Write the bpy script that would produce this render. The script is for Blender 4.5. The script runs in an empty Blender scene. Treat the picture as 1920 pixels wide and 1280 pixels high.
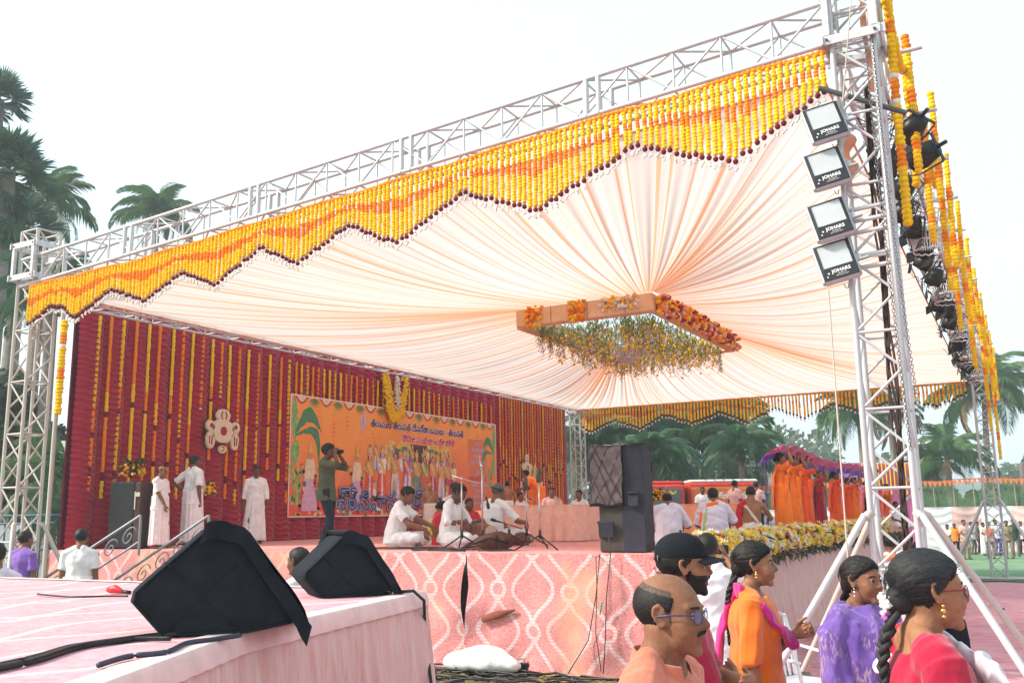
import bpy, bmesh, math, random
import numpy as np
from mathutils import Vector as V, Matrix, Quaternion
R=math.radians; PI=math.pi
SC=bpy.context.scene; COL=SC.collection
rnd=random.Random(7)

# ------------------------------------------------ camera
F_PX,YAW,PITCH,ROLL,CAMH=1753.5,-.5032,.1829,-.0148,1.848
fw=V((math.sin(YAW)*math.cos(PITCH),math.cos(YAW)*math.cos(PITCH),math.sin(PITCH)))
rt=V((math.cos(YAW),-math.sin(YAW),0)); up=rt.cross(fw)
rt2=rt*math.cos(ROLL)+up*math.sin(ROLL); up2=-rt*math.sin(ROLL)+up*math.cos(ROLL)
cd=bpy.data.cameras.new('camera'); cam=bpy.data.objects.new('camera',cd); COL.objects.link(cam)
cam.matrix_world=Matrix.Translation((0,0,CAMH))@Matrix((rt2,up2,-fw)).transposed().to_4x4()
cd.sensor_width=36; cd.lens=F_PX/1920*36; cd.clip_end=2000; cd.clip_start=.05
SC.camera=cam
# ------------------------------------------------ sky, sun, exposure
SUN_EL,SUN_AZ=R(38),R(232)         # azimuth measured from +Y clockwise towards +X: light comes from behind and left of the camera
w=bpy.data.worlds.new('World'); SC.world=w; w.use_nodes=True
nt=w.node_tree; nt.nodes.clear()
wo=nt.nodes.new('ShaderNodeOutputWorld'); bg=nt.nodes.new('ShaderNodeBackground')
sk=nt.nodes.new('ShaderNodeTexSky'); sk.sky_type='NISHITA'; sk.sun_disc=False
sk.sun_elevation=SUN_EL; sk.sun_rotation=SUN_AZ; sk.air_density=1.0; sk.dust_density=5; sk.ozone_density=1.5
mx=nt.nodes.new('ShaderNodeMix'); mx.data_type='RGBA'; mx.inputs[0].default_value=.62
mx.inputs[7].default_value=(7.6,9.3,9.8,1)      # bright hazy cloud layer over the clear sky
nt.links.new(sk.outputs[0],mx.inputs[6]); nt.links.new(mx.outputs[2],bg.inputs[0]); nt.links.new(bg.outputs[0],wo.inputs[0])
bg.inputs[1].default_value=.09
sl=bpy.data.lights.new('sun','SUN'); so=bpy.data.objects.new('sun',sl); COL.objects.link(so)
sl.energy=2.9; sl.angle=R(8); sl.color=(1,.93,.82)
sd=V((math.sin(SUN_AZ)*math.cos(SUN_EL),math.cos(SUN_AZ)*math.cos(SUN_EL),math.sin(SUN_EL)))
so.rotation_euler=(-sd).to_track_quat('-Z','Y').to_euler()
SC.view_settings.view_transform='Standard'; SC.view_settings.look='None'; SC.view_settings.gamma=1
SC.view_settings.exposure=1.1; SC.view_settings.use_curve_mapping=False
SC.render.engine='CYCLES'

# ------------------------------------------------ measuring helpers (photograph pixel -> point in the place)
def ray(x,y): return rt2*((x-960)/F_PX)-up2*((y-640)/F_PX)+fw
CP=V((0,0,CAMH))
def onz(x,y,z): d=ray(x,y); return CP+d*((z-CAMH)/d.z)
def onx(x,y,X): d=ray(x,y); return CP+d*(X/d.x)
def ony(x,y,Y): d=ray(x,y); return CP+d*(Y/d.y)
def dep(x,y,D): return CP+ray(x,y)*D
# ------------------------------------------------ node helpers
class E:
    def __init__(s,t,k): s.t=t; s.k=k
    def op(s,o,b=None,c=None):
        n=s.t.nodes.new('ShaderNodeMath'); n.operation=o
        for i,v in enumerate((s,b,c)):
            if v is None: continue
            if isinstance(v,E): s.t.links.new(v.k,n.inputs[i])
            else: n.inputs[i].default_value=v
        return E(s.t,n.outputs[0])
    def __add__(s,b): return s.op('ADD',b)
    def __sub__(s,b): return s.op('SUBTRACT',b)
    def __mul__(s,b): return s.op('MULTIPLY',b)
    def __truediv__(s,b): return s.op('DIVIDE',b)
    def less(s,b): return s.op('LESS_THAN',b)
    def gt(s,b): return s.op('GREATER_THAN',b)
    def fract(s): return s.op('FRACT')
    def abs(s): return s.op('ABSOLUTE')
    def sin(s): return s.op('SINE')
    def mn(s,b): return s.op('MINIMUM',b)
    def mx(s,b): return s.op('MAXIMUM',b)
    def clamp(s): return s.op('MAXIMUM',0.).op('MINIMUM',1.)
    def step(s,lo,hi): return ((s-lo)*(1/(hi-lo))).clamp()
def newmat(name,rough=.7,metal=0,spec=.35):
    m=bpy.data.materials.new(name); m.use_nodes=True
    b=m.node_tree.nodes['Principled BSDF']; b.inputs['Roughness'].default_value=rough; b.inputs['Metallic'].default_value=metal
    b.inputs['Specular IOR Level'].default_value=spec
    return m,m.node_tree,b
def coord(t,kind='Object',scale=None):
    n=t.nodes.new('ShaderNodeTexCoord'); o=n.outputs[kind]
    if scale:
        mp=t.nodes.new('ShaderNodeMapping'); mp.inputs['Scale'].default_value=scale; t.links.new(o,mp.inputs[0]); o=mp.outputs[0]
    return o
def geo(t): return t.nodes.new('ShaderNodeNewGeometry').outputs['Position']
def xyz(t,o):
    n=t.nodes.new('ShaderNodeSeparateXYZ'); t.links.new(o,n.inputs[0]); return [E(t,n.outputs[i]) for i in range(3)]
def noise(t,vec,scale,detail=3,rough=.55,dim='3D'):
    n=t.nodes.new('ShaderNodeTexNoise'); n.noise_dimensions=dim; n.inputs['Scale'].default_value=scale; n.inputs['Detail'].default_value=detail; n.inputs['Roughness'].default_value=rough
    if dim=='1D': t.links.new(vec.k if isinstance(vec,E) else vec,n.inputs['W'])
    else: t.links.new(vec,n.inputs['Vector'])
    return E(t,n.outputs[0])
def mixc(t,f,a,b,mode='MIX'):
    n=t.nodes.new('ShaderNodeMix'); n.data_type='RGBA'; n.blend_type=mode
    if isinstance(f,E): t.links.new(f.k,n.inputs[0])
    else: n.inputs[0].default_value=f
    for i,v in ((6,a),(7,b)):
        if isinstance(v,(tuple,list)): n.inputs[i].default_value=(*v[:3],1)
        else: t.links.new(v,n.inputs[i])
    return n.outputs[2]
def bump(t,b,h,strength=.3,dist=.01):
    n=t.nodes.new('ShaderNodeBump'); n.inputs['Strength'].default_value=strength; n.inputs['Distance'].default_value=dist
    t.links.new(h.k,n.inputs['Height']); t.links.new(n.outputs[0],b.inputs['Normal'])
def sh(c,k): return tuple(max(0,min(1,x*k)) for x in c)
_mc={}
def M(name,col,rough=.7,metal=0,var=.18,nscale=6,bs=.25,bscale=60,bdist=.004,spec=.35,sheen=0,stretch=None,trans=0):
    if name in _mc: return _mc[name]
    m,t,b=newmat(name,rough,metal,spec)
    c=coord(t,'Object',stretch)
    n=noise(t,c,nscale,4).step(.3,.7)
    t.links.new(mixc(t,n,sh(col,1-var),sh(col,1+var)),b.inputs['Base Color'])
    if bs: bump(t,b,noise(t,c,bscale,3),bs,bdist)
    if sheen: b.inputs['Sheen Weight'].default_value=sheen
    if trans:
        tr=t.nodes.new('ShaderNodeBsdfTranslucent'); tr.inputs[0].default_value=(*col,1)
        ms=t.nodes.new('ShaderNodeMixShader'); ms.inputs[0].default_value=trans
        out=t.nodes['Material Output']
        t.links.new(b.outputs[0],ms.inputs[1]); t.links.new(tr.outputs[0],ms.inputs[2]); t.links.new(ms.outputs[0],out.inputs[0])
    _mc[name]=m; return m
def cloth(name,col,var=.12,trans=0,rough=.85,bs=.35): return M('cloth_'+name,col,rough,0,var,9,bs,140,.002,.2 if max(col)>.1 else .08,.3 if max(col)>.1 else 0,None,trans)

# ------------------------------------------------ object helpers
def thing(name,label,cat,loc=(0,0,0),rz=0,group=None,scale=1):
    o=bpy.data.objects.new(name,None); COL.objects.link(o); o.location=loc; o.rotation_euler=(0,0,rz); o.scale=(scale,)*3
    o['label']=label; o['category']=cat
    if group: o['group']=group
    o.empty_display_size=.1
    return o
def mw(o):
    m=Matrix.LocRotScale(o.location,o.rotation_euler,o.scale)
    return mw(o.parent)@o.matrix_parent_inverse@m if o.parent else m
def link(name,me,parent=None,world=False,label=None):
    o=bpy.data.objects.new(name,me); COL.objects.link(o)
    if parent:
        o.parent=parent
        if world: o.matrix_parent_inverse=mw(parent).inverted()
    if label: o['label']=label
    return o
def tag(o,label=None,cat=None,group=None,kind=None):
    for k,v in (('label',label),('category',cat),('group',group),('kind',kind)):
        if v: o[k]=v
    return o
class MB:
    def __init__(s): s.v=[]; s.f=[]; s.m=[]; s.mi=0
    def add(s,vs,fs):
        b=len(s.v); s.v.extend([tuple(p) for p in vs])
        for f in fs: s.f.append(tuple(b+i for i in f)); s.m.append(s.mi)
    def box(s,c,d,rot=None,bev=0):
        hx,hy,hz=d[0]/2,d[1]/2,d[2]/2; c=V(c)
        if bev:
            vs=[];q=[]
            for z,k in ((-hz,1),(-hz+bev,0),(hz-bev,0),(hz,1)):
                e=bev if k else 0
                X,Y=hx-e,hy-e; bb=bev*.7
                vs+= [(-X+bb,-Y,z),(X-bb,-Y,z),(X,-Y+bb,z),(X,Y-bb,z),(X-bb,Y,z),(-X+bb,Y,z),(-X,Y-bb,z),(-X,-Y+bb,z)]
            for l in range(3):
                for i in range(8): j=(i+1)%8; q.append((l*8+i,l*8+j,l*8+8+j,l*8+8+i))
            q.append(tuple(range(7,-1,-1))); q.append(tuple(range(24,32)))
        else:
            vs=[(x,y,z) for z in(-hz,hz) for x,y in((-hx,-hy),(hx,-hy),(hx,hy),(-hx,hy))]
            q=[(3,2,1,0),(4,5,6,7),(0,1,5,4),(1,2,6,5),(2,3,7,6),(3,0,4,7)]
        vs=[c+(rot@V(p) if rot else V(p)) for p in vs]; s.add(vs,q)
    def tube(s,pts,r,n=8,cap=True):
        pts=[V(p) for p in pts]; rs=r if isinstance(r,(list,tuple)) else [r]*len(pts)
        s.loft(pts,[(a,a) for a in rs],n,round_=False,cap=cap)
    def loft(s,pts,rads,n=12,ref=(0,1,0),round_=True,cap=True):
        pts=[V(p) for p in pts]; rads=[(a,a) if isinstance(a,(int,float)) else a for a in rads]
        rings=[]
        if round_:
            d=(pts[0]-pts[1]).normalized(); a,b=rads[0]; k=min(a,b)
            head=[(pts[0]+d*k*.85,(a*.45,b*.45)),(pts[0]+d*k*.5,(a*.82,b*.82))]
            d=(pts[-1]-pts[-2]).normalized(); a,b=rads[-1]; k=min(a,b)
            tail=[(pts[-1]+d*k*.5,(a*.82,b*.82)),(pts[-1]+d*k*.85,(a*.45,b*.45))]
        else: head=tail=[]
        seq=head+list(zip(pts,rads))+tail
        base=len(s.v); ref=V(ref)
        P=[q[0] for q in seq]
        prev=None
        for i,(p,(a,b)) in enumerate(seq):
            t=(P[min(i+1,len(P)-1)]-P[max(i-1,0)]).normalized()
            rr=ref if abs(t.dot(ref.normalized()))<.93 else V((0.3,0.2,1)) if prev is None else prev
            y=(rr-t*t.dot(rr)).normalized(); prev=y; x=y.cross(t)
            for k in range(n):
                an=2*PI*k/n; s.v.append(tuple(p+x*math.cos(an)*a+y*math.sin(an)*b))
        L=len(seq)
        for i in range(L-1):
            for k in range(n):
                k2=(k+1)%n; s.f.append((base+i*n+k,base+i*n+k2,base+(i+1)*n+k2,base+(i+1)*n+k)); s.m.append(s.mi)
        if cap:
            s.f.append(tuple(base+k for k in range(n-1,-1,-1))); s.m.append(s.mi)
            s.f.append(tuple(base+(L-1)*n+k for k in range(n))); s.m.append(s.mi)
    def ball(s,c,r,n=8,m=6,sq=(1,1,1)):
        c=V(c); vs=[]; q=[]
        for j in range(1,m):
            ph=PI*j/m
            for i in range(n):
                a=2*PI*i/n; vs.append(c+V((math.sin(ph)*math.cos(a)*r*sq[0],math.sin(ph)*math.sin(a)*r*sq[1],math.cos(ph)*r*sq[2])))
        vs+= [c+V((0,0,r*sq[2])),c-V((0,0,r*sq[2]))]; T=len(vs)-2
        for j in range(m-2):
            for i in range(n): k=(i+1)%n; q.append((j*n+i,(j+1)*n+i,(j+1)*n+k,j*n+k))
        for i in range(n): k=(i+1)%n; q.append((T,i,k)); q.append((T+1,(m-2)*n+k,(m-2)*n+i))
        s.add(vs,q)
    def grid(s,fn,nu,nv,wrap=False):
        b=len(s.v); NU=nu if wrap else nu+1
        for j in range(nv+1):
            for i in range(NU): s.v.append(tuple(fn(i/nu,j/nv)))
        for j in range(nv):
            for i in range(nu):
                k=(i+1)%NU; s.f.append((b+j*NU+i,b+j*NU+k,b+(j+1)*NU+k,b+(j+1)*NU+i)); s.m.append(s.mi)
    def poly(s,pts): s.add(pts,[tuple(range(len(pts)))])
    def mesh(s,name,mats,smooth=True):
        me=bpy.data.meshes.new(name); me.from_pydata(s.v,[],s.f)
        for m in (mats if isinstance(mats,(list,tuple)) else [mats]): me.materials.append(m)
        if len(me.materials)>1: me.polygons.foreach_set('material_index',s.m)
        if smooth: me.polygons.foreach_set('use_smooth',[True]*len(s.f))
        me.update(); return me
    def build(s,name,mats,parent=None,world=False,smooth=True,label=None): return link(name,s.mesh(name,mats,smooth),parent,world,label)
_unit={}
def rod(name,p0,p1,r,m,parent=None,world=True,n=10):
    k=(m.name,n)
    if k not in _unit:
        b=MB(); b.tube([(0,0,0),(0,0,1)],1,n); me=b.mesh('rod',m); _unit[k]=me
        me.polygons[-1].use_smooth=me.polygons[-2].use_smooth=False
    p0,p1=V(p0),V(p1); d=p1-p0
    o=link(name,_unit[k],parent,world)
    o.location=p0; o.rotation_mode='QUATERNION'; o.rotation_quaternion=d.to_track_quat('Z','Y'); o.scale=(r,r,d.length)
    return o
def copy_tree(o,parent=None):
    c=o.copy(); COL.objects.link(c); c.parent=parent
    for ch in list(o.children): copy_tree(ch,c)
    return c
TMP=bpy.data.scenes.new('workbench')
def evalmesh(o):
    TMP.collection.objects.link(o); vl=TMP.view_layers[0]; vl.update(); dg=vl.depsgraph; dg.update()
    me=bpy.data.meshes.new_from_object(o.evaluated_get(dg)); bpy.data.objects.remove(o); return me
def text(name,body,size,m,parent,loc,bold=.0,align='CENTER',ext=.001,rot=(PI/2,0,0),sx=1):
    c=bpy.data.curves.new(name,'FONT'); c.body=body; c.size=size; c.align_x=align; c.offset=bold; c.extrude=ext; c.resolution_u=2
    o=bpy.data.objects.new(name,c); me=evalmesh(o)
    me.materials.clear(); me.materials.append(m)
    o=link(name,me,parent); o.location=loc; o.rotation_euler=rot; o.scale=(sx,1,1); return o
def remesh(mb,voxel,mats,smooth=2,name='body',wr=None):
    me=mb.mesh(name,mats); o=bpy.data.objects.new(name,me)
    r=o.modifiers.new('r','REMESH'); r.mode='VOXEL'; r.voxel_size=voxel; r.use_smooth_shade=True
    if smooth: s_=o.modifiers.new('s','SMOOTH'); s_.iterations=smooth; s_.factor=.5
    out=evalmesh(o); bpy.data.meshes.remove(me)
    if wr:
        n=len(out.vertices); co=np.empty(n*3); out.vertices.foreach_get('co',co); co=co.reshape(-1,3)
        no=np.empty(n*3); out.vertices.foreach_get('normal',no); no=no.reshape(-1,3)
        d=wr(co); co+=no*d[:,None] if d.ndim==1 else d
        out.vertices.foreach_set('co',co.ravel()); out.update()
    out.polygons.foreach_set('use_smooth',[True]*len(out.polygons))
    return out
def wrinkle(amp=.006,k=(18,18,30),seed=0,n=7):
    g=np.random.RandomState(seed); ks=[(g.randn(3)*np.array(k),g.rand()*6.28,g.rand()+.4) for _ in range(n)]
    def f(co):
        d=np.zeros(len(co)); warp=np.sin(co@np.array([9.,7.,11.])+seed)*.8
        for kk,ph,a in ks:
            d+=a*(1-2*np.abs(np.sin((co@kk+ph+warp)*.5)))
        return d/n*amp*2+amp*.35
    return f
# ------------------------------------------------ people
def ell(p,c,r):
    c=np.array(c);r=np.array(r); q=p-c; k0=np.linalg.norm(q/r,axis=-1); k1=np.linalg.norm(q/r**2,axis=-1)+1e-9
    return k0*(k0-1)/k1
def cap(p,a,b,r,r2=None):
    a=np.array(a,float);b=np.array(b,float); ba=b-a; h=np.clip(((p-a)@ba)/(ba@ba+1e-12),0,1)
    rr=r if r2 is None else r+(r2-r)*h
    return np.linalg.norm(p-a-h[...,None]*ba,axis=-1)-rr
def smin(a,b,k): h=np.clip(.5+.5*(b-a)/k,0,1); return b+(a-b)*h-k*h*(1-h)
def smax(a,b,k): return -smin(-a,-b,k)
def head_sdf(p,fem,fat,nose):
    d=ell(p,(0,-.016,.036),(.076,.097,.083))
    d=smin(d,ell(p,(0,.028,-.012),(.062+fat*.008,.066,.088)),.02)
    d=smin(d,ell(p,(0,.03,-.066),(.05+fat*.014-fem*.004,.052,.044)),.02)
    d=smin(d,cap(p,(-.011,.073,-.099),(.011,.073,-.099),.0155+fat*.002),.016)
    for s in(-1,1):
        d=smin(d,cap(p,(s*.04,.053,-.02),(s*.036,.062,-.036),.024+fat*.004),.018)
        d=smin(d,cap(p,(s*.010,.086,.024),(s*.046,.068,.026),.010-fem*.003),.012)
    for s in(-1,1): d=smax(d,-(np.linalg.norm(p-np.array([s*.032,.106,.004]),axis=-1)-.019),.014)
    n=nose
    d=smin(d,cap(p,(0,.084,.014),(0,.102+.007*n,-.024),.0065,.0112+.002*n),.007)
    d=smin(d,cap(p,(0,.097+.006*n,-.028),(0,.09,-.036),.0095),.006)
    for s in(-1,1): d=smin(d,cap(p,(s*.013,.094,-.029),(s*.012,.09,-.033),.0075),.005)
    l=.001*fem
    d=smin(d,cap(p,(-.018,.083,-.055),(.018,.083,-.055),.0075),.008)
    d=smin(d,cap(p,(-.012,.0915,-.0545),(.012,.0915,-.0545),.0045+l),.004)
    d=smin(d,cap(p,(-.011,.0895,-.0675),(.011,.0895,-.0675),.0052+l),.004)
    d=smax(d,-cap(p,(-.022,.0985,-.0608),(.022,.0985,-.0608),.0035),.003)
    return d
_hc={}
CTR=np.array([0,.005,-.005])
def head_pts(res,fem,fat,nose):
    k=(res,fem,fat,nose)
    if k in _hc: return _hc[k]
    nu,nv=res,int(res*.75)
    u=np.arange(nu)/nu*2*PI; v=(np.arange(1,nv))/nv*PI
    U,W=np.meshgrid(u,v)                  # U azimuth from +y ; concentrate samples at the front
    U=U-.55*np.sin(U)
    D=np.stack([np.sin(W)*np.sin(U),np.sin(W)*np.cos(U),np.cos(W)],-1)
    ts=np.linspace(.16,.03,90); best=np.full(U.shape,.03); prev=None; done=np.zeros(U.shape,bool)
    for t in ts:
        d=head_sdf(CTR+D*t,fem,fat,nose)
        hit=(d<0)&~done
        if prev is not None:
            tt=t+(ts[0]-ts[1])*np.clip(-d/(prev-d+1e-9),0,1); best[hit]=tt[hit]
        else: best[hit]=t
        done|=hit; prev=d
    P=CTR+D*best[...,None]
    _hc[k]=(P,D,U,nu,nv); return _hc[k]
def head_grid(mb,P,T,nu,nv,top=None,bot=None):
    b=len(mb.v); rows=P.shape[0]
    for j in range(rows):
        for i in range(nu): mb.v.append(tuple(T@V(P[j,i])))
    tp=P[0].mean(0); bt=P[-1].mean(0)
    mb.v.append(tuple(T@V(tp))); mb.v.append(tuple(T@V(bt)))
    for j in range(rows-1):
        for i in range(nu): k=(i+1)%nu; mb.f.append((b+j*nu+i,b+(j+1)*nu+i,b+(j+1)*nu+k,b+j*nu+k)); mb.m.append(mb.mi)
    t=b+rows*nu
    for i in range(nu):
        k=(i+1)%nu; mb.f.append((t,b+i,b+k)); mb.m.append(mb.mi); mb.f.append((t+1,b+(rows-1)*nu+k,b+(rows-1)*nu+i)); mb.m.append(mb.mi)
def sst(x,a,b): t=np.clip((x-a)/(b-a),0,1); return t*t*(3-2*t)
HAIR={ # azimuth (deg) -> hairline height ; volume
 'short':([0,35,60,80,95,120,180],[.068,.06,.048,.01,-.02,-.05,-.062],.011),
 'fluffy':([0,35,60,80,95,120,180],[.055,.05,.04,.0,-.03,-.055,-.07],.02),
 'buzz':([0,35,60,80,95,120,180],[.07,.062,.05,.015,-.01,-.035,-.05],.004),
 'balding':([0,48,60,70,84,100,120,180],[.5,.3,.055,.018,-.004,-.02,-.048,-.062],.005),
 'woman':([0,30,60,80,100,130,180],[.072,.06,.04,.012,-.028,-.06,-.07],.013)}
def head_layer(mb,T,res,fem,fat,nose,kind,seed=0):
    P,D,U,nu,nv=head_pts(res,fem,fat,nose)
    az=np.abs(np.degrees(np.arctan2(P[...,0],P[...,1]))); x,y,z=P[...,0],P[...,1],P[...,2]
    if kind in HAIR:
        a,h,th=HAIR[kind]; line=np.interp(az,a,h)+.0035*np.sin(az*1.9+seed)+.0025*np.sin(az*5.3+2*seed)+.002*np.sin(az*13.); sf=.020 if kind=='balding' else .011; m=sst(z,line-sf,line+sf)
        if kind=='balding': m*=1-sst(z-(.066-y*.26),-.016,.016); th=th*(1.2-.5*sst(z,.0,.06))
        if kind=='woman': th=th*(1-.35*np.exp(-(x/.005)**2)*(y>0))
    elif kind=='fuzz': th=.0012; m=sst(z-(.078-y*.30),-.03,-.0)*0+(1-sst(z-(.083-y*.25),-.012,.014))*sst(-y,-.045,-.02)*sst(z,-.04,-.02); m=np.clip(m,0,1)
    elif kind=='beard':
        th=.006; m=sst(-z,.022,.045)*sst(90-az,-8,8)+sst(z,-.05,-.03)*np.exp(-((az-78)/12)**2)*sst(-z,-.02,.0)
        m=m*(1-np.exp(-((x/.024)**4+((z+.061)/.0095)**4)))*(1-np.exp(-((x/.02)**4))*sst(z,-.06,-.035)*0); m=np.clip(m,0,1)*sst(-z,.0,.02)
        m*=1-np.exp(-((x/.03)**4+((z+.03)/.018)**4))
    elif kind=='moustache':
        th=.0075; m=np.exp(-((x/.031)**6+((z+.0445+.006*np.abs(x/.03)**2)/.0072)**4))*(y>.03)
    elif kind=='stubble': th=.0012; m=sst(-z,.03,.05)*sst(85-az,0,10)
    elif kind=='brows': th=.0032; m=np.exp(-(((np.abs(x)-.031)/.02)**6+((z-.027+.25*(np.abs(x)-.03)**2*20-.0)/.0042)**4))*(y>.03)
    g=np.random.RandomState(seed); nz=sum(np.sin(P@(g.randn(3)*70)+g.rand()*6) for _ in range(5))/5
    fl=np.arctan2(x,(z+.02)*1.0+1e-6) if kind=='woman' else np.arctan2(x,y+.02)*.6+z*6
    rid=np.zeros_like(x)
    if kind in HAIR and kind!='woman': rid=.10*np.sin(P@np.array([900.,300.,500.]))+.12*np.sin(P@np.array([-400.,700.,600.])+seed)
    if kind=='woman': rid=.07*np.sin(fl*70+4*np.sin(fl*9+y*20))+.07*np.sin(fl*131+y*30)+.06*np.sin(fl*31+2*np.sin(y*40))
    off=th*m*(1+.22*nz+rid)-.006*(1-m)
    Q=P+D*off[...,None]
    head_grid(mb,Q,T,nu,nv)
def ik(a,t,l1,l2,hint):
    a,t,hint=V(a),V(t),V(hint); d=t-a; L=min(d.length,(l1+l2)*.995); dn=d.normalized(); t=a+dn*L
    c=(l1*l1+L*L-l2*l2)/(2*L); h=math.sqrt(max(l1*l1-c*c,0)); hh=(hint-dn*hint.dot(dn)).normalized()
    return a+dn*c+hh*h, t
def add_hand(mb,wr,dirn,palm,side,curl=.35,n=7,s=1):
    """palm box + four bent fingers + thumb. dirn: finger direction, palm: palm normal"""
    d=V(dirn).normalized(); p=(V(palm)-d*V(palm).dot(d)).normalized(); w_=d.cross(p)*side   # w_: towards the thumb
    mb.loft([wr-d*.02,wr+d*.02,wr+d*.055,wr+d*.088],[(.024,.019),(.033,.018),(.041,.017),(.04,.014)],10,ref=p)
    for i,(ln,off) in enumerate(((.075,.030),(.084,.0105),(.078,-.0095),(.062,-.029))):
        b=wr+d*(.085-abs(i-1)*.004)+w_*off; c=curl*(1+.1*i); pts=[b-d*.02,b]; dd=d
        for k in range(3):
            dd=(Matrix.Rotation(c,3,d.cross(p))@dd).normalized(); pts.append(pts[-1]+dd*ln*(.45,.32,.23)[k])
        mb.loft(pts,[.0095*s,.0095*s,.009*s,.0082*s,.007*s],n,ref=p)
    b=wr+d*.025+w_*.028; q=(d*.75+w_*.75+p*.35).normalized(); q2=(d*1+w_*.15+p*.35).normalized()
    mb.loft([b-q*.02,b+q*.035,b+q*.035+q2*.03,b+q*.035+q2*.052],[.0125,.0115,.0098,.008],n,ref=p)
SKINS={'a':(.30,.145,.078),'b':(.22,.102,.055),'c':(.15,.07,.040),'d':(.36,.20,.125)}
def skinmat(k):
    if 'skin'+k in _mc: return _mc['skin'+k]
    m,t,b=newmat('skin_'+k,.58,0,.28); c=coord(t)
    n=(noise(t,c,11,5)*.6+noise(t,c,70,4,.7)*.4).step(.36,.64); col=SKINS[k]
    cc=mixc(t,n,(col[0]*.78,col[1]*.72,col[2]*.70),(col[0]*1.18,col[1]*1.17,col[2]*1.15))
    t.links.new(cc,b.inputs['Base Color']); b.inputs['Subsurface Weight'].default_value=.05; b.inputs['Subsurface Radius'].default_value=(.02,.008,.005); b.inputs['Subsurface Scale'].default_value=.5
    n2=noise(t,c,260,2); bump(t,b,n2+noise(t,c,45,3)*2.,.45,.0016)
    _mc['skin'+k]=m; return m
def hairmat(k,col):
    if 'hair'+k in _mc: return _mc['hair'+k]
    m,t,b=newmat('hair_'+k,.5,0,.22); c=coord(t,'Object',(330,120,260)); n=noise(t,c,1,4)
    t.links.new(mixc(t,n.step(.35,.7),sh(col,.5),sh(col,1.7)),b.inputs['Base Color']); bump(t,b,n,.7,.003)
    _mc['hair'+k]=m; return m
HAIRM={'black':(.012,.010,.009),'grey':(.10,.10,.10),'salt':(.022,.022,.024)}
def stand_pose(**k):
    d=dict(hip=.93,lean=0,bend=0,side=0,look=0,nod=0,tilt=0,rh=(.23,.06,.80),lh=(-.23,.06,.80),re=(.3,-1,.0),le=(-.3,-1,0),rf=(.11,0,.0),lf=(-.11,.04,0),rk=(.1,1,0),lk=(-.1,1,0),
        rhd=(0,.1,-1),lhd=(0,.1,-1),rhp=(-1,0,0),lhp=(1,0,0),curl=.35,seat=False); d.update(k); return d
def seat_pose(**k):
    d=stand_pose(hip=.12,rh=(.2,.38,.26),lh=(-.2,.38,.26),rf=(-.12,.30,.05),lf=(.14,.36,.05),rk=(1.3,.9,.25),lk=(-1.3,.9,.25),seat=True); d.update(k); return d
def clothes_skirt(m,pelvis,z0,z1,rx0,ry0,rx1,ry1,nf,amp,seed,name,parent,cx=0,cy=0,shift=(0,0),nu=120,nv=22,flare=1):
    g=np.random.RandomState(seed); ph=g.rand(4)*6.28
    def fn(u,v):
        a=u*2*PI; k=v**flare; rx=rx0+(rx1-rx0)*k; ry=ry0+(ry1-ry0)*k
        f=amp*(.25+v)*(1-2*abs(math.sin(nf*a/2+ph[0]+.6*math.sin(2*a+ph[1]+v)))+.6*math.sin(nf*1.7*a+ph[2]+v*2))
        x=math.cos(a)*(rx+f)+cx+shift[0]*v; y=math.sin(a)*(ry+f)+cy+shift[1]*v
        return (x,y,z0+(z1-z0)*v+.012*math.sin(3*a+ph[3])*v)
    b=MB(); b.grid(fn,nu,nv,True); k=len(b.v); rr=nu
    # closed inside: a second, slightly smaller wall and a waist lid
    def fi(u,v):
        x,y,z=fn(u,1-v); return (cx+(x-cx)*.93,cy+(y-cy)*.93,z)
    b.grid(fi,nu,nv,True)
    for i in range(nu): j=(i+1)%nu; b.f.append(((nv)*rr+i,(nv)*rr+j,k+j,k+i)); b.m.append(0)
    b.f.append(tuple(range(nu-1,-1,-1))); b.m.append(0)
    return b.build(name,m,parent)
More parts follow.
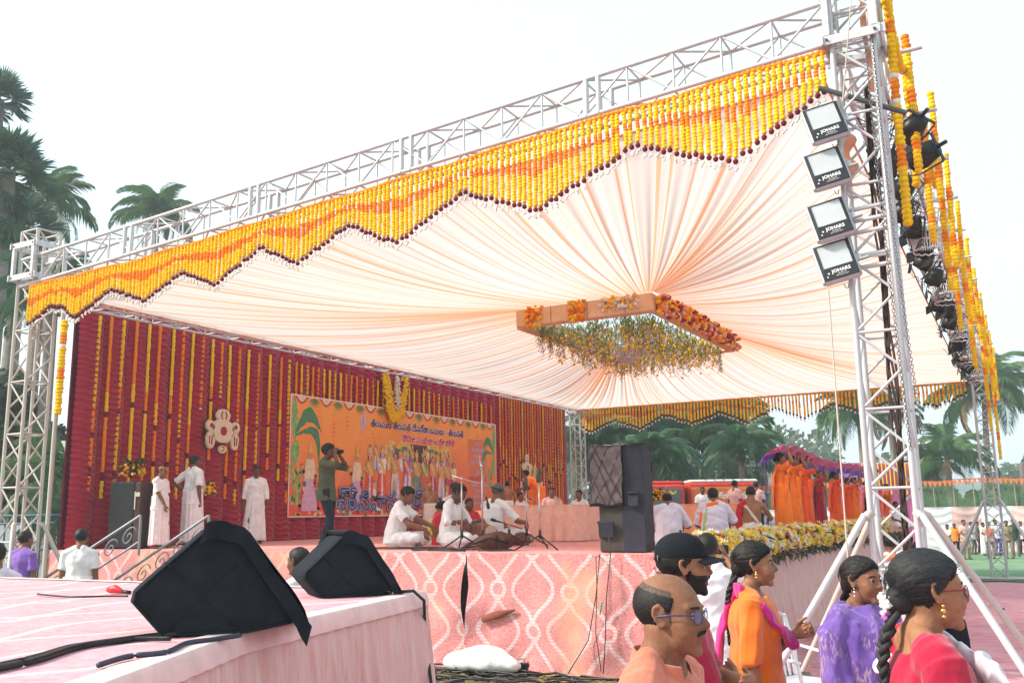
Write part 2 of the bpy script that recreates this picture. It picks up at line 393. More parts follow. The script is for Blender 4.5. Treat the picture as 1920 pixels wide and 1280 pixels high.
def person(label,loc,rz,h=1.68,pose=None,skin='b',fem=0,fat=0,nose=.4,hair='short',hcol='black',beard=None,moustache=False,
           top=None,lower=None,extras=(),lod=1,seed=0,group=None,hands=True,brows=True,feet='skin'):
    """top: dict(col, sleeve 0..1.9, hem, kind) ; lower: dict(kind, col)"""
    p=pose or stand_pose(); vx={0:.0055,1:.0085,2:.013,3:.02}[lod]; res={0:120,1:60,2:36,3:24}[lod]; n={0:16,1:12,2:10,3:8}[lod]
    root=thing('person',label,'person',loc,rz,group,h/1.70)
    ml=Matrix.Rotation(-p['lean'],3,'X')@Matrix.Rotation(p['side'],3,'Y'); mb2=Matrix.Rotation(-p['lean']-p['bend'],3,'X')@Matrix.Rotation(p['side'],3,'Y')@Matrix.Rotation(p.get('twist',0),3,'Z')
    pel=V((0,0,p['hip'])); waist=pel+ml@V((0,0,.16)); ch=waist+mb2@V((0,0,.17)); nk=waist+mb2@V((0,-.01,.335))
    hd_m=Matrix.Rotation(p['look'],3,'Z')@Matrix.Rotation(p['tilt'],3,'Y')@Matrix.Rotation(-p['nod'],3,'X')
    hc=nk+mb2@V((0,.014,.054))+hd_m@V((0,.022,.080)); T=Matrix.Translation(hc)@hd_m.to_4x4()
    sw=.178-.022*fem+.018*fat
    S={}; J={}
    for sd_,k in((1,'r'),(-1,'l')):
        sh_=waist+mb2@V((sd_*sw,-.01,.262)); tgt=V(p[k+'h']); el,wr=ik(sh_,tgt,.285,.255,V(p[k+'e'])); J[k]=(sh_,el,wr)
        hp=pel+V((sd_*.092,0,-.02)); ft=V(p[k+'f'])+V((0,0,.085 if not p['seat'] else 0)); kn,an=ik(hp,ft,.43,.415,V(p[k+'k'])); J[k+'L']=(hp,kn,an)
    # ---- body
    b=MB(); yy=mb2@V((0,1,0))
    f=1+fat*.22
    b.loft([pel-V((0,0,.07)),pel+V((0,0,.02)),waist+mb2@V((0,.012*fat,-.02)),waist+mb2@V((0,0,.1)),ch,waist+mb2@V((0,-.005,.25)),waist+mb2@V((0,-.01,.295)),nk+mb2@V((0,0,.0))],
        [(.14,.10),(.165*f,.115*f),((.135-.012*fem)*f,.098*f*(1+.2*fat)),(.145*f,.105*f),(.165-.01*fem,.113),(.16-.012*fem,.092),(.12,.07),(.06,.055)],n,ref=yy)
    if fem:
        for s_ in(-1,1): b.ball(waist+mb2@V((s_*.066,.07,.135)),.05,n,n-2)
    for s_ in(-1,1): b.loft([nk+mb2@V((s_*.015,-.018,.03)),nk+mb2@V((s_*.075,-.018,-.022)),waist+mb2@V((s_*(sw-.02),-.012,.272))],[(.03,.03),(.032+.02*fat,.036+.01*fat),(.042+.01*fat,.046)],n,ref=yy)
    nr=.061-.014*fem+.010*fat
    b.loft([nk-mb2@V((0,.0,.05)),nk+mb2@V((0,.0,.02)),hc+hd_m@V((0,-.018,-.075)),hc+hd_m@V((0,-.02,-.03))],[nr*1.25,nr*1.04,nr,nr*.98],n,ref=yy)
    for sd_,k in((1,'r'),(-1,'l')):
        sh_,el,wr=J[k]; q=1+.1*fat
        if p.get('noarms'): continue
        b.loft([sh_-mb2@V((sd_*.05,0,.01)),sh_,sh_.lerp(el,.35),el,el.lerp(wr,.3),wr-(wr-el).normalized()*.02,wr],[(.05,.055),.05*q,.047*q,.038*q,.039*q,.026,.025],n,ref=(0,1,.01))
        if hands and lod<3: add_hand(b,wr,p[k+'hd'],p[k+'hp'],sd_ if True else 1,p['curl'],7 if lod<2 else 5,1 if lod<2 else 1.25)
        else: b.loft([wr,wr+V(p[k+'hd']).normalized()*.06,wr+V(p[k+'hd']).normalized()*.15],[(.025,.025),(.035,.02),(.028,.014)],6,ref=V(p[k+'hp']))
        hp,kn,an=J[k+'L']
        b.loft([hp,hp.lerp(kn,.4),kn,kn.lerp(an,.3),an],[.088*q,.075*q,.052,.05,.034],n,ref=(0,1,.01))
        fd=V((0.05*sd_,1,0)) if not p['seat'] else V((-sd_*.9,.45,0))
        fd.normalize(); z=-.05 if not p['seat'] else 0
        b.loft([an+V((0,0,z*.4))-fd*.03,an+V((0,0,z))+fd*.05,an+V((0,0,z-.004))+fd*.16],[(.034,.036),(.043,.03),(.04,.018)],n,ref=(0,0,1))
    P,D,U,nu,nv=head_pts(res,fem,fat,nose); head_grid(b,P,T,nu,nv)
    for s_ in(-1,1):                     # ears: rim ring, lobe and inner wall
        c=lambda x,y,z:T@V((s_*x,y,z))
        rim=[c(.074,.006,-.022),c(.08,-.004,-.03),c(.084,-.014,-.012),c(.087,-.024,.008),c(.086,-.022,.026),c(.083,-.008,.034),c(.079,.004,.026),c(.075,.008,.01)]
        b.loft(rim,[.006,.0075,.005,.005,.005,.005,.0045,.004],6)
        b.loft([c(.072,.0,-.02),c(.076,-.01,.0),c(.077,-.01,.024)],[(.004,.014),(.004,.016),(.004,.012)],8,ref=T.to_3x3()@V((0,1,0)))
    link('body',remesh(b,vx,skinmat(skin),1,'body'),root)
    # ---- eyes, brows, hair
    if lod<=2:
        wm=M('eye_white',(.36,.31,.28),.25,0,.02,10,0); im=M('eye_iris',(.015,.01,.008),.15,0,.02,10,0)
        for s_ in(-1,1):
            e=MB(); R0=.0138; c0=V((s_*.0315,.0734,.0026))
            for mi,(r,m_) in enumerate(((R0,14),(.0088,8))):
                e.mi=mi; e.ball(T@(c0 if mi==0 else c0+V((.0,.0070,-.0005))),r,12,m_)
            e.build('eye',[wm,im],root)
    if lod<=2 and brows:
        fb=MB(); head_layer(fb,T,res,fem,fat,nose,'brows',seed); fb.build('eyebrows',hairmat('black',HAIRM['black']),root)
        if lod==0 or True:
            lm=MB(); 
            for s_ in(-1,1): lm.loft([T@V((s_*.046,.077,.004)),T@V((s_*.039,.0862,.0075)),T@V((s_*.030,.0888,.0082)),T@V((s_*.019,.0845,.003))],[.0015,.0032,.0032,.0015],5)
            tag(lm.build('eyelashes',hairmat('black',HAIRM['black']),root),kind='stuff')
    hm=hairmat(hcol,HAIRM[hcol])
    if hair:
        hb=MB(); head_layer(hb,T,{0:220,1:72}.get(lod,res),fem,fat,nose,hair,seed)
        ho=hb.build('hair',hm,root)
        if hair=='balding' and lod==0:
            fz=MB(); head_layer(fz,T,120,fem,fat,nose,'fuzz',seed); fz.build('thin_hair',hairmat('fuzz',(.085,.055,.04)),root)
        if lod==0 and hair!='balding':
            fs=MB(); r=random.Random(seed); P_,D_,U_,_,_=head_pts(60,fem,fat,nose)
            for i in range(260 if hair=='woman' else 120):
                a=r.uniform(-PI,PI); zz=r.uniform(-.02,.10) if hair=='woman' else r.uniform(-.06,.0)
                p0=V((math.sin(a)*.078,-.01+math.cos(a)*.095,zz)); 
                if hair=='woman' and p0.y>.02 and p0.z<.055: continue
                pts=[]
                for q in range(6):
                    k=q/5; dirv=V((0,-.11,-.02))-p0; pp=p0+dirv*(k*.5); n_=(pp-V((0,-.015,.02))).normalized(); sc=.097+r.uniform(.004,.013)*(1 if q else .3)
                    e=V((n_.x*.86,n_.y*1.12,n_.z*.98)); pts.append(T@(V((0,-.015,.024))+e*sc))
                fs.loft(pts,[.0005]*6,3,round_=False)
            tag(fs.build('loose_strands',hm,root),kind='stuff')
    if moustache: 
        q=MB(); head_layer(q,T,max(res,60),fem,fat,nose,'moustache',seed); q.build('moustache',hairmat('black',HAIRM['black']),root)
    if beard: q=MB(); head_layer(q,T,max(res,60),fem,fat,nose,'beard',seed); q.build('beard',hairmat('black',HAIRM['black']),root)
    # ---- clothes
    def sleeve(b,k,inf,ln,ext=1.0):
        sd_=1 if k=='r' else -1; sh_,el,wr=J[k]; q=1+.1*fat
        pts=[sh_-mb2@V((sd_*.07,0,0)),sh_+mb2@V((0,0,.004)),sh_.lerp(el,.4)]; rr=[(.03+inf,.045+inf),.049*q+inf*.9,.051*q+inf*1.1]
        if ln<1: pts.append(sh_.lerp(el,ln)); rr.append(.048*q+inf*1.7)
        else: pts+= [el,el.lerp(wr,(ln-1)*.9+.02)]; rr+= [.043*q+inf*1.3,.032*q+inf*1.2]
        b.ball(sh_-V((0,0,.004)),.046*q+inf,n,n-2); b.loft(pts,rr,n,ref=(0,1,.01),round_=False)
    def torso(b,inf,hem,neck=1):
        f=1+fat*.22
        pts=[]; rr=[]
        if hem<0: pts.append(pel+V((0,0,hem))); rr.append(((.172+(-hem)*.1)*f+inf*1.5,(.125+(-hem)*.1)*f+inf*1.5))
        pts+= [pel+V((0,0,.02)),waist+mb2@V((0,.012*fat,-.02)),waist+mb2@V((0,0,.1)),ch,waist+mb2@V((0,-.005,.25)),waist+mb2@V((0,-.01,.30))]
        rr+= [(.168*f+inf*1.2,.12*f+inf*1.2),((.145-.01*fem)*f+inf*1.3,.105*f*(1+.2*fat)+inf*1.3),(.152*f+inf,.11*f+inf),(.17-.01*fem+inf,.118+inf),(.165-.012*fem+inf,.097+inf),(.118+inf*.7,.07+inf*.6)]
        if neck: pts.append(nk+mb2@V((0,0,-.004))); rr.append((.066+.01*fat,.062+.01*fat))
        for s_ in(-1,1): b.loft([nk+mb2@V((s_*(.05 if neck else .09),-.018,-.006 if neck else -.03)),nk+mb2@V((s_*.1,-.018,-.034)),waist+mb2@V((s_*(sw-.015),-.012,.268))],[(.036+inf+.008*fat,.036+inf),(.038+inf*.9+.022*fat,.042+inf*.9+.012*fat),(.046+inf*.8+.012*fat,.05+inf*.8)],n,ref=yy)
        b.loft(pts,rr,n,ref=yy,round_=False)
        if fem:
            for s_ in(-1,1): b.ball(waist+mb2@V((s_*.066,.072,.135)),.05+inf,n,n-2)
    if top:
        b=MB(); inf=top.get('inf',.018); torso(b,inf,top.get('hem',-.16),top.get('neck',1))
        for k in('r','l'):
            if top.get('sleeve',.6) and not p.get('noarms'): sleeve(b,k,min(inf,.015),top.get('sleeve',.6))
        if top.get('collar')==2:
            for s_ in(-1,1):
                b.loft([nk+mb2@V((0,-.064,.034)),nk+mb2@V((s_*.05,-.046,.03)),nk+mb2@V((s_*.066,-.0,.016)),nk+mb2@V((s_*.055,.05,-.012)),nk+mb2@V((s_*.024,.084,-.03))],[(.006,.02),(.006,.021),(.006,.021),(.006,.02),(.006,.02)],8,ref=(0,0,1))
                b.loft([nk+mb2@V((s_*.062,.03,.0)),nk+mb2@V((s_*.055,.082,-.035)),nk+mb2@V((s_*.04,.1,-.062))],[(.022,.006),(.02,.006),(.007,.004)],8,ref=mb2@V((0,1,.5)))
        link('shirt' if not fem else top.get('name','blouse'),remesh(b,vx*1.05,top['mat'],2,'shirt',(lambda a,b_:(lambda co:a(co)+b_(co)))(wrinkle(top.get('wr',.007),(16,16,26),seed),wrinkle(.0045 if lod==0 else .002,(42,42,30),seed+50))),root)
    if top and top.get('collar'):
        kx=.070+.012*fat
        def cf(u,v,o=0):
            a=(u-.5)*2*2.72; x=math.sin(a)*kx; y=-math.cos(a)*(kx+.002)+.010; fr_=(1-math.cos(a))/2
            if v<.45: q=v/.45; zz=.0+.040*q-.050*fr_; s_=1+.03*q
            else: q=(v-.45)/.55; zz=.040-.052*q*(1+.55*fr_**3)-.050*fr_; s_=1.03+.20*q*(1-.25*fr_)+.03*math.sin(q*PI)
            return nk+mb2@V((x*s_+o*math.sin(a),y*s_-.012-o*math.cos(a),zz+.004))
        g=MB(); g.grid(cf,40,14); g.grid(lambda u,v:cf(1-u,v,-.003),40,14); g.build('collar',top['mat'],root)
        g=MB()
        for q in range(5): g.ball(waist+mb2@V((.0,.118-.02*q*.3+ (.012 if q<2 else .02),.22-.075*q)),.005,8,5,(1,.5,1))
        tag(g.build('buttons',top['mat'],root),kind='stuff')
    if lower:
        k=lower['kind']; lm=lower['mat']
        if p['seat']:
            b=MB(); b.loft([pel-V((0,-.02,.04)),pel+V((0,0,.08))],[(.19,.15),(.17,.13)],n,ref=(0,1,0))
            for q in('r','l'):
                hp,kn,an=J[q+'L']; b.loft([hp,hp.lerp(kn,.5),kn],[.115,.1,.078],n,ref=(0,0,1)); b.loft([kn,kn.lerp(an,.5),an.lerp(kn,.05)],[.078,.07,.055],n,ref=(0,0,1))
            if k!='trousers': b.loft([V((-.2,.25,.04)),V((.2,.25,.04))],[(.12,.05),(.12,.05)],n,ref=(0,0,1))
            link('trousers' if k=='trousers' else 'dhoti',remesh(b,vx*1.2,lm,3,'lower',wrinkle(.014,(22,22,22),seed+1)),root)
        elif k=='trousers':
            b=MB(); b.loft([pel-V((0,0,.06)),pel+V((0,0,.1))],[(.15,.112),(.155,.115)],n,ref=(0,1,0),round_=False)
            for q in('r','l'):
                hp,kn,an=J[q+'L']; b.loft([hp+V((0,0,.03)),hp.lerp(kn,.3),kn,kn.lerp(an,.5),an+V((0,0,-.04))],[.105,.098,.072,.066,.062],n,ref=(0,1,0),round_=False)
            link('trousers',remesh(b,vx*1.2,lm,2,'lower',wrinkle(.012,(14,14,26),seed+1)),root)
            sb=MB()
            for q in('r','l'):
                an=J[q+'L'][2]; sb.loft([an+V((0,-.03,-.045)),an+V((0,.05,-.055)),an+V((0,.17,-.06))],[(.045,.04),(.048,.035),(.044,.024)],8,ref=(0,0,1))
            sb.build('shoes',M('shoe_leather',(.02,.017,.015),.4),root)
        else:
            f=1+.2*fat; fx=(J['rL'][2].x+J['lL'][2].x)/2; fy=(J['rL'][2].y+J['lL'][2].y)/2; wd=abs(J['rL'][2].x-J['lL'][2].x)/2
            clothes_skirt(lm,pel,pel.z+.13,lower.get('z',.07),(.185)*f,(.150)*f,.13+wd,.16+abs(J['rL'][2].y-J['lL'][2].y)/2,lower.get('folds',9),lower.get('amp',.012),seed,{'dhoti':'dhoti','skirt':'skirt','sari':'sari_skirt'}[k],root,shift=(fx,fy),nu={0:160,1:120,2:80,3:48}[lod],nv={0:24,1:18,2:14,3:8}[lod])
    for e in extras: e(root,dict(T=T,nk=nk,waist=waist,pel=pel,mb=mb2,J=J,n=n,vx=vx,hm=hm,torso=torso,sleeve=sleeve,seed=seed,fat=fat,res=res,hc=hc,hd=hd_m,fem=fem,nose=nose,lod=lod))
    return root
# ---- extras
def drape(name,pts,rads,mat,amp=.008,inner=None):
    """pts in chest space (m): a thick folded cloth band"""
    def f(root,c):
        b=MB()
        for P_,R_ in (zip(pts,rads) if isinstance(pts[0][0],(tuple,list)) else [(pts,rads)]):
            b.loft([c['waist']+c['mb']@V(q) for q in P_],R_,14,ref=c['mb']@V((0,1,0)))
        link(name,remesh(b,c['vx'],mat,2,name,wrinkle(amp,(40,40,12),c['seed']+3)),root)
    return f
def braid(length=.45,back=.1,flowers=None):
    def f(root,c):
        b=MB(); T=c['T']; p0=T@V((0,-.105,-.03)); nk=c['nk']
        pts=[p0, nk+c['mb']@V((0.0,-.095,.03))]
        d=c['mb']@V((0,-.02,-1)); N=9
        for i in range(1,N+1): pts.append(nk+c['mb']@V((0,-.105-back*.2*min(1,i/3),.03-length*i/N)))
        # three interwoven strands
        def path(t):
            x=t*(len(pts)-1); i=min(int(x),len(pts)-2); return pts[i].lerp(pts[i+1],x-i)
        b.ball(T@V((0,-.09,-.02)),.045,12,9,(1,1,1.1))
        for k in range(3):
            q=[];r=[]
            for i in range(40):
                t=i/39; ph=t*22+k*2.094; q.append(path(t)+c['mb']@V((.016*math.sin(ph)*(1-.5*t),.011*math.sin(2*ph)*(1-.5*t),0))); r.append(.0125*(1-.5*t)*(1 if i<39 else .4))
            b.loft(q,r,8)
        b.build('braid',c['hm'],root)
        if flowers:
            g=MB(); r=random.Random(3)
            for i in range(40):
                g.ball(T@V((-.01+r.uniform(-.03,.03),-.135+r.uniform(-.012,.012),-.035+r.uniform(-.03,.025))),r.uniform(.006,.010),6,5)
            g.build('jasmine_flowers',cloth('jasmine',(.8,.8,.72)),root)
            g=MB()
            for i in range(12): g.ball(T@V((-.01+r.uniform(-.02,.02),-.14+r.uniform(-.01,.01),-.07+r.uniform(-.014,.01))),r.uniform(.006,.009),6,5)
            g.build('purple_flowers',cloth('pflower',(.5,.12,.45)),root)
    return f
def bun(r=.04):
    def f(root,c):
        b=MB(); b.ball(c['T']@V((0,-.115,-.02)),r,12,9); b.build('hair_bun',c['hm'],root)
    return f
def earring(col=(.75,.5,.15),drop=.02):
    def f(root,c):
        for s_ in(-1,1):
            b=MB(); p=c['T']@V((s_*.084,.004,-.036)); b.ball(p,.005,8,6); b.ball(p+V((0,0,-drop*.6)),.0075,10,7,(.6,1,1)); b.ball(p+V((0,0,-drop*1.3)),.006,8,6)
            b.build('earring',M('gold' if col[2]<.3 else 'silver',col,.3,.9,.05,30,0),root)
    return f
def glasses(col,lens=(.25,.28,.4),tint=.5):
    def f(root,c):
        T=c['T']; g=MB()
        for s_ in(-1,1):
            ring=[V((s_*(.034+.0245*math.cos(a)),.101-abs(.034+.0245*math.cos(a))*.16,.001+.0195*math.sin(a)*(1 if math.sin(a)>0 else 1.05))) for a in [2*PI*i/20 for i in range(21)]]
            g.loft([T@q for q in ring],[.0012]*21,6,round_=False)
            g.loft([T@V((s_*.0585,.092,.008)),T@V((s_*.075,.075,.009)),T@V((s_*.083,.03,.008)),T@V((s_*.083,-.01,.004)),T@V((s_*.084,-.022,-.012))],[(.0014,.0024)]*5,6,ref=(0,0,1))
        g.loft([T@V((-.0095,.1,.006)),T@V((0,.103,.009)),T@V((.0095,.1,.006))],[.0012]*3,6)
        o=g.build('glasses',M('frame_%.2f'%col[0],col,.3,.3,.05,10,0),root)
        if 'lens' not in _mc:
            m,t,b=newmat('lens',.05,0,.5); b.inputs['Base Color'].default_value=(*lens,1); b.inputs['Alpha'].default_value=tint; _mc['lens']=m
        for s_ in(-1,1):
            l=MB(); l.poly([T@V((s_*(.034+.0235*math.cos(a)),.1008-abs(.034+.0235*math.cos(a))*.16,.001+.0185*math.sin(a))) for a in [2*PI*i/20 for i in range(20)]]); l.build('lens',_mc['lens'],o)
    return f
def necklace(r=.075,drop=.14,m=None):
    def f(root,c):
        b=MB(); pts=[]
        for i in range(25):
            a=PI*i/24; x=math.cos(a)*r*(1-.2*math.sin(a)); s_=math.sin(a); pts.append(c['nk']+c['mb']@V((x,.0+.115*s_**.7,.012-.04*s_-drop*s_**3)))
        b.loft(pts,[.0028]*25,6); b.build('necklace',M('gold',(.75,.5,.15),.3,.9,.05,30,0),root)
    return f
def cap_hat():
    def f(root,c):
        m=cloth('cap_black',(.012,.014,.018)); T=c['T']; P,D,U,nu,nv=head_pts(c['res'],c['fem'],c['fat'],c['nose'])
        z=P[...,2]; y=P[...,1]; line=.036+.18*(y)*.12; mk=sst(z,line-.004,line+.002)
        seam=np.minimum.reduce([np.abs(np.sin(3*np.arctan2(P[...,0],P[...,1]+.01)))*1.0]); off=mk*(.013+.012*sst(z,.03,.1)-.0012*np.exp(-(seam/.06)**2))-.008*(1-mk)
        b=MB(); head_grid(b,P+D*off[...,None],T,nu,nv)
        b.ball(T@V((0,-.01,.148)),.008,8,6,(1,1,.5))
        b.build('cap',m,root)
        # curved peak
        def fn(s_):
            def g(u,v):
                a=(u-.5)*2; x=.078*a; y0=.075*math.sqrt(max(0,1-.82*a*a))+.018; ln=.078*(1-.25*a**4)
                return T@V((x*(1+.05*v),y0+ln*v*math.sqrt(max(.15,1-.6*a*a)),.044-.02*a*a*(1)-.014*v+s_))
            return g
        b=MB(); b.grid(fn(.0022),16,8); b.grid(lambda u,v:fn(-.0022)(1-u,v),16,8)
        b.grid(lambda u,v: fn(.0022-.0044*v)(u,1.0),16,1); b.build('peak',m,root)
        b=MB(); 
        for i in range(9): 
            pass
        b.loft([T@V((-.0,-.126,.035)),T@V((.03,-.122,.035)),T@V((.055,-.106,.036))],[(.002,.008)]*3,6,ref=(0,0,1)); b.build('strap',m,root)
        b=MB(); b.loft([T@V((.052,-.112,.03)),T@V((.054,-.112,.048))],[.002,.002],6); b.build('buckle',M('silver',(.6,.6,.6),.3,.9,.05,30,0),root)
    return f
def gold_border(mat):
    return None
# ================================================================ the place
HS=1.376; BX=-14.3
X1,X0,Y0,Y1=-1.29,-13.25,8.73,28.2
steel=M('steel_painted',(.52,.52,.53),.45,.25,.15,18,.15,200,.002)
steel_old=M('steel_weathered',(.50,.46,.42),.6,.15,.25,12,.3,120,.003)
darksteel=M('steel_dark',(.06,.06,.065),.5,.3)
black=M('black_cloth_cover',(.012,.016,.021),.9,0,.25,14,.3,180,.002,.12)
blackp=M('black_plastic',(.012,.012,.013),.4)
mar_y=M('marigold_yellow',(.90,.53,.008),.8,0,.15,30,.6,240,.006,.2)
mar_o=M('marigold_orange',(.86,.235,.006),.8,0,.15,30,.6,240,.006,.2)
mar_m=M('flower_maroon',(.14,.004,.02),.8,0,.25,30,.8,240,.006)
white_fl=M('flower_white',(.78,.76,.72),.8,0,.1,30,.6,240,.006)
leafg=M('leaf_green',(.045,.085,.02),.6,0,.4,20,.3,90)
# ---- ground, carpets
def ogee(t,u,v,W=.98,Hh=.95,A=.265,hw=.023):
    """two interleaved lattices of rope ogees and rings; returns the rope mask"""
    res=None
    for ox,oz in((0,0),(.5,.5)):
        du=(((u/W)+ox).fract()-.5)*W; tt=((v/Hh)+oz).fract(); dv=(tt-.5)*Hh
        r=(du*du+dv*dv).op('SQRT'); ring=(r-.090).abs().less(hw)
        # ogee widens away from the ring: distance from ring centre along v
        k=((dv.abs()-.090)*(1/(Hh/2-.090))).clamp()      # 0 at ring, 1 midway between rings
        sh_=(k*PI).op('SINE')*0+((k*(PI/1))-PI/2).op('SINE')*.5+.5
        w_=sh_*A; slope=((k*PI).op('SINE')*(A*PI/2/(Hh/2-.090))); wd=((slope*slope+1).op('SQRT'))*hw
        cur=((du.abs()-w_-.012).abs()-wd).less(0)*dv.abs().gt(.090)
        m=ring.mx(cur); res=m if res is None else res.mx(m)
    return res
def carpetmat(name,uv,a,b,rope,ropek=1.,mott=40,W=.98,Hh=.95,extra=None,bs=.3):
    m,t,bd=newmat(name,.9,0,.15); P=geo(t); x,y,z=xyz(t,P)
    u,v={'xz':(x,z),'yz':(y,z),'xy':(x,y)}[uv]
    wob=noise(t,P,1.6,2); u=u+(wob-.5)*.10; v=v+(noise(t,P,1.1,2)-.5)*.12
    rp=ogee(t,u,v,W,Hh)
    n=noise(t,P,mott,3).step(.35,.65); n2=noise(t,P,2.2,3).step(.3,.75)
    base=mixc(t,n,a,b); base=mixc(t,n2*.35,base,sh(b,1.25))
    # rope stitched with fine cross threads
    st=(v*170.).sin().gt(-.1); rc=mixc(t,st*.35,rope,sh(a,1.15))
    out=mixc(t,rp*ropek,base,rc)
    if extra: out=extra(t,P,out)
    t.links.new(out,bd.inputs['Base Color']); bump(t,bd,noise(t,P,7,4)+rp*.15,bs,.02)
    return m
def base_ground():
    m,t,b=newmat('earth',.95,0,.1); P=geo(t); n=noise(t,P,.7,5).step(.35,.65); n2=noise(t,P,14,4).step(.35,.7)
    c=mixc(t,n,(.20,.15,.10),(.10,.12,.045)); c=mixc(t,n2*.5,c,(.28,.23,.16)); t.links.new(c,b.inputs['Base Color']); bump(t,b,noise(t,P,20,4),.5,.03)
    g=MB(); g.grid(lambda u,v:((u-.5)*1600,(v-.5)*1600+300,-.02),8,8); tag(g.build('ground',m),kind='structure')
base_ground()
def red_carpet():
    m,t,b=newmat('red_carpet',.95,0,.1); P=geo(t); x,y,z=xyz(t,P)
    mp=coord(t,'Object',(1.2,9,1)); n=noise(t,mp,1.3,5,.65).step(.42,.66); n2=noise(t,P,60,2).step(.3,.7)
    c=mixc(t,n,(.58,.22,.27),(.74,.49,.52)); c=mixc(t,n2*.35,c,(.54,.19,.24))
    rp=ogee(t,x+(noise(t,P,1.6,2)-.5)*.1,y,1.6,1.9,.42,.035); c=mixc(t,rp*.22,c,(.7,.5,.5))
    t.links.new(c,b.inputs['Base Color']); bump(t,b,n+noise(t,P,9,3),.5,.03)
    g=MB(); g.grid(lambda u,v:(-3.55+u*12,-1+v*28.0,.0+.012*math.sin(u*60+3*math.sin(v*9))*math.sin(v*90)),160,200); tag(g.build('carpet',m),kind='structure')
    m,t,b=newmat('green_carpet',.95,0,.1); P=geo(t); n=noise(t,P,1.2,4).step(.35,.65)
    t.links.new(mixc(t,n,(.12,.22,.12),(.20,.30,.18)),b.inputs['Base Color']); bump(t,b,noise(t,P,60,2),.4,.02)
    g=MB(); g.grid(lambda u,v:(-16+u*40,27.6+v*17,.0),10,6); tag(g.build('green_ground_cloth',m),kind='structure')
red_carpet()
# ---- main stage
def front_patches(t,P,c):
    n=noise(t,P,1.1,2).step(.52,.62); return mixc(t,n*.55,c,(.72,.36,.22),'MIX')
cm_front=carpetmat('stage_front_cloth','xz',(.46,.105,.11),(.66,.33,.315),(.70,.58,.58),.78,70,extra=front_patches,bs=.6)
cm_floor=carpetmat('stage_floor_cloth','xy',(.60,.20,.19),(.66,.30,.28),(.68,.45,.43),.45,30)
cm_left=carpetmat('platform_cloth','xy',(.52,.235,.275),(.58,.33,.355),(.68,.53,.53),.85,22,1.5,1.5)
def stage():
    st=thing('stage','long main stage covered in red patterned carpet cloth under the canopy','stage',(-8.9,20,0))
    g=MB(); g.grid(lambda u,v:(-14.6+u*11.05,10.28+v*19.2,HS+.004*math.sin(u*31+v*20)*math.sin(v*47)),60,90); 
    g.build('floor_cloth',cm_floor,st,True)
    # front cloth hangs with gentle folds, one open slit and a torn pocket
    def fr(x0,x1,lean=0):
        def fn(u,v):
            x=x0+(x1-x0)*u; z=HS*(1-v)+.01
            y=10.22+.045*math.sin(x*3.1+1)*v+.022*math.sin(x*9+2*v)*v+.022*math.sin(x*2.3+z*6)*v+.012*math.sin(x*5-z*11)*v+lean*v*(1-u)**3*.0
            return (x+ (lean*v*.16 if u<.5 else 0)*(1-2*u if u<.5 else 0),y,z)
        return fn
    sl=-6.33
    def left_edge(u,v):
        x=-8.6+(sl+8.6)*u; w_=.085*math.sin(PI*min(1,v*1.15))**1.5 if v>.12 else 0
        p=fr(-8.6,sl)(u,v); return (p[0]-w_*u**6,p[1]-.05*w_*u**6,p[2])
    def right_edge(u,v):
        p=fr(sl+.01,-3.56)(u,v); k=max(0,1-u*9); return (p[0]+.03*math.sin(v*PI)*k,p[1]-.14*k*max(0,math.sin((v-.30)*PI*1.2)) if v>.3 else p[1],p[2])
    for fn_ in(left_edge,right_edge):
        g=MB(); g.grid(fn_,60,24); g.build('front_cloth',cm_front,st,True)
    for a,b_,ln in((-14.6,-11,0),(-11,-8.6,0)):
        g=MB(); g.grid(fr(a,b_,ln if a>-9 else 0),int((b_-a)*14),16); g.build('front_cloth',cm_front,st,True)
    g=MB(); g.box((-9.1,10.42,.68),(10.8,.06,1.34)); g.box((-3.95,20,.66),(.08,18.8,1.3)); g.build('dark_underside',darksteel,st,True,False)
    g=MB(); rr=ony(905,1160,10.2); r2=ony(965,1143,10.2)
    g.loft([rr,rr.lerp(r2,.5),r2],[(.02,.05),(.02,.055),(.012,.012)],6,ref=(0,0,1)); g.build('torn_flap',cloth('torn',(.20,.05,.03)),st,True)
    # pink pleated side skirt
    pk=pleatmat()
    def sk_(u,v):
        y=10.3+u*18.6; f=math.sin(y*26+1.5*math.sin(y*3.1))+.5*math.sin(y*61)
        return (-3.53+.018*f*(.3+v)+.20*v, y, HS-.05-(HS-.06)*v)
    g=MB(); g.grid(sk_,900,5); g.build('side_skirt',pk,st,True)
    # corner pleats facing the camera
    return st
_pl=[]
def pleatmat():
    if _pl: return _pl[0]
    m,t,b=newmat('pink_pleated_cloth',.85,0,.15); P=geo(t); x,y,z=xyz(t,P)
    n=noise(t,coord(t,'Object',(7,7,.35)),3,3).step(.3,.7); n2=noise(t,coord(t,'Object',(30,30,.5)),2,2).step(.35,.7)
    c=mixc(t,n,(.68,.35,.31),(.76,.55,.50)); c=mixc(t,n2*.4,c,(.82,.70,.67)); t.links.new(c,b.inputs['Base Color'])
    bump(t,b,n2,.3,.01)
    tr=t.nodes.new('ShaderNodeBsdfTranslucent'); tr.inputs[0].default_value=(.7,.4,.36,1); ms=t.nodes.new('ShaderNodeMixShader'); ms.inputs[0].default_value=.15
    t.links.new(b.outputs[0],ms.inputs[1]); t.links.new(tr.outputs[0],ms.inputs[2]); t.links.new(ms.outputs[0],t.nodes['Material Output'].inputs[0])
    _pl.append(m); return m
stage()
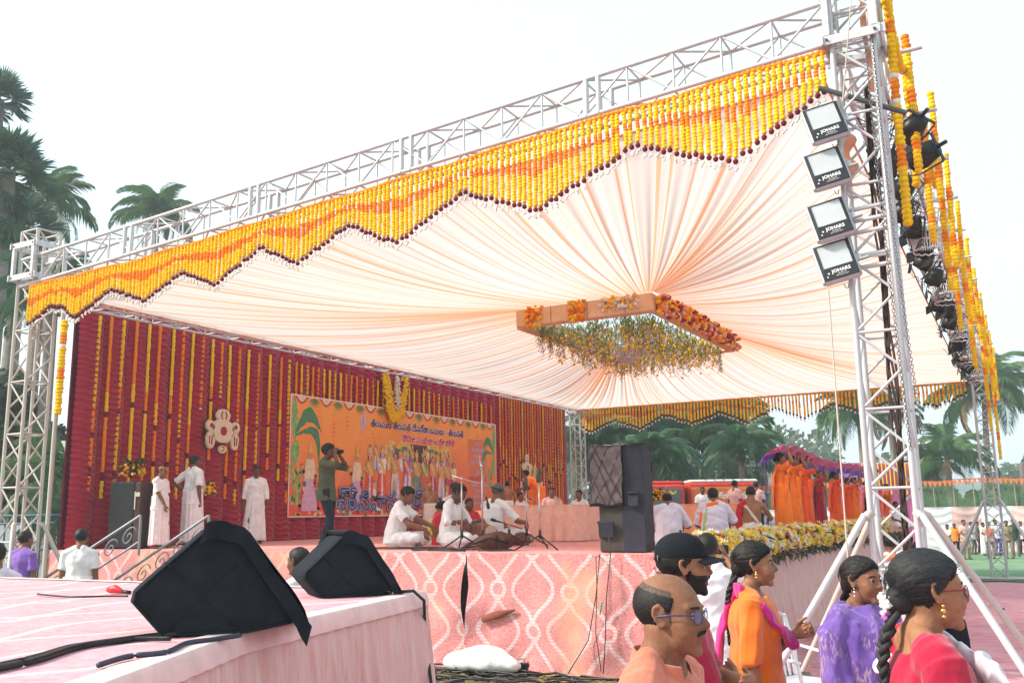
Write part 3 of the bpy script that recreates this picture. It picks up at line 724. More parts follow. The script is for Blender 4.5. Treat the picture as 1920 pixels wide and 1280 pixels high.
# ---- left platform (near), with skirt
PLC=[(-2.42,1.2),(-3.06,3.1),(-3.42,5.12)]
def platform():
    st=thing('speaker_platform','near left platform with a pale pink patterned top and pleated pink skirt','platform',(-6,2,0))
    pts=[onz(150,1300,HS),onz(450,1188,HS),onz(640,1145,HS),onz(790,1112,HS)]; pts=[V((p.x,p.y,0)) for p in pts]
    pts=[pts[0]-(pts[1]-pts[0]).normalized()*2.6]+pts
    # rounded far corner then the back edge going left
    c=pts[-1]; pts+= [c+V((-.03,.10,0)),c+V((-.12,.17,0)),c+V((-.3,.2,0)),c+V((-8.5,.2,0))]
    L=[0]; 
    for a,b in zip(pts,pts[1:]): L.append(L[-1]+(b-a).length)
    T=L[-1]
    def at(s):
        for i in range(len(L)-1):
            if s<=L[i+1]+1e-6: k=(s-L[i])/(L[i+1]-L[i]); p=pts[i].lerp(pts[i+1],k); d=(pts[i+1]-pts[i]).normalized(); return p,V((d.y,-d.x,0))
        return pts[-1],V((0,1,0))
    def fn(u,v):
        s=u*T; p,n=at(s); f=math.sin(s*42+2*math.sin(s*5))+.6*math.sin(s*93+1)+.5*math.sin(s*17)
        q=p+n*(.012*f*min(1,v*3)+.09*v+.02*math.sin(v*3)); zt=HS-.0
        return (q.x,q.y,zt-.07*min(1,v*8)*0-(HS-.02)*v)
    g=MB(); g.grid(fn,1100,10); g.build('pleated_skirt',pleatmat(),st,True)
    # soft border band along the edge, smooth pink cloth folded over the top
    bm=cloth('pink_border',(.72,.49,.46),.10)
    def bf(u,v):
        s=u*T; p,n=at(s); a=v*PI*.5; w_=.11+.012*math.sin(s*7)+.01*math.sin(s*19)
        if v<.5: q=p-n*(w_*(1-v*2)); z=HS+.006
        else: k=(v-.5)*2; q=p+n*(.022*math.sin(k*PI/2)+.004*math.sin(s*50)*k); z=HS+.006-.085*k
        return (q.x,q.y,z)
    g=MB(); g.grid(bf,400,10); g.build('border_band',bm,st,True)
    g=MB(); poly=[(p.x,p.y,HS) for p in pts]+[(-12,-4,HS)]; 
    g.poly(poly[::-1]); o=g.build('top_cloth',cm_left,st,True,False)
platform()
# ================================================================ truss work
def truss(root,A,B,su,sv,bay,rc=.024,rb=.012,mat=None,name_b='brace',faces=(0,1,2,3),doub=False):
    """box truss from A to B; su, sv: full cross-section vectors; four chords and zigzag webs on the faces"""
    mat=mat or steel; A,B,su,sv=V(A),V(B),V(su),V(sv)
    off=[(-.5,-.5),(.5,-.5),(.5,.5),(-.5,.5)]; C=[su*a+sv*b for a,b in off]
    for c in C: rod('chord',A+c,B+c,rc,mat,root)
    L=(B-A).length; n=max(1,round(L/bay)); 
    for i in range(n):
        p,q=A.lerp(B,i/n),A.lerp(B,(i+1)/n)
        for f in faces:
            c1,c2=C[f],C[(f+1)%4]
            if i%2==0: rod(name_b,p+c1,q+c2,rb,mat,root,n=6)
            else: rod(name_b,p+c2,q+c1,rb,mat,root,n=6)
            if i%2==0 or doub: rod('cross_bar',p+c1,p+c2,rb,mat,root,n=6)
    for f in range(4): rod('cross_bar',B+C[f],B+C[(f+1)%4],rb,mat,root,n=6)
def sleeve(root,c,w,h,mat):
    c=V(c)
    for z in(-h/2,h/2):
        for sx,sy,d in((0,-1,(w+.1,.02,.09)),(0,1,(w+.1,.02,.09)),(-1,0,(.02,w+.06,.09)),(1,0,(.02,w+.06,.09))):
            g=MB(); p=c+V((sx*w/2,sy*w/2,z)); g.box(p,d,bev=.004); pl=g.build('sleeve_plate',mat,root,True,False)
    for sx in(-1,1):
        for sy in(-1,1):
            g=MB(); g.box(c+V((sx*w*.42,sy*w*.47,0)),(.06,.05,h-.09),bev=.006); g.build('sleeve_post',mat,root,True,False)
            for z in(-h/2,h/2):
                g=MB(); g.tube([c+V((sx*w*.42,sy*(w/2+.012),z)),c+V((sx*w*.42,sy*(w/2+.028),z))],.013,6); g.build('bolt',darksteel,root,True,False)
def tower(label,x,y,z0,z1,w,mat,legs=1,foot=.95,hz=1.8,bay=.34):
    t=thing('truss_tower',label,'tower',(x,y,z0),0,'truss towers at the canopy corners')
    truss(t,(x,y,z0),(x,y,z1),(w,0,0),(0,w,0),bay,.027,.014,mat)
    if legs:
        for sx in(-1,1):
            for sy in(-1,1):
                a=V((x+sx*w*.62,y+sy*w*.62,hz)); b=V((x+sx*(w/2+foot),y+sy*(w/2+foot*.72),.03))
                rod('outrigger',a,b,.03,mat if sy<0 else steel_old,t)
                rod('clamp',a-V((sx*w*.13,sy*w*.13,-.02)),a+V((0,0,-.02)),.036,steel_old,t)
        for k in(-1,1): 
            rod('base_beam',V((x-foot-.3,y+k*w/2,.03)),V((x+foot+.3,y+k*w/2,.03)),.03,mat,t)
    return t
TW=.36
XT=X1+.22
nr=tower('tallest white truss tower at the near right, carrying four floodlights',XT,Y0,0,6.75,TW,steel,foot=1.05)
nl=tower('weathered truss tower at the far left end of the garland valance',X0+.13,Y0,0,6.25,.38,steel_old,foot=.8,bay=.4)
fl=tower('slim truss tower beside the right end of the maroon backdrop',X0+.15,Y1,0,5.75,.36,steel,foot=.7)
fr=tower('distant truss tower standing on green ground at the right',X1+.24,Y1,0,5.9,.36,steel,foot=1.0,hz=2.0)
sleeve(nr,(XT,Y0,6.38),.5,.5,steel); sleeve(nl,(X0+.13,Y0,5.75),.56,.5,steel); sleeve(fl,(X0+.15,Y1,5.35),.5,.4,steel); sleeve(fr,(X1+.24,Y1,5.4),.5,.4,steel)
for dz in(.0,.12,.36,.48,.6): # doubled rungs where two tower sections meet
    z=3.95+dz*.9; rod('cross_bar',(XT-TW/2,Y0-TW/2,z),(XT+TW/2,Y0-TW/2,z+.02),.02,steel,nr)
def roof_truss(label,A,B,w,h,rc=.025,rb=.013,bay=.5,side='x'):
    A,B=V(A),V(B); d=(B-A).normalized(); s=V((0,1,0)) if abs(d.x)>.5 else V((1,0,0))
    t=thing('roof_truss',label,'truss',A,0,'roof trusses of the canopy')
    truss(t,A,B,s*w,V((0,0,h)),bay,rc,rb,steel,doub=True)
    # doubled posts at the section joints
    L=(B-A).length; n=int(L/2.4)
    for i in range(1,n+1):
        for e in(-.07,.07):
            p=A+d*(i*L/(n+1)+e)
            for q in(-.5,.5): rod('joint_post',p+s*w*q-V((0,0,h/2)),p+s*w*q+V((0,0,h/2)),.03,steel,t)
    return t
roof_truss('near white box truss above the marigold valance',(X0,Y0-.02,5.58),(X1,Y0-.02,6.33),.36,.42)
roof_truss('left box truss above the maroon backdrop',(X0,Y0,5.45),(X0,Y1,5.42),.34,.34,.02,.011,.6)
roof_truss('far box truss above the back valance',(X0,Y1,5.42),(X1,Y1,5.4),.34,.34,.02,.011,.7)
roof_truss('right box truss carrying the row of stage lights',(XT-.05,Y0,6.3),(XT-.05,Y1,5.45),.36,.40,.025,.013,.55)
# slim truss that carries the backdrop
t=thing('backdrop_truss','slim truss that the maroon backdrop hangs from','truss',(BX,Y0+1,5.6)); truss(t,(BX-.05,10.2,5.70),(BX-.05,29.8,5.66),(.2,0,0),(0,0,.2),.5,.02,.01,steel)
for y in(10.2,14,18,22,26,29.6): rod('post',(BX-.25,y,0),(BX-.25,y,5.7),.04,steel_old,t)

# ================================================================ canopy cloth
def canopy():
    t=thing('canopy','white and peach pleated cloth canopy gathered to a central frame','canopy',(-7.2,18.5,5.3))
    m,tt,b=newmat('canopy_cloth',.9,0,.1)
    uvn=tt.nodes.new('ShaderNodeUVMap'); uvn.uv_map='UVMap'; U_,V_,_=xyz(tt,uvn.outputs[0])
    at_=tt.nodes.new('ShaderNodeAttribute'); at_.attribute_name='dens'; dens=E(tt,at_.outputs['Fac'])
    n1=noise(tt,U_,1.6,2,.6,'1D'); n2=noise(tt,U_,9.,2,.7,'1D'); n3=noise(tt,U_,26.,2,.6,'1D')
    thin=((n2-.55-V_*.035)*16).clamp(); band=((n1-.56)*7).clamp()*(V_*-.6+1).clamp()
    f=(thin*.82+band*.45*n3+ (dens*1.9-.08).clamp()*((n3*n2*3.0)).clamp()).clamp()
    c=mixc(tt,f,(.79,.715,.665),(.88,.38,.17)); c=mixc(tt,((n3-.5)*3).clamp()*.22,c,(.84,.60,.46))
    tt.links.new(c,b.inputs['Base Color'])
    tr=tt.nodes.new('ShaderNodeBsdfTranslucent'); tt.links.new(c,tr.inputs[0]); ms=tt.nodes.new('ShaderNodeMixShader'); ms.inputs[0].default_value=.50
    tt.links.new(b.outputs[0],ms.inputs[1]); tt.links.new(tr.outputs[0],ms.inputs[2]); tt.links.new(ms.outputs[0],tt.nodes['Material Output'].inputs[0])
    ox0,ox1,oy0,oy1=X0+.2,X1-.12,Y0+.22,Y1-.2
    ix0,ix1,iy0,iy1=-7.45,-5.0,13.8,18.2
    def zo(x,y): 
        a=(x-X0)/(X1-X0); b_=(y-Y0)/(Y1-Y0); return (5.33*(1-a)+6.0*a)*(1-b_)+5.22*b_
    def tri(w_,n):  # gathers: maps even parameter to bunched one
        return w_-.115*math.sin(2*PI*n*w_)/(n)*1.0*1.25
    sides=[((ox0,oy0),(ox1,oy0),(ix0,iy0),(ix1,iy0),2),((ox1,oy0),(ox1,oy1),(ix1,iy0),(ix1,iy1),2),((ox1,oy1),(ox0,oy1),(ix1,iy1),(ix0,iy1),2),((ox0,oy1),(ox0,oy0),(ix0,iy1),(ix0,iy0),2)]
    per=0
    for k,(a,b_,c_,d_,ng) in enumerate(sides):
        L=math.hypot(b_[0]-a[0],b_[1]-a[1]); nu=int(L*26); nv=16
        vs=[];uv=[];dn=[]
        g=MB()
        for j in range(nv+1):
            v=j/nv
            for i in range(nu+1):
                u=i/nu; ui=tri(u,1); s=per+u*L
                xi,yi=c_[0]+(d_[0]-c_[0])*ui,c_[1]+(d_[1]-c_[1])*ui; xo,yo=a[0]+(b_[0]-a[0])*u,a[1]+(b_[1]-a[1])*u
                x,y=xi+(xo-xi)*v,yi+(yo-yi)*v; zi=5.30; z=zi+(zo(xo,yo)-zi)*v
                z-=.20*math.sin(PI*v)*(1+.15*math.sin(s*1.3))
                pl=math.sin(s*13+2*math.sin(s*2.1))+.6*math.sin(s*29+1)+.5*math.sin(s*5.3)
                z+=.014*pl*(.25+math.sin(PI*min(1,v*1.05))*.9)
                g.v.append((x,y,z)); uv.append((s,v))
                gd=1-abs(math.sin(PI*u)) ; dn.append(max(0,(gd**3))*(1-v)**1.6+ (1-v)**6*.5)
        for j in range(nv):
            for i in range(nu): q=j*(nu+1)+i; g.f.append((q,q+1,q+nu+2,q+nu+1)); g.m.append(0)
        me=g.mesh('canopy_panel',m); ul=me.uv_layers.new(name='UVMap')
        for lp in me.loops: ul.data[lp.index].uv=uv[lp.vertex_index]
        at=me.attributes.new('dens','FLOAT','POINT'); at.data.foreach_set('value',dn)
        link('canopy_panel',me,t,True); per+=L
    # peach piping rope around the edge
    pm=cloth('peach_edge',(.75,.32,.18))
    for a,b_ in(((ox0,oy0),(ox1,oy0)),((ox1,oy0),(ox1,oy1)),((ox1,oy1),(ox0,oy1)),((ox0,oy1),(ox0,oy0))):
        rod('edge_piping',(a[0],a[1],zo(*a)-.01),(b_[0],b_[1],zo(*b_)-.01),.014,pm,t,n=6)
    pink=M('canopy_rope',(.7,.35,.25),.8)
    return t
canopy()
# ---- flower-decked frame hanging at the canopy centre
def centre_frame():
    t=thing('ceiling_decoration','cream rectangular ceiling frame with flower clusters and hanging greenery','ceiling frame',(-6.2,16,5.0))
    cr=M('cream_board',(.72,.50,.30),.8,0,.1,5)
    x0,x1,y0,y1,z0,z1=-7.45,-5.0,13.8,18.2,4.98,5.27
    for nm,c,d in(('frame_board',((x0+x1)/2,y0,(z0+z1)/2),(x1-x0,.22,z1-z0)),('frame_board',((x0+x1)/2,y1,(z0+z1)/2),(x1-x0,.22,z1-z0)),('frame_board',(x0,(y0+y1)/2,(z0+z1)/2),(.22,y1-y0-.226,z1-z0)),('frame_board',(x1,(y0+y1)/2,(z0+z1)/2),(.22,y1-y0-.226,z1-z0))):
        g=MB(); g.box(c,d,bev=.01); g.build(nm,cr,t,True,False)
    for i in range(1,4):
        g=MB(); g.box((x0+(x1-x0)*i/4+.05*i,y0-.112,(z0+z1)/2),(.006,.006,z1-z0-.02)); g.build('board_joint',darksteel,t,True,False)
    r=random.Random(5)
    def clump(cx,cy,cz,lx,ly,lz,n,mats,rad=.04):
        for mi,mt in enumerate(mats):
            g=MB(); 
            for k in range(n//len(mats)): g.ball((cx+r.uniform(-1,1)*lx,cy+r.uniform(-1,1)*ly,cz+r.uniform(-1,1)*lz),rad*r.uniform(.7,1.2),6,4,(1,1,.8))
            tag(g.build('flowers',mt,t,True),kind='stuff')
    pinkf=M('flower_pink',(.75,.5,.45),.8,0,.2,30)
    clump(x0+.35,y0-.13,5.12,.14,.05,.17,60,[mar_y,mar_o]); clump(x0+1.15,y0-.13,5.12,.14,.05,.18,70,[mar_o,mar_y]); clump(x0+1.9,y0-.12,5.16,.34,.05,.11,100,[mar_y,pinkf,white_fl])
    clump(x1+.10,(y0+y1)/2,5.12,.07,(y1-y0)/2,.16,560,[mar_y,pinkf,mar_o,M('flower_red',(.35,.02,.05),.8)],.045)
    clump((x0+x1)/2,y1,5.12,1.2,.1,.15,150,[mar_y,pinkf],.045)
    # hanging vines: thin stems with narrow leaves, flowers and silvery tinsel
    g=MB(); fl_=MB(); sv=MB()
    for i in range(720):
        x=r.uniform(x0+.15,x1-.15); y=r.uniform(y0+.2,y1-.2); ln=r.uniform(.22,.58)
        px,py=x,y
        for s in range(int(ln/.022)):
            z=z0+.1-s*.022; a=r.uniform(0,6.28); L=r.uniform(.05,.10)*(1.1-.5*s*.022/ln); dx,dy=math.cos(a)*L,math.sin(a)*L
            g.add([(px,py,z),(px+dx*.5-dy*.14,py+dy*.5+dx*.14,z-.01),(px+dx,py+dy,z-L*.9),(px+dx*.5+dy*.14,py+dy*.5-dx*.14,z-.015)],[(0,1,2,3)])
        if r.random()<.7: fl_.ball((x+r.uniform(-.05,.05),y,z0+.1-ln+r.uniform(-.05,.2)),r.uniform(.018,.035),6,4)
        if r.random()<.6:
            for q in range(5): sv.ball((x+r.uniform(-.06,.06),y+r.uniform(-.05,.05),z0+.1-ln-r.uniform(-.12,.05)),.012,5,3)
    tag(g.build('hanging_vines',M('vine_leaf',(.21,.22,.06),.7,0,.4,20,trans=.3),t,True),kind='stuff'); tag(fl_.build('hanging_flowers',mar_y,t,True),kind='stuff'); tag(sv.build('small_blossoms',pinkf,t,True),kind='stuff')
    g=MB(); 
    for i in range(60):
        a=2*PI*i/60; 
        for rr,zz in((.1,.0),(.2,.03),(.3,.06)): g.loft([(x0+1.25+rr*math.cos(a),15.6+rr*math.sin(a),4.95+zz),(x0+1.25+rr*math.cos(a),15.6+rr*math.sin(a),4.5+zz*2)],[.004,.004],4,round_=False)
    tag(g.build('crystal_strands',M('crystal',(.7,.7,.72),.15,.2),t,True),kind='stuff')
centre_frame()

# ================================================================ garlands
def flower_string(mb,p0,length,segs,rad=.032,step=.047,n=7,jit=1,r=rnd):
    """threaded marigolds: one ruffled disc per flower; segs: list of (end fraction, material index)"""
    N=max(2,int(length/step)); x0,y0,z0=p0; dx=r.uniform(-.012,.012)*jit; dy=r.uniform(-.01,.01)
    for i in range(N):
        t=(i+.5)/N; mi=next((m for e,m in segs if t<=e),segs[-1][1]); mb.mi=mi
        if mi<0: continue
        z=z0-length*(i/N); h=length/N; rr=rad*r.uniform(.86,1.1); a0=r.uniform(0,1)
        ox=x0+dx*math.sin(t*2.5)+r.uniform(-.003,.003); oy=y0+dy*t
        b=len(mb.v)
        for zz,k in((z,.78),(z-h*.25,1.),(z-h*.7,1.),(z-h*1.0,.78)):
            for q in range(n):
                a=a0+2*PI*q/n; kk=k*(1 if q%2 else .86); mb.v.append((ox+math.cos(a)*rr*kk,oy+math.sin(a)*rr*kk,zz))
        for l in range(3):
            for q in range(n): w=(q+1)%n; mb.f.append((b+l*n+q,b+(l+1)*n+q,b+(l+1)*n+w,b+l*n+w)); mb.m.append(mi)
        mb.f.append(tuple(b+q for q in range(n))); mb.m.append(mi); mb.f.append(tuple(b+3*n+q for q in range(n-1,-1,-1))); mb.m.append(mi)
def garland_rope(mb,pts,rad=.03,step=.035,n=7,mi=0,r=rnd):
    pts=[V(p) for p in pts]
    mb.mi=mi
    for a,b in zip(pts,pts[1:]):
        L=(b-a).length; N=max(1,int(L/step)); d=(b-a).normalized(); s=d.cross(V((0,0,1))).normalized() if abs(d.z)<.95 else V((1,0,0)); u=s.cross(d)
        for i in range(N):
            c=a.lerp(b,i/N); h=L/N; rr=rad*r.uniform(.85,1.12); a0=r.random(); bb=len(mb.v)
            for q0,k in((0,.6),(.3,1),(.75,1),(1.05,.6)):
                for q in range(n):
                    an=a0+2*PI*q/n; kk=k*(1 if q%2 else .87); mb.v.append(tuple(c+d*h*q0+(s*math.cos(an)+u*math.sin(an))*rr*kk))
            for l in range(3):
                for q in range(n): w=(q+1)%n; mb.f.append((bb+l*n+q,bb+l*n+w,bb+(l+1)*n+w,bb+(l+1)*n+q)); mb.m.append(mi)
def interp(x,tab):
    for (a,va),(b,vb) in zip(tab,tab[1:]):
        if a<=x<=b: return va+(vb-va)*(x-a)/(b-a)
    return tab[0][1] if x<tab[0][0] else tab[-1][1]
def valance(label,y,topz,low,x0,x1,sp,rad,mats,band=(.30,.55),step=.047,n=7,tassel=True,group=None):
    t=thing('garland_valance',label,'garland',((x0+x1)/2,y,topz(x0)),0,'zigzag marigold valances round the canopy')
    g=MB(); N=int((x1-x0)/1.0); pts=[(x0+(x1-x0)*i/(N*3),y,topz(x0+(x1-x0)*i/(N*3))+.012*math.sin(i*1.7)) for i in range(N*3+1)]
    garland_rope(g,pts,rad*1.1,.045,n); g.build('top_garland',mats[1],t,True)
    x=x0+.02
    while x<x1-.02:
        zt=topz(x)-.01; zl=interp(x,low)+rnd.uniform(-.02,.02); L=max(.25,zt-zl)
        Lm=interp(x,[(a,(topz(a)-b)) for a,b in low]); 
        c0=band[0]*L+.02; c1=band[1]*L
        segs=[(max(.04,c0/L+rnd.uniform(-.03,.03)),0),(c1/L+rnd.uniform(-.03,.03),1),(1,0)]
        g=MB(); flower_string(g,(x,y,zt),L-.08,segs,rad,step,n); o=g.build('garland_string',mats[:2],t,True)
        if tassel:
            g=MB(); g.ball((x,y,zt-L+.045),rad*1.0,7,5); g.build('maroon_flower',mats[2],o,True)
            g=MB()
            for q in range(3): g.ball((x+rnd.uniform(-.018,.018),y+rnd.uniform(-.015,.015),zt-L-.005-q*.018),rad*.55,5,4)
            g.build('white_tip',mats[3],o,True)
        x+=sp*rnd.uniform(.88,1.12)
    return t
MATS=[mar_y,mar_o,mar_m,white_fl]
toptab=[(-13.3,5.33),(-10.74,5.40),(-8.91,5.53),(-5.54,5.77),(-4.02,5.89),(-2.82,5.95),(-2.06,6.02),(-1.29,6.06)]
lowtab=[(-13.0,4.70),(-12.73,4.80),(-12.49,4.92),(-12.2,4.9),(-11.92,4.68),(-11.15,5.02),(-10.47,4.76),(-9.72,5.06),(-9.11,4.81),(-8.33,5.19),(-7.7,4.89),(-6.92,5.26),(-6.21,4.92),(-5.3,5.37),(-4.36,4.99),(-3.24,5.48),(-2.22,5.11),(-1.34,5.62)]
valance('near marigold valance hung in zigzags of yellow and orange strings with maroon tips',8.53,lambda x:interp(x,toptab),lowtab,-13.0,-1.30,.066,.0285,MATS,step=.034)
lowb=[(-13.0,4.7),(-12.57,4.43),(-11.71,4.75),(-10.8,4.44),(-10.02,4.84),(-9.09,4.51),(-8.2,4.8),(-7.38,4.43),(-6.56,4.80),(-5.72,4.46),(-4.84,4.82),(-4.08,4.51),(-3.2,4.85),(-2.16,4.56),(-1.3,4.9)]
valance('far marigold valance along the back edge with trees showing between its strings',28.05,lambda x:5.22,lowb,-12.95,-1.3,.108,.036,MATS,step=.08,n=5)
# ---- loose single garlands at the left tower and along the right side
def hanging(label,p,L,segs,rad=.05,parent=None,group=None,name='marigold_garland'):
    t=tag(link(name,(lambda g:(flower_string(g,(0,0,0),L,segs,rad,.05,8),g.mesh('garland',[mar_y,mar_o,white_fl]))[1])(MB())),label,'garland',group); t.location=p; return t
p=ony(122,600,8.35); hanging('single long garland dangling beside the far left tower',p,1.35,[(.16,0),(.26,1),(.28,2),(.5,0),(.62,1),(.86,0),(1,0)],.055)
ZT=lambda y: 6.6-(y-Y0)*(6.6-5.75)/(Y1-Y0)
# ================================================================ maroon backdrop
def backdrop():
    t=thing('backdrop_curtain','tall ruched maroon curtain along the back of the stage','curtain',(BX,10.3,HS))
    mt=cloth('maroon_satin',(.35,.006,.035),.15); mt.node_tree.nodes['Principled BSDF'].inputs['Roughness'].default_value=.55
    ms=[]
    for k in range(6):
        g=MB(); r=random.Random(k); ph=r.random()*6; dr=r.uniform(.16,.26)
        def fn(u,v):
            y=u*.5; z=4.22*(1-v); c=(u-.5)*2
            arg=(z*9.5+dr*9.5*c*c*1.3+.4*math.sin(z*2+ph))*PI+ph+.6*math.sin(z*5+ph*2)
            f=(1-abs(math.sin(arg)))**1.3*.062*(1-.45*c*c)
            return (f+.10*(1-c*c)+.01*math.sin(z*3+ph),y,z)
        g.grid(fn,8,260); ms.append(g.mesh('curtain_panel',mt))
    y=10.35; k=0
    while y<29.3:
        o=link('curtain_panel',ms[k%6],t); o.location=(0,y-10.3,0.02); k+=1; y+=.497
    g=MB(); g.box((BX-.06,19.95,3.5),(.04,19.3,4.3)); g.build('backing_cloth',cloth('maroon_back',(.10,.004,.02)),t,True,False)
backdrop()
SX=BX+.11
def string_row(label,specs,rad,step=.05):
    t=thing('garland_row',label,'garlands',(SX,specs[0][0],specs[0][1]),0)
    for y,zt,zb,kind in specs:
        L=zt-zb; o1,y1=(1,0) if kind%2 else (0,1)
        e1=rnd.uniform(.5,.68); e2=e1+rnd.uniform(.03,.05)
        segs=[(e1*.78,o1),(e1,y1),(e2-.015,2),(.86,o1 if kind%3 else y1),(.90,2) ,(1,y1)] if L>2 else [(.75,o1),(1,y1)] if kind%3 else [(1,o1)]
        g=MB(); flower_string(g,(SX,y,zt),L,segs,rad,step,7); o=g.build('garland_string',[mar_y,mar_o,mar_m],t,True)
        if L<1.5: 
            g=MB(); g.ball((SX,y,zb-.06),.03,6,4); g.build('white_tip',white_fl,o,True)
    return t
K=14.3/13.15     # backdrop plane scale
def yz(px,py): p=onx(px,py,SX); return p.y,p.z
left=[]
xs=[(188,590,145,925),(210,592,177,934),(233,598,198,930),(258,600,222,905),(281,606,245,900),(301,610,264,905),(327,613,286,905),(345,618,312,935),(363,622,335,965),(382,630,372,760),(400,634,352,860),(417,640,398,735),(432,645,402,935),(450,650,420,945),(467,654,443,918),(486,660,465,905),(507,663,487,880),(528,668,505,900),(543,672,521,945),(556,676,540,947)]
for i,(a,b,c,d) in enumerate(xs):
    ya,za=yz(a,b+2); yc,zc=yz(a-(a-c)*.0,d); yb,zb=yz(c,d); left.append((ya,za,max(zb,2.0),i))
# verticals hang straight down
string_row('tall orange and yellow garland strings hanging on the left half of the maroon curtain',left,.037)
top=[]; px=566
while px<925:
    a,za=yz(px,679+(px-566)*.2156+4); L=.82
    top.append((a,za,za-L-.05*math.sin(px),int(px))); px+= 10.6-.0058*(px-566)*1.0
string_row('row of short garland strings with white tips above the printed banner',top,.033)
right=[]; y0_,_=yz(937,770); y=y0_
i=0
while y<29.4:
    right.append((y,5.50,HS+.25+.1*math.sin(i*1.3),i*2+1 if i%4 else i)); y+=.180+.02*math.sin(i); i+=1
string_row('dense wall of garland strings covering the curtain right of the banner',right,.026,.055)
# ---- white flower emblems
def emblem(kind,label,px,py,w,h):
    p=onx(px,py,SX+.09); t=thing('flower_emblem',label,'floral emblem',p,PI/2)
    cr=M('jasmine_cream',(.74,.62,.45),.85,0,.2,40,.8,160,.01); rd=M('rose_red',(.33,.01,.03),.8,0,.2,30,.6)
    def blob(cx,cz,rx,rz,m,name,yy=0,th=.05,n=28,wob=.06):
        g=MB(); k=len(g.v); r=random.Random(int(cx*100+cz*33)+9)
        pts=[(cx+rx*math.cos(2*PI*i/n)*(1+r.uniform(-wob,wob)),cz+rz*math.sin(2*PI*i/n)*(1+r.uniform(-wob,wob))) for i in range(n)]
        g.v=[(a,yy-th,b) for a,b in pts]+[(a*1.03-cx*.03,yy,b*1.03-cz*.03) for a,b in pts]
        g.f=[tuple(range(n))]+[(i,i+n,(i+1)%n+n,(i+1)%n) for i in range(n)]; g.m=[0]*len(g.f)
        g.build(name,m,t,smooth=False)
    def arc(pts,r,m,name):
        g=MB(); g.loft(pts,[r]*len(pts),7); g.build(name,m,t)
    if kind=='wheel':
        blob(0,0,w*.36,h*.28,cr,'flower_disc'); blob(0,h*.36,w*.22,h*.15,cr,'top_knot',.0,.045); blob(0,.0,w*.10,h*.10,rd,'rose_centre',-.05,.012)
        for s in(-1,1):
            blob(s*w*.42,h*.10,w*.13,h*.13,cr,'side_lobe'); blob(s*w*.40,-h*.22,w*.13,h*.20,cr,'side_lobe'); blob(s*w*.40,h*.11,w*.05,h*.05,rd,'rose_dot',-.05,.012)
            arc([(s*w*.36,-.056,-h*.12),(s*w*.38,-.056,-h*.32)],.012,rd,'rose_line'); arc([(s*w*.45,-.056,-h*.14),(s*w*.45,-.056,-h*.3)],.010,rd,'rose_line'); arc([(s*w*.06,-.05,h*.28),(s*w*.09,-.05,h*.36),(s*w*.05,-.05,h*.44)],.012,rd,'rose_line')
        blob(0,-h*.42,w*.12,h*.09,cr,'bottom_knot'); arc([(-w*.05,-.05,-h*.36),(w*.03,-.05,-h*.37),(w*.03,-.05,-h*.44),(-w*.04,-.05,-h*.46)],.01,rd,'rose_line')
    else:
        blob(0,0,w*.30,h*.28,cr,'flower_disc'); blob(0,h*.38,w*.16,h*.14,cr,'top_knot'); blob(0,-h*.36,w*.18,h*.16,cr,'bottom_knot')
        for s in(-1,1): blob(s*w*.38,h*.08,w*.14,h*.12,cr,'side_lobe'); blob(s*w*.36,-h*.25,w*.13,h*.17,cr,'side_lobe'); arc([(s*w*.36,-.056,-h*.18),(s*w*.36,-.056,-h*.32)],.012,rd,'rose_line')
        arc([(-w*.10,-.056,h*.02),(-w*.06,-.056,h*.12),(w*.06,-.056,h*.12),(w*.10,-.056,h*.02),(w*.02,-.056,-h*.04),(0,-.056,-h*.16)],.016,rd,'rose_line')
        for z in(.30,.36,.42): arc([(-w*.07,-.05,h*z),(w*.07,-.05,h*z)],.01,rd,'rose_line')
emblem('wheel','white and red wheel shaped flower emblem on the curtain above the men in white',416,808,.80,.86)
emblem('conch','white and red conch shaped flower emblem on the dense garlands at the right',987,880,.62,.92)
def vee():
    p=onx(738,782,SX+.1); t=thing('v_shaped_garland','thick yellow marigold V with a white flower spike above the banner','garland',p,PI/2)
    def arm(name,m,pts,r,n=900,rad=.03,zz=0):
        g=MB(); rr=random.Random(4)
        L=len(pts)-1
        for i in range(n):
            u=rr.random()*L; k=min(int(u),L-1); a,b=V(pts[k]),V(pts[k+1]); c=a.lerp(b,u-k); w=r[k]+(r[k+1]-r[k])*(u-k)
            an=rr.random()*6.28; q=math.sqrt(rr.random())*w; g.ball((c.x+math.cos(an)*q,zz-.02-rr.random()*.07,c.z+math.sin(an)*q),rad*rr.uniform(.8,1.2),5,4)
        return tag(g.build(name,m,t),kind='stuff')
    W=.58;H_=.98
    arm('marigold_vee',mar_y,[(-W*.72,0,H_),(-W*.45,0,.35),(-.12,0,.02),(.12,0,.02),(W*.45,0,.35),(W*.72,0,H_)],[.15,.16,.15,.15,.16,.15],1300)
    arm('red_edge',M('rose_red',(.33,.01,.03)),[(-W*.42,0,H_-.03),(-W*.2,0,.4),(0,0,.2),(W*.2,0,.4),(W*.42,0,H_-.03)],[.03]*5,160,.025,-.04)
    arm('white_spike',M('jasmine_cream',(.74,.62,.45)),[(0,0,H_+.02),(0,0,.55),(0,0,.30)],[.04,.13,.12],330,.028,-.05)
    g=MB(); g.box((0,0,.5),(.9,.02,.9)); 
vee()
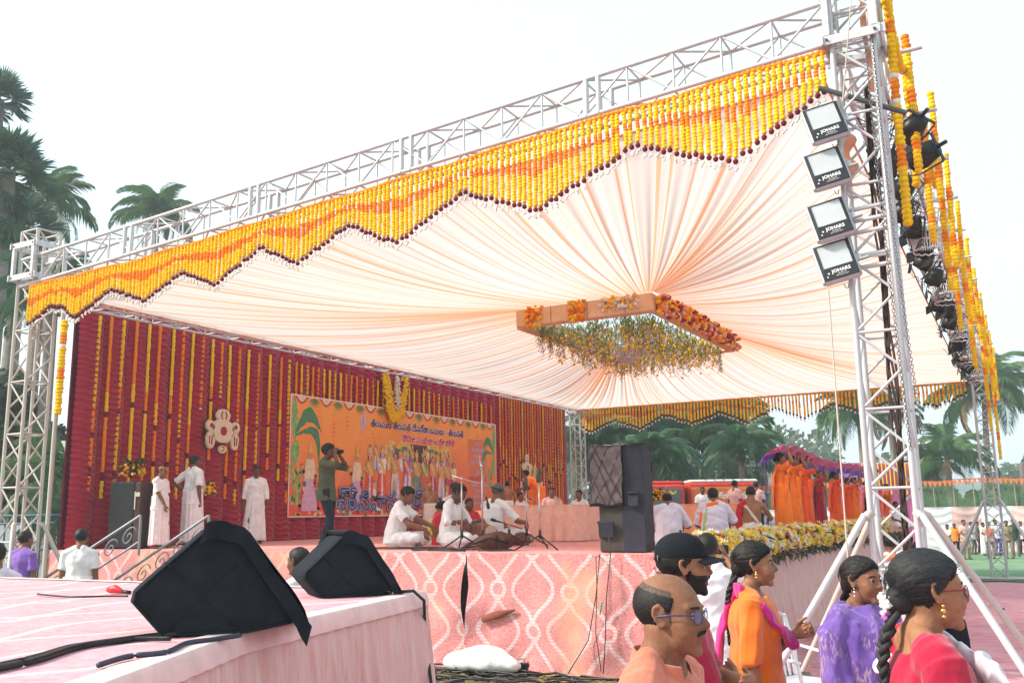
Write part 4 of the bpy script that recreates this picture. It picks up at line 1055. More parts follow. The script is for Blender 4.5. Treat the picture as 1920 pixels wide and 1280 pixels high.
# ================================================================ printed banner
def banner():
    a=onx(549,738,BX+.16); b=onx(930,795,BX+.16); c=onx(541,978,BX+.16)
    y0,y1=a.y-.05,b.y; z0,z1=1.86,(a.z+b.z)/2
    W,Hh=y1-y0,z1-z0
    t=thing('banner','large orange printed banner with Telugu lettering and a painted ceremony scene','banner',(BX+.14,y0,z0),PI/2)
    m,tt,bd=newmat('banner_print',.45,0,.3); P=coord(tt,'Object'); x,y,z=xyz(tt,P)
    f=(z*(1/Hh)).clamp(); c1=mixc(tt,f,(.76,.06,.035),(.90,.34,.05)); hot=(((x-W*.28)*(1/W)).abs()*-2.2+1).clamp()*((z-Hh*.55)*(1/Hh)).abs().op('MULTIPLY',-2.).op('ADD',1.).clamp()
    c1=mixc(tt,hot*.35,c1,(.95,.48,.08)); cx=((x-W*.50)*(1/(W*.34))); cz=((z-Hh*.40)*(1/(Hh*.42))); rr=(cx*cx+cz*cz); glow=((rr*-1.+1.).clamp())
    c1=mixc(tt,glow*.55*noise(tt,P,2.5,3),c1,(.30,.05,.03)); rays=(((x-W*.1)/(z+.6))*14.).sin().step(.6,1)*.10
    c1=mixc(tt,rays,c1,(.9,.5,.2)); tt.links.new(c1,bd.inputs['Base Color'])
    g=MB(); g.box((W/2,0,Hh/2),(W,.02,Hh)); g.build('printed_sheet',m,t,smooth=False)
    wh=M('print_white',(.75,.74,.74),.5,0,.03,4,0); navy=M('print_navy',(.03,.03,.18),.5,0,.05,4,0); pinkp=M('print_pink',(.60,.02,.13),.5,0,.05,4,0)
    g=MB()
    for c_,d in(((W/2,-.013,.012),(W,.004,.024)),((W/2,-.013,Hh-.012),(W,.004,.024)),((.012,-.013,Hh/2),(.024,.004,Hh-.05)),((W-.012,-.013,Hh/2),(.024,.004,Hh-.05))): 
        g=MB(); g.box(c_,d); g.build('white_edge',wh,t,smooth=False)
    def pr(name,pts,mat,l): 
        g=MB(); g.poly([(q[0],-.0115-.0008*l,q[1]) for q in pts][::1]); return g.build(name,mat,t,smooth=False)
    def txt(body,size,x,z,mat,bold,l,sx=1): 
        return text('lettering',body,size,mat,t,(x,-.012-.0008*l,z),bold,'CENTER',.0006,sx=sx)
    txt('తిరుమల తిరుపతి దేవస్థానములు - తిరుపతి',.245,W*.555,Hh*.810,wh,.016,2,1.0); txt('తిరుమల తిరుపతి దేవస్థానములు - తిరుపతి',.245,W*.555,Hh*.810,navy,.006,5,1.0)
    txt('శ్రీనివాస కల్యాణ ప్రాజెక్ట్',.22,W*.60,Hh*.700,wh,.014,2); txt('శ్రీనివాస కల్యాణ ప్రాజెక్ట్',.22,W*.60,Hh*.700,pinkp,.005,5)
    txt('శ్రీనివాస కళ్యాణం',.62,W*.475,Hh*.055,navy,.030,40,1.12); txt('శ్రీనివాస కళ్యాణం',.62,W*.475,Hh*.055,wh,.014,43,1.12); txt('శ్రీనివాస కళ్యాణం',.62,W*.475,Hh*.055,navy,.004,46,1.12)
    lil=M('print_lilac',(.50,.40,.62),.5,0,.05,4,0)
    def em(x,z,s): 
        pr('printed_emblem',[(x+s*.6*math.cos(i*PI/8),z+s*math.sin(i*PI/8)) for i in range(16)],lil,2); pr('printed_emblem',[(x-s*.12,z-s*.7),(x+s*.12,z-s*.7),(x+s*.14,z+s*.5),(x,z+s*.8),(x-s*.14,z+s*.5)],M('print_orange',(.75,.22,.04),.5,0,.05,4,0),3)
    em(W*.285,Hh*.84,.20)
    # side information panel
    pl=M('print_panel',(.66,.17,.06),.5,0,.04,4,0)
    pr('printed_panel',[(W*.825,Hh*.06),(W*.935,Hh*.06),(W*.935,Hh*.80),(W*.825,Hh*.80)],pl,1)
    for i,(s,sz) in enumerate((('తేది',.15),('31-01-2024',.15),('సమయం',.12),('సాయంత్రం 4 గంటలకు',.10),('———',.10),('వేదిక',.14),('హైస్కూల్ గ్రౌండ్',.15),('ఉదయం - రాజోలు',.10),('కోనసీమ',.10),('ఆహ్వానం',.12),('సర్వే జనాః',.10))):
        zz=Hh*(.735-.062*i); txt(s,sz,W*.88,zz,lil if i!=6 else pinkp,.004,4)
    # mango-leaf festoon along the top
    gr=M('print_green',(.06,.22,.10),.5,0,.3,9,0); gd=M('print_gold',(.70,.42,.08),.5,0,.25,9,0); rd=M('print_red',(.55,.03,.04),.5,0,.2,9,0); cm=M('print_cream',(.72,.55,.36),.5,0,.15,9,0)
    n=11
    for i in range(n):
        x=W*(.04+.92*i/(n-1)); w_=W*.92/(n-1)
        pr('printed_swag',[(x-w_*.28,Hh-.03)]+[(x-w_*.28+w_*.56*k/8,Hh-.03-.17*math.sin(PI*k/8)) for k in range(1,8)]+[(x+w_*.28,Hh-.03)],rd,1)
        pr('printed_swag',[(x-w_*.2,Hh-.03)]+[(x-w_*.2+w_*.4*k/8,Hh-.03-.12*math.sin(PI*k/8)) for k in range(1,8)]+[(x+w_*.2,Hh-.03)],cm,2)
        if i<n-1:
            for k in range(-3,4):
                xx=x+w_/2; a=k*.35; L=.26; pr('printed_leaf',[(xx,Hh-.03),(xx+math.sin(a-.12)*L*.5,Hh-.03-math.cos(a-.12)*L*.5),(xx+math.sin(a)*L,Hh-.03-math.cos(a)*L),(xx+math.sin(a+.12)*L*.5,Hh-.03-math.cos(a+.12)*L*.5)],gr,3+k+3)
    # banana plants with fruit bunches at both sides
    def leaf(x0,z0,x1,z1,w_,bend,mat,l):
        A,B=[],[]
        for k in range(11):
            s=k/10; x=x0+(x1-x0)*s+bend[0]*math.sin(PI*s); z=z0+(z1-z0)*s+bend[1]*math.sin(PI*s); ww=w_*math.sin(PI*min(1,s*1.02+.02))**.6*(1+.15*math.sin(k*2.6))
            dx,dz=(x1-x0),(z1-z0); q=math.hypot(dx,dz); A.append((x-dz/q*ww,z+dx/q*ww)); B.append((x+dz/q*ww,z-dx/q*ww))
        for k in range(10): pr('printed_leaf',[A[k],A[k+1],B[k+1],B[k]],mat,l)
    g2=M('print_green_light',(.18,.40,.12),.5,0,.3,9,0); yl=M('print_banana',(.45,.45,.14),.5,0,.2,9,0)
    for s,x in((1,.12),(-1,W-.12)):
        k=1 if s==1 else .72
        leaf(x,Hh*.98,x+s*.05,Hh*.60,.10,(0,0),g2,2); leaf(x+s*.05,Hh*.68,x+s*.95*k,Hh*.70,.17*k,(0,.42*k),gr,3); leaf(x+s*.05,Hh*.66,x+s*.86*k,Hh*.42,.11*k,(s*.25,.42*k),gr,4); leaf(x+s*.1,Hh*.62,x+s*.03,Hh*.40,.13*k,(0,.05),g2,4)
        r=random.Random(2)
        xb,zb=(x+.06,Hh*.40) if s==1 else (x-.3,Hh*.50)
        for q in range(46):
            a=r.uniform(-.09,.09)*k*2.2; z=zb-r.random()*.85*k*.9; pr('printed_banana',[(xb+a+.035*k*math.cos(i*PI/4),z+.075*k*math.sin(i*PI/4)) for i in range(8)],yl if q%2 else g2,5+q%5)
    # generic painted procession: rows of stylised standing figures
    SK=M('print_skin',(.55,.27,.14),.5,0,.2,20,0); SB=M('print_skin_lilac',(.42,.36,.62),.5,0,.2,20,0)
    robes=[(.66,.30,.08),(.50,.05,.25),(.24,.15,.46),(.66,.07,.04),(.72,.66,.62),(.08,.30,.12),(.62,.45,.52),(.45,.02,.05),(.14,.18,.52),(.60,.52,.66)]
    RM=[M('print_robe_%d'%i,c_,.5,0,.35,14,0) for i,c_ in enumerate(robes)]; blk=M('print_dark',(.06,.03,.03),.5,0,.2,9,0)
    def fig(x,z,h,l,seed,sk=None,crown=1):
        r=random.Random(seed); sk=sk or SK; w_=h*.165; R1,R2=r.choice(RM),r.choice(RM); ly=l
        def ov(cx,cz,a,b,mat,l_,n=10): pr('printed_figure',[(cx+a*math.cos(2*PI*i/n),cz+b*math.sin(2*PI*i/n)) for i in range(n)],mat,l_)
        pr('printed_figure',[(x-w_*.9,z),(x+w_*.9,z),(x+w_*.85,z+h*.3),(x+w_*.6,z+h*.52),(x-w_*.6,z+h*.52),(x-w_*.85,z+h*.3)],R1,ly)
        pr('printed_figure',[(x-w_*.25,z),(x+w_*.2,z),(x+w_*.12,z+h*.5),(x-w_*.12,z+h*.5)],R2,ly+1)
        pr('printed_figure',[(x-w_*.6,z+h*.5),(x+w_*.6,z+h*.5),(x+w_*.85,z+h*.76),(x+w_*.3,z+h*.8),(x-w_*.3,z+h*.8),(x-w_*.85,z+h*.76)],sk if seed%2 else R2,ly+1)
        pr('printed_figure',[(x-w_*.85,z+h*.74),(x-w_*.35,z+h*.8),(x+w_*.7,z+h*.52),(x+w_*.4,z+h*.46)],gd,ly+2)
        d=r.choice((-1,1)); pr('printed_figure',[(x+d*w_*.8,z+h*.75),(x+d*w_*1.15,z+h*.55),(x+d*w_*.2,z+h*.56),(x+d*w_*.25,z+h*.61),(x+d*w_*.9,z+h*.62),(x+d*w_*.6,z+h*.75)],sk,ly+3)
        ov(x,z+h*.86,h*.072,h*.075,blk,ly+2); ov(x,z+h*.85,h*.05,h*.06,sk,ly+4)
        if crown: pr('printed_figure',[(x-h*.055,z+h*.89),(x+h*.055,z+h*.89),(x+h*.03,z+h*.98),(x,z+h*1.05),(x-h*.03,z+h*.98)],gd,ly+5)
        for q in range(3): ov(x+r.uniform(-.4,.4)*w_,z+h*(.62+.04*q),h*.018,h*.012,gd,ly+5,6)
    # arches above
    for k,(xa,w_) in enumerate(((.41,.035),(.475,.05),(.62,.05),(.69,.035))):
        for q in range(3):
            zz=Hh*(.60-.035*q); pr('printed_arch',[(W*(xa-w_)+(W*2*w_)*i/10,zz+.32*math.sin(PI*i/10)*(1-.25*q)) for i in range(11)][::-1],[gd,gr,rd][q] if k in(1,2) else [gd,cm,gd][q],2+q)
    pr('printed_arch',[(W*.45,Hh*.46),(W*.64,Hh*.46),(W*.64,Hh*.68),(W*.45,Hh*.68)],blk,1)
    for q,(a,b_) in enumerate(((.395,.415),(.665,.685),(.47,.48),(.61,.62))): pr('printed_arch',[(W*a,Hh*.45),(W*b_,Hh*.45),(W*b_,Hh*.62),(W*a,Hh*.62)],gd,6)
    l=10
    for i in range(15): fig(W*(.315+.028*i)+.03*math.sin(i*3),Hh*.42,Hh*.24*(1+.05*math.sin(i*2)),l,i+40,crown=i%2)
    l=18
    for i,(xx,hh) in enumerate(((.315,.42),(.37,.46),(.43,.46),(.49,.46),(.535,.45),(.575,.45),(.62,.45),(.665,.42),(.70,.42),(.735,.40))): fig(W*xx,Hh*.16,Hh*hh,l,i+3,SB if i in(1,3) else None,crown=i in(0,1,3,4))
    l=27
    for i in range(5): fig(W*(.335+.09*i),Hh*.14,Hh*.2,l,i+80,crown=i%2)
    # two garlanded shrine figures in pink robes at the lower left
    lp=M('print_pinkrobe',(.62,.36,.52),.5,0,.15,14,0)
    for x in(W*.075,W*.26):
        z=Hh*.05; pr('printed_figure',[(x-.26,z),(x+.26,z),(x+.17,z+1.05),(x-.17,z+1.05)],lp,12)
        pr('printed_figure',[(x-.17,z+.7),(x+.17,z+.7),(x+.13,z+1.15),(x-.13,z+1.15)],cm,13); pr('printed_figure',[(x+.08*math.cos(i*PI/5),z+1.22+.09*math.sin(i*PI/5)) for i in range(10)],SK,14); pr('printed_figure',[(x-.08,z+1.28),(x+.08,z+1.28),(x+.02,z+1.52),(x-.02,z+1.52)],gd,15)
        r=random.Random(7)
        for q in range(30):
            s=r.choice((-1,1)); zz=z+r.random()*1.05; xx=x+s*(.24+.07*math.sin(zz*6)); pr('printed_figure',[(xx+.05*math.cos(i*PI/4),zz+.05*math.sin(i*PI/4)) for i in range(8)],[gd,rd,gr,cm][q%4],16+q%3)
    r=random.Random(8)
    for q in range(60):
        xx=W*r.uniform(.02,.95); zz=Hh*r.uniform(.015,.05); pr('printed_flower',[(xx+.06*math.cos(i*PI/4),zz+.04*math.sin(i*PI/4)) for i in range(8)],[gd,rd,cm,gr][q%4],6+q%6)
banner()
# ================================================================ lights and right-hand side
alu=M('floodlight_shell',(.42,.44,.45),.5,.4,.1); blackf=M('floodlight_rim',(.015,.017,.02),.5)
def floodlight(px,py,yaw,label):
    c=ony(px,py,Y0-.34); t=thing('floodlight',label,'floodlight',c,0,'floodlights on the near right tower')
    t.rotation_euler=(R(-14),R(-13),R(yaw))
    W,Hh=.34,.40
    g=MB(); g.box((0,.03,0),(W,.07,Hh),bev=.02); g.build('housing',alu,t,smooth=False)
    g=MB(); g.box((0,.085,.0),(W*.7,.05,Hh*.65),bev=.012); 
    for i in range(7): g.box((-W*.3+i*W*.1,.12,0),(.006,.03,Hh*.6))
    tag(g.build('cooling_fins',alu,t,smooth=False),kind='stuff')
    # black front rim, reflector pan and glass
    def frame(name,w,h,w2,h2,z2,y0,y1,m):
        g=MB(); o=[(-w/2,-h/2),(w/2,-h/2),(w/2,h/2),(-w/2,h/2)]; i_=[(-w2/2,-h2/2+z2),(w2/2,-h2/2+z2),(w2/2,h2/2+z2),(-w2/2,h2/2+z2)]
        g.v=[(a,y0,b) for a,b in o]+[(a,y0-.004,b) for a,b in i_]+[(a,y1,b) for a,b in i_]+[(a,y1,b) for a,b in o]
        g.f=[(k,(k+1)%4,4+(k+1)%4,4+k) for k in range(4)]+[(4+k,4+(k+1)%4,8+(k+1)%4,8+k) for k in range(4)]+[(12+k,12+(k+1)%4,(k+1)%4,k) for k in range(4)]; g.m=[0]*len(g.f)
        return g.build(name,m,t,smooth=False)
    f=frame('front_rim',W*.90,Hh*.90,W*.74,Hh*.56,.055,-.008,.03,blackf)
    g=MB(); g.box((0,-.0075,-Hh*.31),(W*.86,.004,Hh*.24)); g.build('name_plate',blackf,t,smooth=False)
    text('lettering','⊕ JOHARS' if False else 'JOHARS',.046,M('print_white',(.75,.74,.74)),t,(.012,-.0105,-Hh*.29),.0012,'CENTER',.0006)
    text('lettering','100 WATT',.017,M('print_white',(.75,.74,.74)),t,(.012,-.0105,-Hh*.345),.0,'CENTER',.0006)
    text('lettering','LED FLOOD LIGHT',.013,M('print_white',(.75,.74,.74)),t,(.012,-.0105,-Hh*.385),.0,'CENTER',.0006)
    g=MB(); g.tube([(-.098,-.0096,-Hh*.285),(-.098,-.0106,-Hh*.285)],.009,10); g.tube([(-.115,-.0096,-Hh*.36),(-.115,-.0106,-Hh*.36)],.007,10); tag(g.build('round_mark',M('print_white',(.75,.74,.74)),t),kind='stuff')
    g=MB(); w,h=W*.74,Hh*.56; zc=.055; B=[(-w/2,-.006,zc-h/2),(w/2,-.006,zc-h/2),(w/2,-.006,zc+h/2),(-w/2,-.006,zc+h/2)]; C_=[(-w*.32,.05,zc-h*.28),(w*.32,.05,zc-h*.28),(w*.32,.05,zc+h*.28),(-w*.32,.05,zc+h*.28)]
    g.v=B+C_; g.f=[(k,k+4,(k+1)%4+4,(k+1)%4) for k in range(4)]+[(4,5,6,7)]; g.m=[0]*5; g.build('reflector',M('reflector',(.72,.74,.70),.35,.25,.05,6,.1),t,smooth=False)
    g=MB(); g.box((0,.045,zc),(.05,.004,.05)); g.build('led_chip',M('led',(.70,.62,.35),.4),t,smooth=False)
    if 'glass' not in _mc:
        m,tt,b=newmat('clear_glass',.03,0,.5); b.inputs['Base Color'].default_value=(.9,.95,.95,1); b.inputs['Alpha'].default_value=.12; _mc['glass']=m
    g=MB(); g.box((0,-.008,zc),(w,.002,h)); g.build('glass',_mc['glass'],t,smooth=False)
    g=MB(); g.box((W*.5+.02,.05,0),(.045,.02,.05)); g.box((W*.5+.05,.05,-.03),(.1,.04,.02),bev=.004); tag(g.build('bracket',alu,t,smooth=False),kind='stuff')
    g=MB(); g.tube([(0,.09,-Hh/2),(.01,.1,-Hh/2-.04),(.03,.12,-Hh/2-.03),(.05,.14,-Hh/2+.02)],.004,6); g.build('lamp_cable',blackp,t)
for i,(px,py,yw,lb) in enumerate(((1547,228,14,'topmost floodlight of the four on the near tower, under the valance end'),(1550,314,13,'second floodlight from the top on the near tower'),(1557,410,12,'third floodlight from the top on the near tower'),(1568,488,12,'lowest floodlight of the four on the near tower'))): floodlight(px,py,yw,lb)
t=thing('cross_pipe','dark grey scaffold pipe clamped across the top of the near tower','pipe',(XT,Y0,5.6)); a=ony(1535,165,Y0-.25); b=ony(1700,212,Y0-.05); rod('pipe',a,b,.024,M('pipe_dark',(.10,.10,.10),.5,.4),t); rod('clamp',a.lerp(b,.3),a.lerp(b,.34),.034,steel_old,t)
# chain hoist hanging at the right chord
def chain():
    g=MB(); g.loft([(.011*math.cos(a),0,.02*math.sin(a)) for a in [2*PI*i/10 for i in range(11)]],[.0034]*11,5,round_=False); lk=g.mesh('chain_link',M('chain_steel',(.16,.16,.17),.4,.7))
    for k,(xo,lab) in enumerate(((.115,'long chain hanging down the right side of the near tower'),(.175,'second strand of chain beside the near tower, slightly further right'))):
        zt,zb=6.25,2.35; t=thing('hoist_chain',lab,'chain',(XT+xo,Y0-.22,zb)); n=int((zt-zb)/.031)
        for i in range(min(n,130)):
            o=link('chain_link',lk,t); o.location=(.07*(1-i/n)**2*(1 if k==0 else 1.7),0,i*.031); o.rotation_euler=(0,0,(i%2)*PI/2)
chain()
t=thing('hanging_rope','thin pale rope hanging straight below the floodlights','rope',ony(1600,0,Y0-.4)); a=ony(1592,0,Y0-.42); b=ony(1553,540,Y0-.42); c=ony(1590,1050,Y0-.5); rod('rope',ony(1596,0,Y0-.42),ony(1580,190,Y0-.4),.006,M('rope',(.5,.45,.38),.9),t,n=5); rod('rope',b,c,.007,M('rope',(.5,.45,.38),.9),t,n=6)
t=thing('cable_bundle','dark rough cable bundle running down inside the near tower','cables',(XT,Y0,2)); g=MB(); r=random.Random(6)
for k in range(5): g.tube([(XT+.04+.03*math.sin(i*.9+k)+k*.006,Y0+.12,5.8-i*.25) for i in range(22)],.011,6)
tag(g.build('cables',M('cable_brown',(.06,.035,.03),.8),t,True),kind='stuff')
# stage lamps hung on the right truss
def parcan():
    t=thing('stage_lamp','black stage lamp','lamp',(0,0,0),0,'black stage lamps hung along the right truss')
    g=MB(); g.loft([(0,.0,-.02),(0,0,.10),(0,0,.24)],[.125,.125,.09],12,round_=False); g.build('lamp_can',blackp,t)
    g=MB(); g.tube([(0,0,-.025),(0,0,-.019)],.11,12); g.build('lens',M('lamp_lens',(.12,.10,.12),.15,.3),t)
    for s in(-1,1): 
        g=MB(); g.box((s*.15,0,.12),(.012,.04,.26)); g.build('yoke',blackp,t,smooth=False)
    g=MB(); g.box((0,0,.26),(.30,.04,.012)); g.tube([(0,0,.26),(0,0,.36)],.02,6); tag(g.build('hanger',blackp,t,smooth=False),kind='stuff')
    for s in(-1,1): 
        g=MB(); g.box((s*.12,0,-.09),(.01,.2,.14),rot=Matrix.Rotation(s*.35,3,'Y')); g.build('barn_door',blackp,t,smooth=False)
    return t
proto=parcan(); n=19
orders='first second third fourth fifth sixth seventh eighth ninth tenth eleventh twelfth thirteenth fourteenth fifteenth sixteenth seventeenth eighteenth nineteenth'.split()
for i in range(n):
    o=proto if i==0 else copy_tree(proto)
    y=11.4+i*.86; o.location=(X1+.1+.05*math.sin(i*2.2),y,ZT(y)-.72+.04*math.sin(i*3)); o.rotation_euler=(R(24+8*math.sin(i)),R(28+10*math.sin(i*1.7)),R(20*math.sin(i*1.3))); o.scale=(1.08,)*3
    o['label']='black stage lamp, %s from the near end of the right truss'%orders[i]
for k,(px,py,D,sc) in enumerate(((1700,255,9.6,1.0),(1715,300,10.0,1.1))):
    o=copy_tree(proto); o.location=dep(px,py,D); o.rotation_euler=(R(60),R(30+40*k),R(30)); o.scale=(sc,)*3; o['label']=['black lamp hung outside the near tower between the first garlands','boxy black lamp just below another outside the near tower'][k]
t=thing('wire_tangle','tangle of thin black wires along the row of stage lamps','wires',(X1,17,5)); g=MB(); r=random.Random(11)
for i in range(150):
    y=r.uniform(9.6,27); z=ZT(y)-.5+r.uniform(-.3,.25); x=X1+r.uniform(-.05,.35); p=V((x,y,z)); pts=[p]
    for q in range(5): p=p+V((r.uniform(-.1,.12),r.uniform(-.3,.3),r.uniform(-.16,.14))); pts.append(p)
    g.tube(pts,.006,4)
tag(g.build('wires',M('wire_rust',(.05,.03,.025),.8),t,True),kind='stuff')
# garlands and lace lampshades along the outside of the right truss
def side_garlands():
    names=['thick yellow garland nearest the camera, hanging past the top of the near tower','second thick garland outside the near tower, yellow with orange bands','third garland along the right truss, ending beside a white lampshade','garland hanging across the first white lampshade','garland just beyond the first lampshade','garland before the second white lampshade','garland across the second white lampshade','garland between the second and third lampshades','garland in front of the third lampshade','garland beyond the third lampshade','garland by the fourth white lampshade','garland past the fourth lampshade','long garland near the far right tower','lowest hanging garland in front of the far right tower']
    pos=[]
    def swing(p,q,sag,n=12):
        p,q=V(p),V(q); return [p.lerp(q,i/n)-V((0,0,sag*4*(i/n)*(1-i/n))) for i in range(n+1)]
    XS=X1+.52
    # continuous rope of marigolds hung in loops along the top
    t=thing('looped_garland','yellow and orange marigold rope looping along the right edge of the canopy','garland',(XS,Y0,6.5))
    y=Y0-.1; k=0
    while y<Y1:
        ly=1.75; z0=ZT(y)+.1; z1=ZT(y+ly)+.1
        g=MB(); garland_rope(g,swing((XS,y,z0),(XS,y+ly,z1),.42),.05,.055,7,k%2); g.build('garland_loop',[mar_y,mar_o],t,True); k+=1; y+=ly
    # hanging ends
    y=9.15; i=0
    for i,nm in enumerate(names):
        y=[8.95,9.8,10.7,12.2,13.4,15.0,16.4,18.2,19.8,21.4,23.0,24.5,26.2,27.6][i]; L=[2.3,1.5,1.3,1.5,1.5,1.4,1.7,1.5,1.7,1.5,1.8,1.7,2.2,2.8][i]
        segs=[(.1,0),(.17,1),(.36,0),(.38,2),(.46,1),(.48,2),(.66,0),(.76,1),(.9,0),(1,0)] if i%2==0 else [(.14,1),(.4,0),(.5,1),(.75,0),(.82,1),(1,0)]
        hanging(nm,(XS+.06*math.sin(i*2),y,ZT(y)+.1),L,segs,.046,group='thick garlands along the right edge of the canopy')
        if i>5:
            o=None
    for i in range(9):
        y=11.3+i*1.95; hanging('outer garland %s from the near end, hung just outside the right truss'%orders[i],(XS+.16,y,ZT(y)+.12),1.3+.5*math.sin(i*2.3)**2,[(.3,0),(.42,1),(.7,0),(.8,1),(1,0)],.042,group='outer garlands along the right truss')
    lace=M('lace_white',(.70,.70,.70),.5,0,.05,10,0)
    for i,y in enumerate((14.2,17.4,20.6,23.4,26.0)):
        t=thing('lace_lampshade','white %s lace lampshade hanging outside the right truss'%['first','second','third','fourth','farthest'][i],'lampshade',(XS-.22,y,ZT(y)-.9),0,'lace lampshades along the right truss')
        r0,r1,h=.38,.22,.80
        for q,(rr,z) in enumerate(((r0,h),(r0*.97,h*.83),(r0*.93,h*.66),(r0*.86,h*.5),(r0*.78,h*.33),(r0*.69,h*.16),(r1,0))):
            g=MB(); g.loft([(rr*math.cos(a),rr*math.sin(a),z+.012*math.sin(a*14)) for a in [2*PI*k/48 for k in range(49)]],[.011]*49,4,round_=False); g.build('hoop',lace,t)
        g=MB(); 
        for k in range(44):
            a=2*PI*k/44
            for (ra,za),(rb,zb) in zip(((r0,h),(r0*.93,h*.66),(r0*.78,h*.33)),((r0*.93,h*.68),(r0*.78,h*.36),(r1,.02))):
                g.tube([(ra*math.cos(a),ra*math.sin(a),za),(rb*math.cos(a),rb*math.sin(a),zb+.05)],.008,4)
        tag(g.build('bead_strands',lace,t),kind='stuff')
    # cloth strips and short outrigger pipes
    for i in range(12):
        y=9.4+i*1.5; z=ZT(y); t=tag(rod('short_pipe',(X1,y,z-.3),(X1+.75,y,z-.28),.022,steel,None),'short steel pipe sticking out %s from the near end of the right truss'%orders[i],'pipe','short pipes sticking out of the right truss')
    t=thing('peach_sash','peach cloth strip tied at the outer side of the near tower','cloth strip',(X1,Y0,6)); g=MB(); g.grid(lambda u,v:(X1+.30+.02*math.sin(v*9)+.10*u-.02*v,Y0+.1+.1*u,7.2-1.5*v),4,20); g.grid(lambda u,v:(X1+.05+.04*math.sin(v*12)+.07*u,Y0-.05+.1*u,5.3-.5*v),4,14)
    tag(g.build('strip',cloth('peach_edge',(.75,.32,.18)),t,True),kind='stuff')
side_garlands()
# ================================================================ props on the stage
peach=cloth('peach_table_cloth',(.82,.46,.36),.12)
def draped_table(label,x0,x1,y0,y1,h,mat,seed=0,z0=HS):
    t=thing('cloth_covered_table',label,'table',((x0+x1)/2,(y0+y1)/2,z0))
    W,D=x1-x0,y1-y0; per=2*(W+D)
    def at(s):
        s%=per
        if s<W: return -W/2+s,-D/2,0,-1
        s-=W
        if s<D: return W/2,-D/2+s,1,0
        s-=D
        if s<W: return W/2-s,D/2,0,1
        s-=W; return -W/2,D/2-s,-1,0
    def fn(u,v):
        x,y,nx,ny=at(u*per+.001); s=u*per; f=math.sin(s*23+seed+2*math.sin(s*4))+.6*math.sin(s*51)
        k=.03*f*(.2+v)+.05*v
        return (x+nx*k,y+ny*k,h-(h-.01)*v)
    g=MB(); g.grid(fn,int(per*34),7); g.build('hanging_cloth',mat,t)
    g=MB(); g.box((0,0,h+.004),(W+.02,D+.02,.02),bev=.006); g.build('table_top',mat,t,smooth=False); return t
a=onz(925,1013,HS); b=onz(1085,1013,HS)
draped_table('long low table under pale peach cloth in front of the priests',-8.75,-7.05,14.9,16.2,.62,peach,1)
draped_table('peach cloth covered bench just right of the long table, behind the tall speaker',-7.0,-4.6,16.6,17.6,.60,cloth('peach_deep',(.84,.38,.22),.12),4)
draped_table('low orange cloth platform behind the long table',-10.6,-8.9,16.4,18.0,.55,cloth('peach_deep',(.84,.38,.22),.12),9)
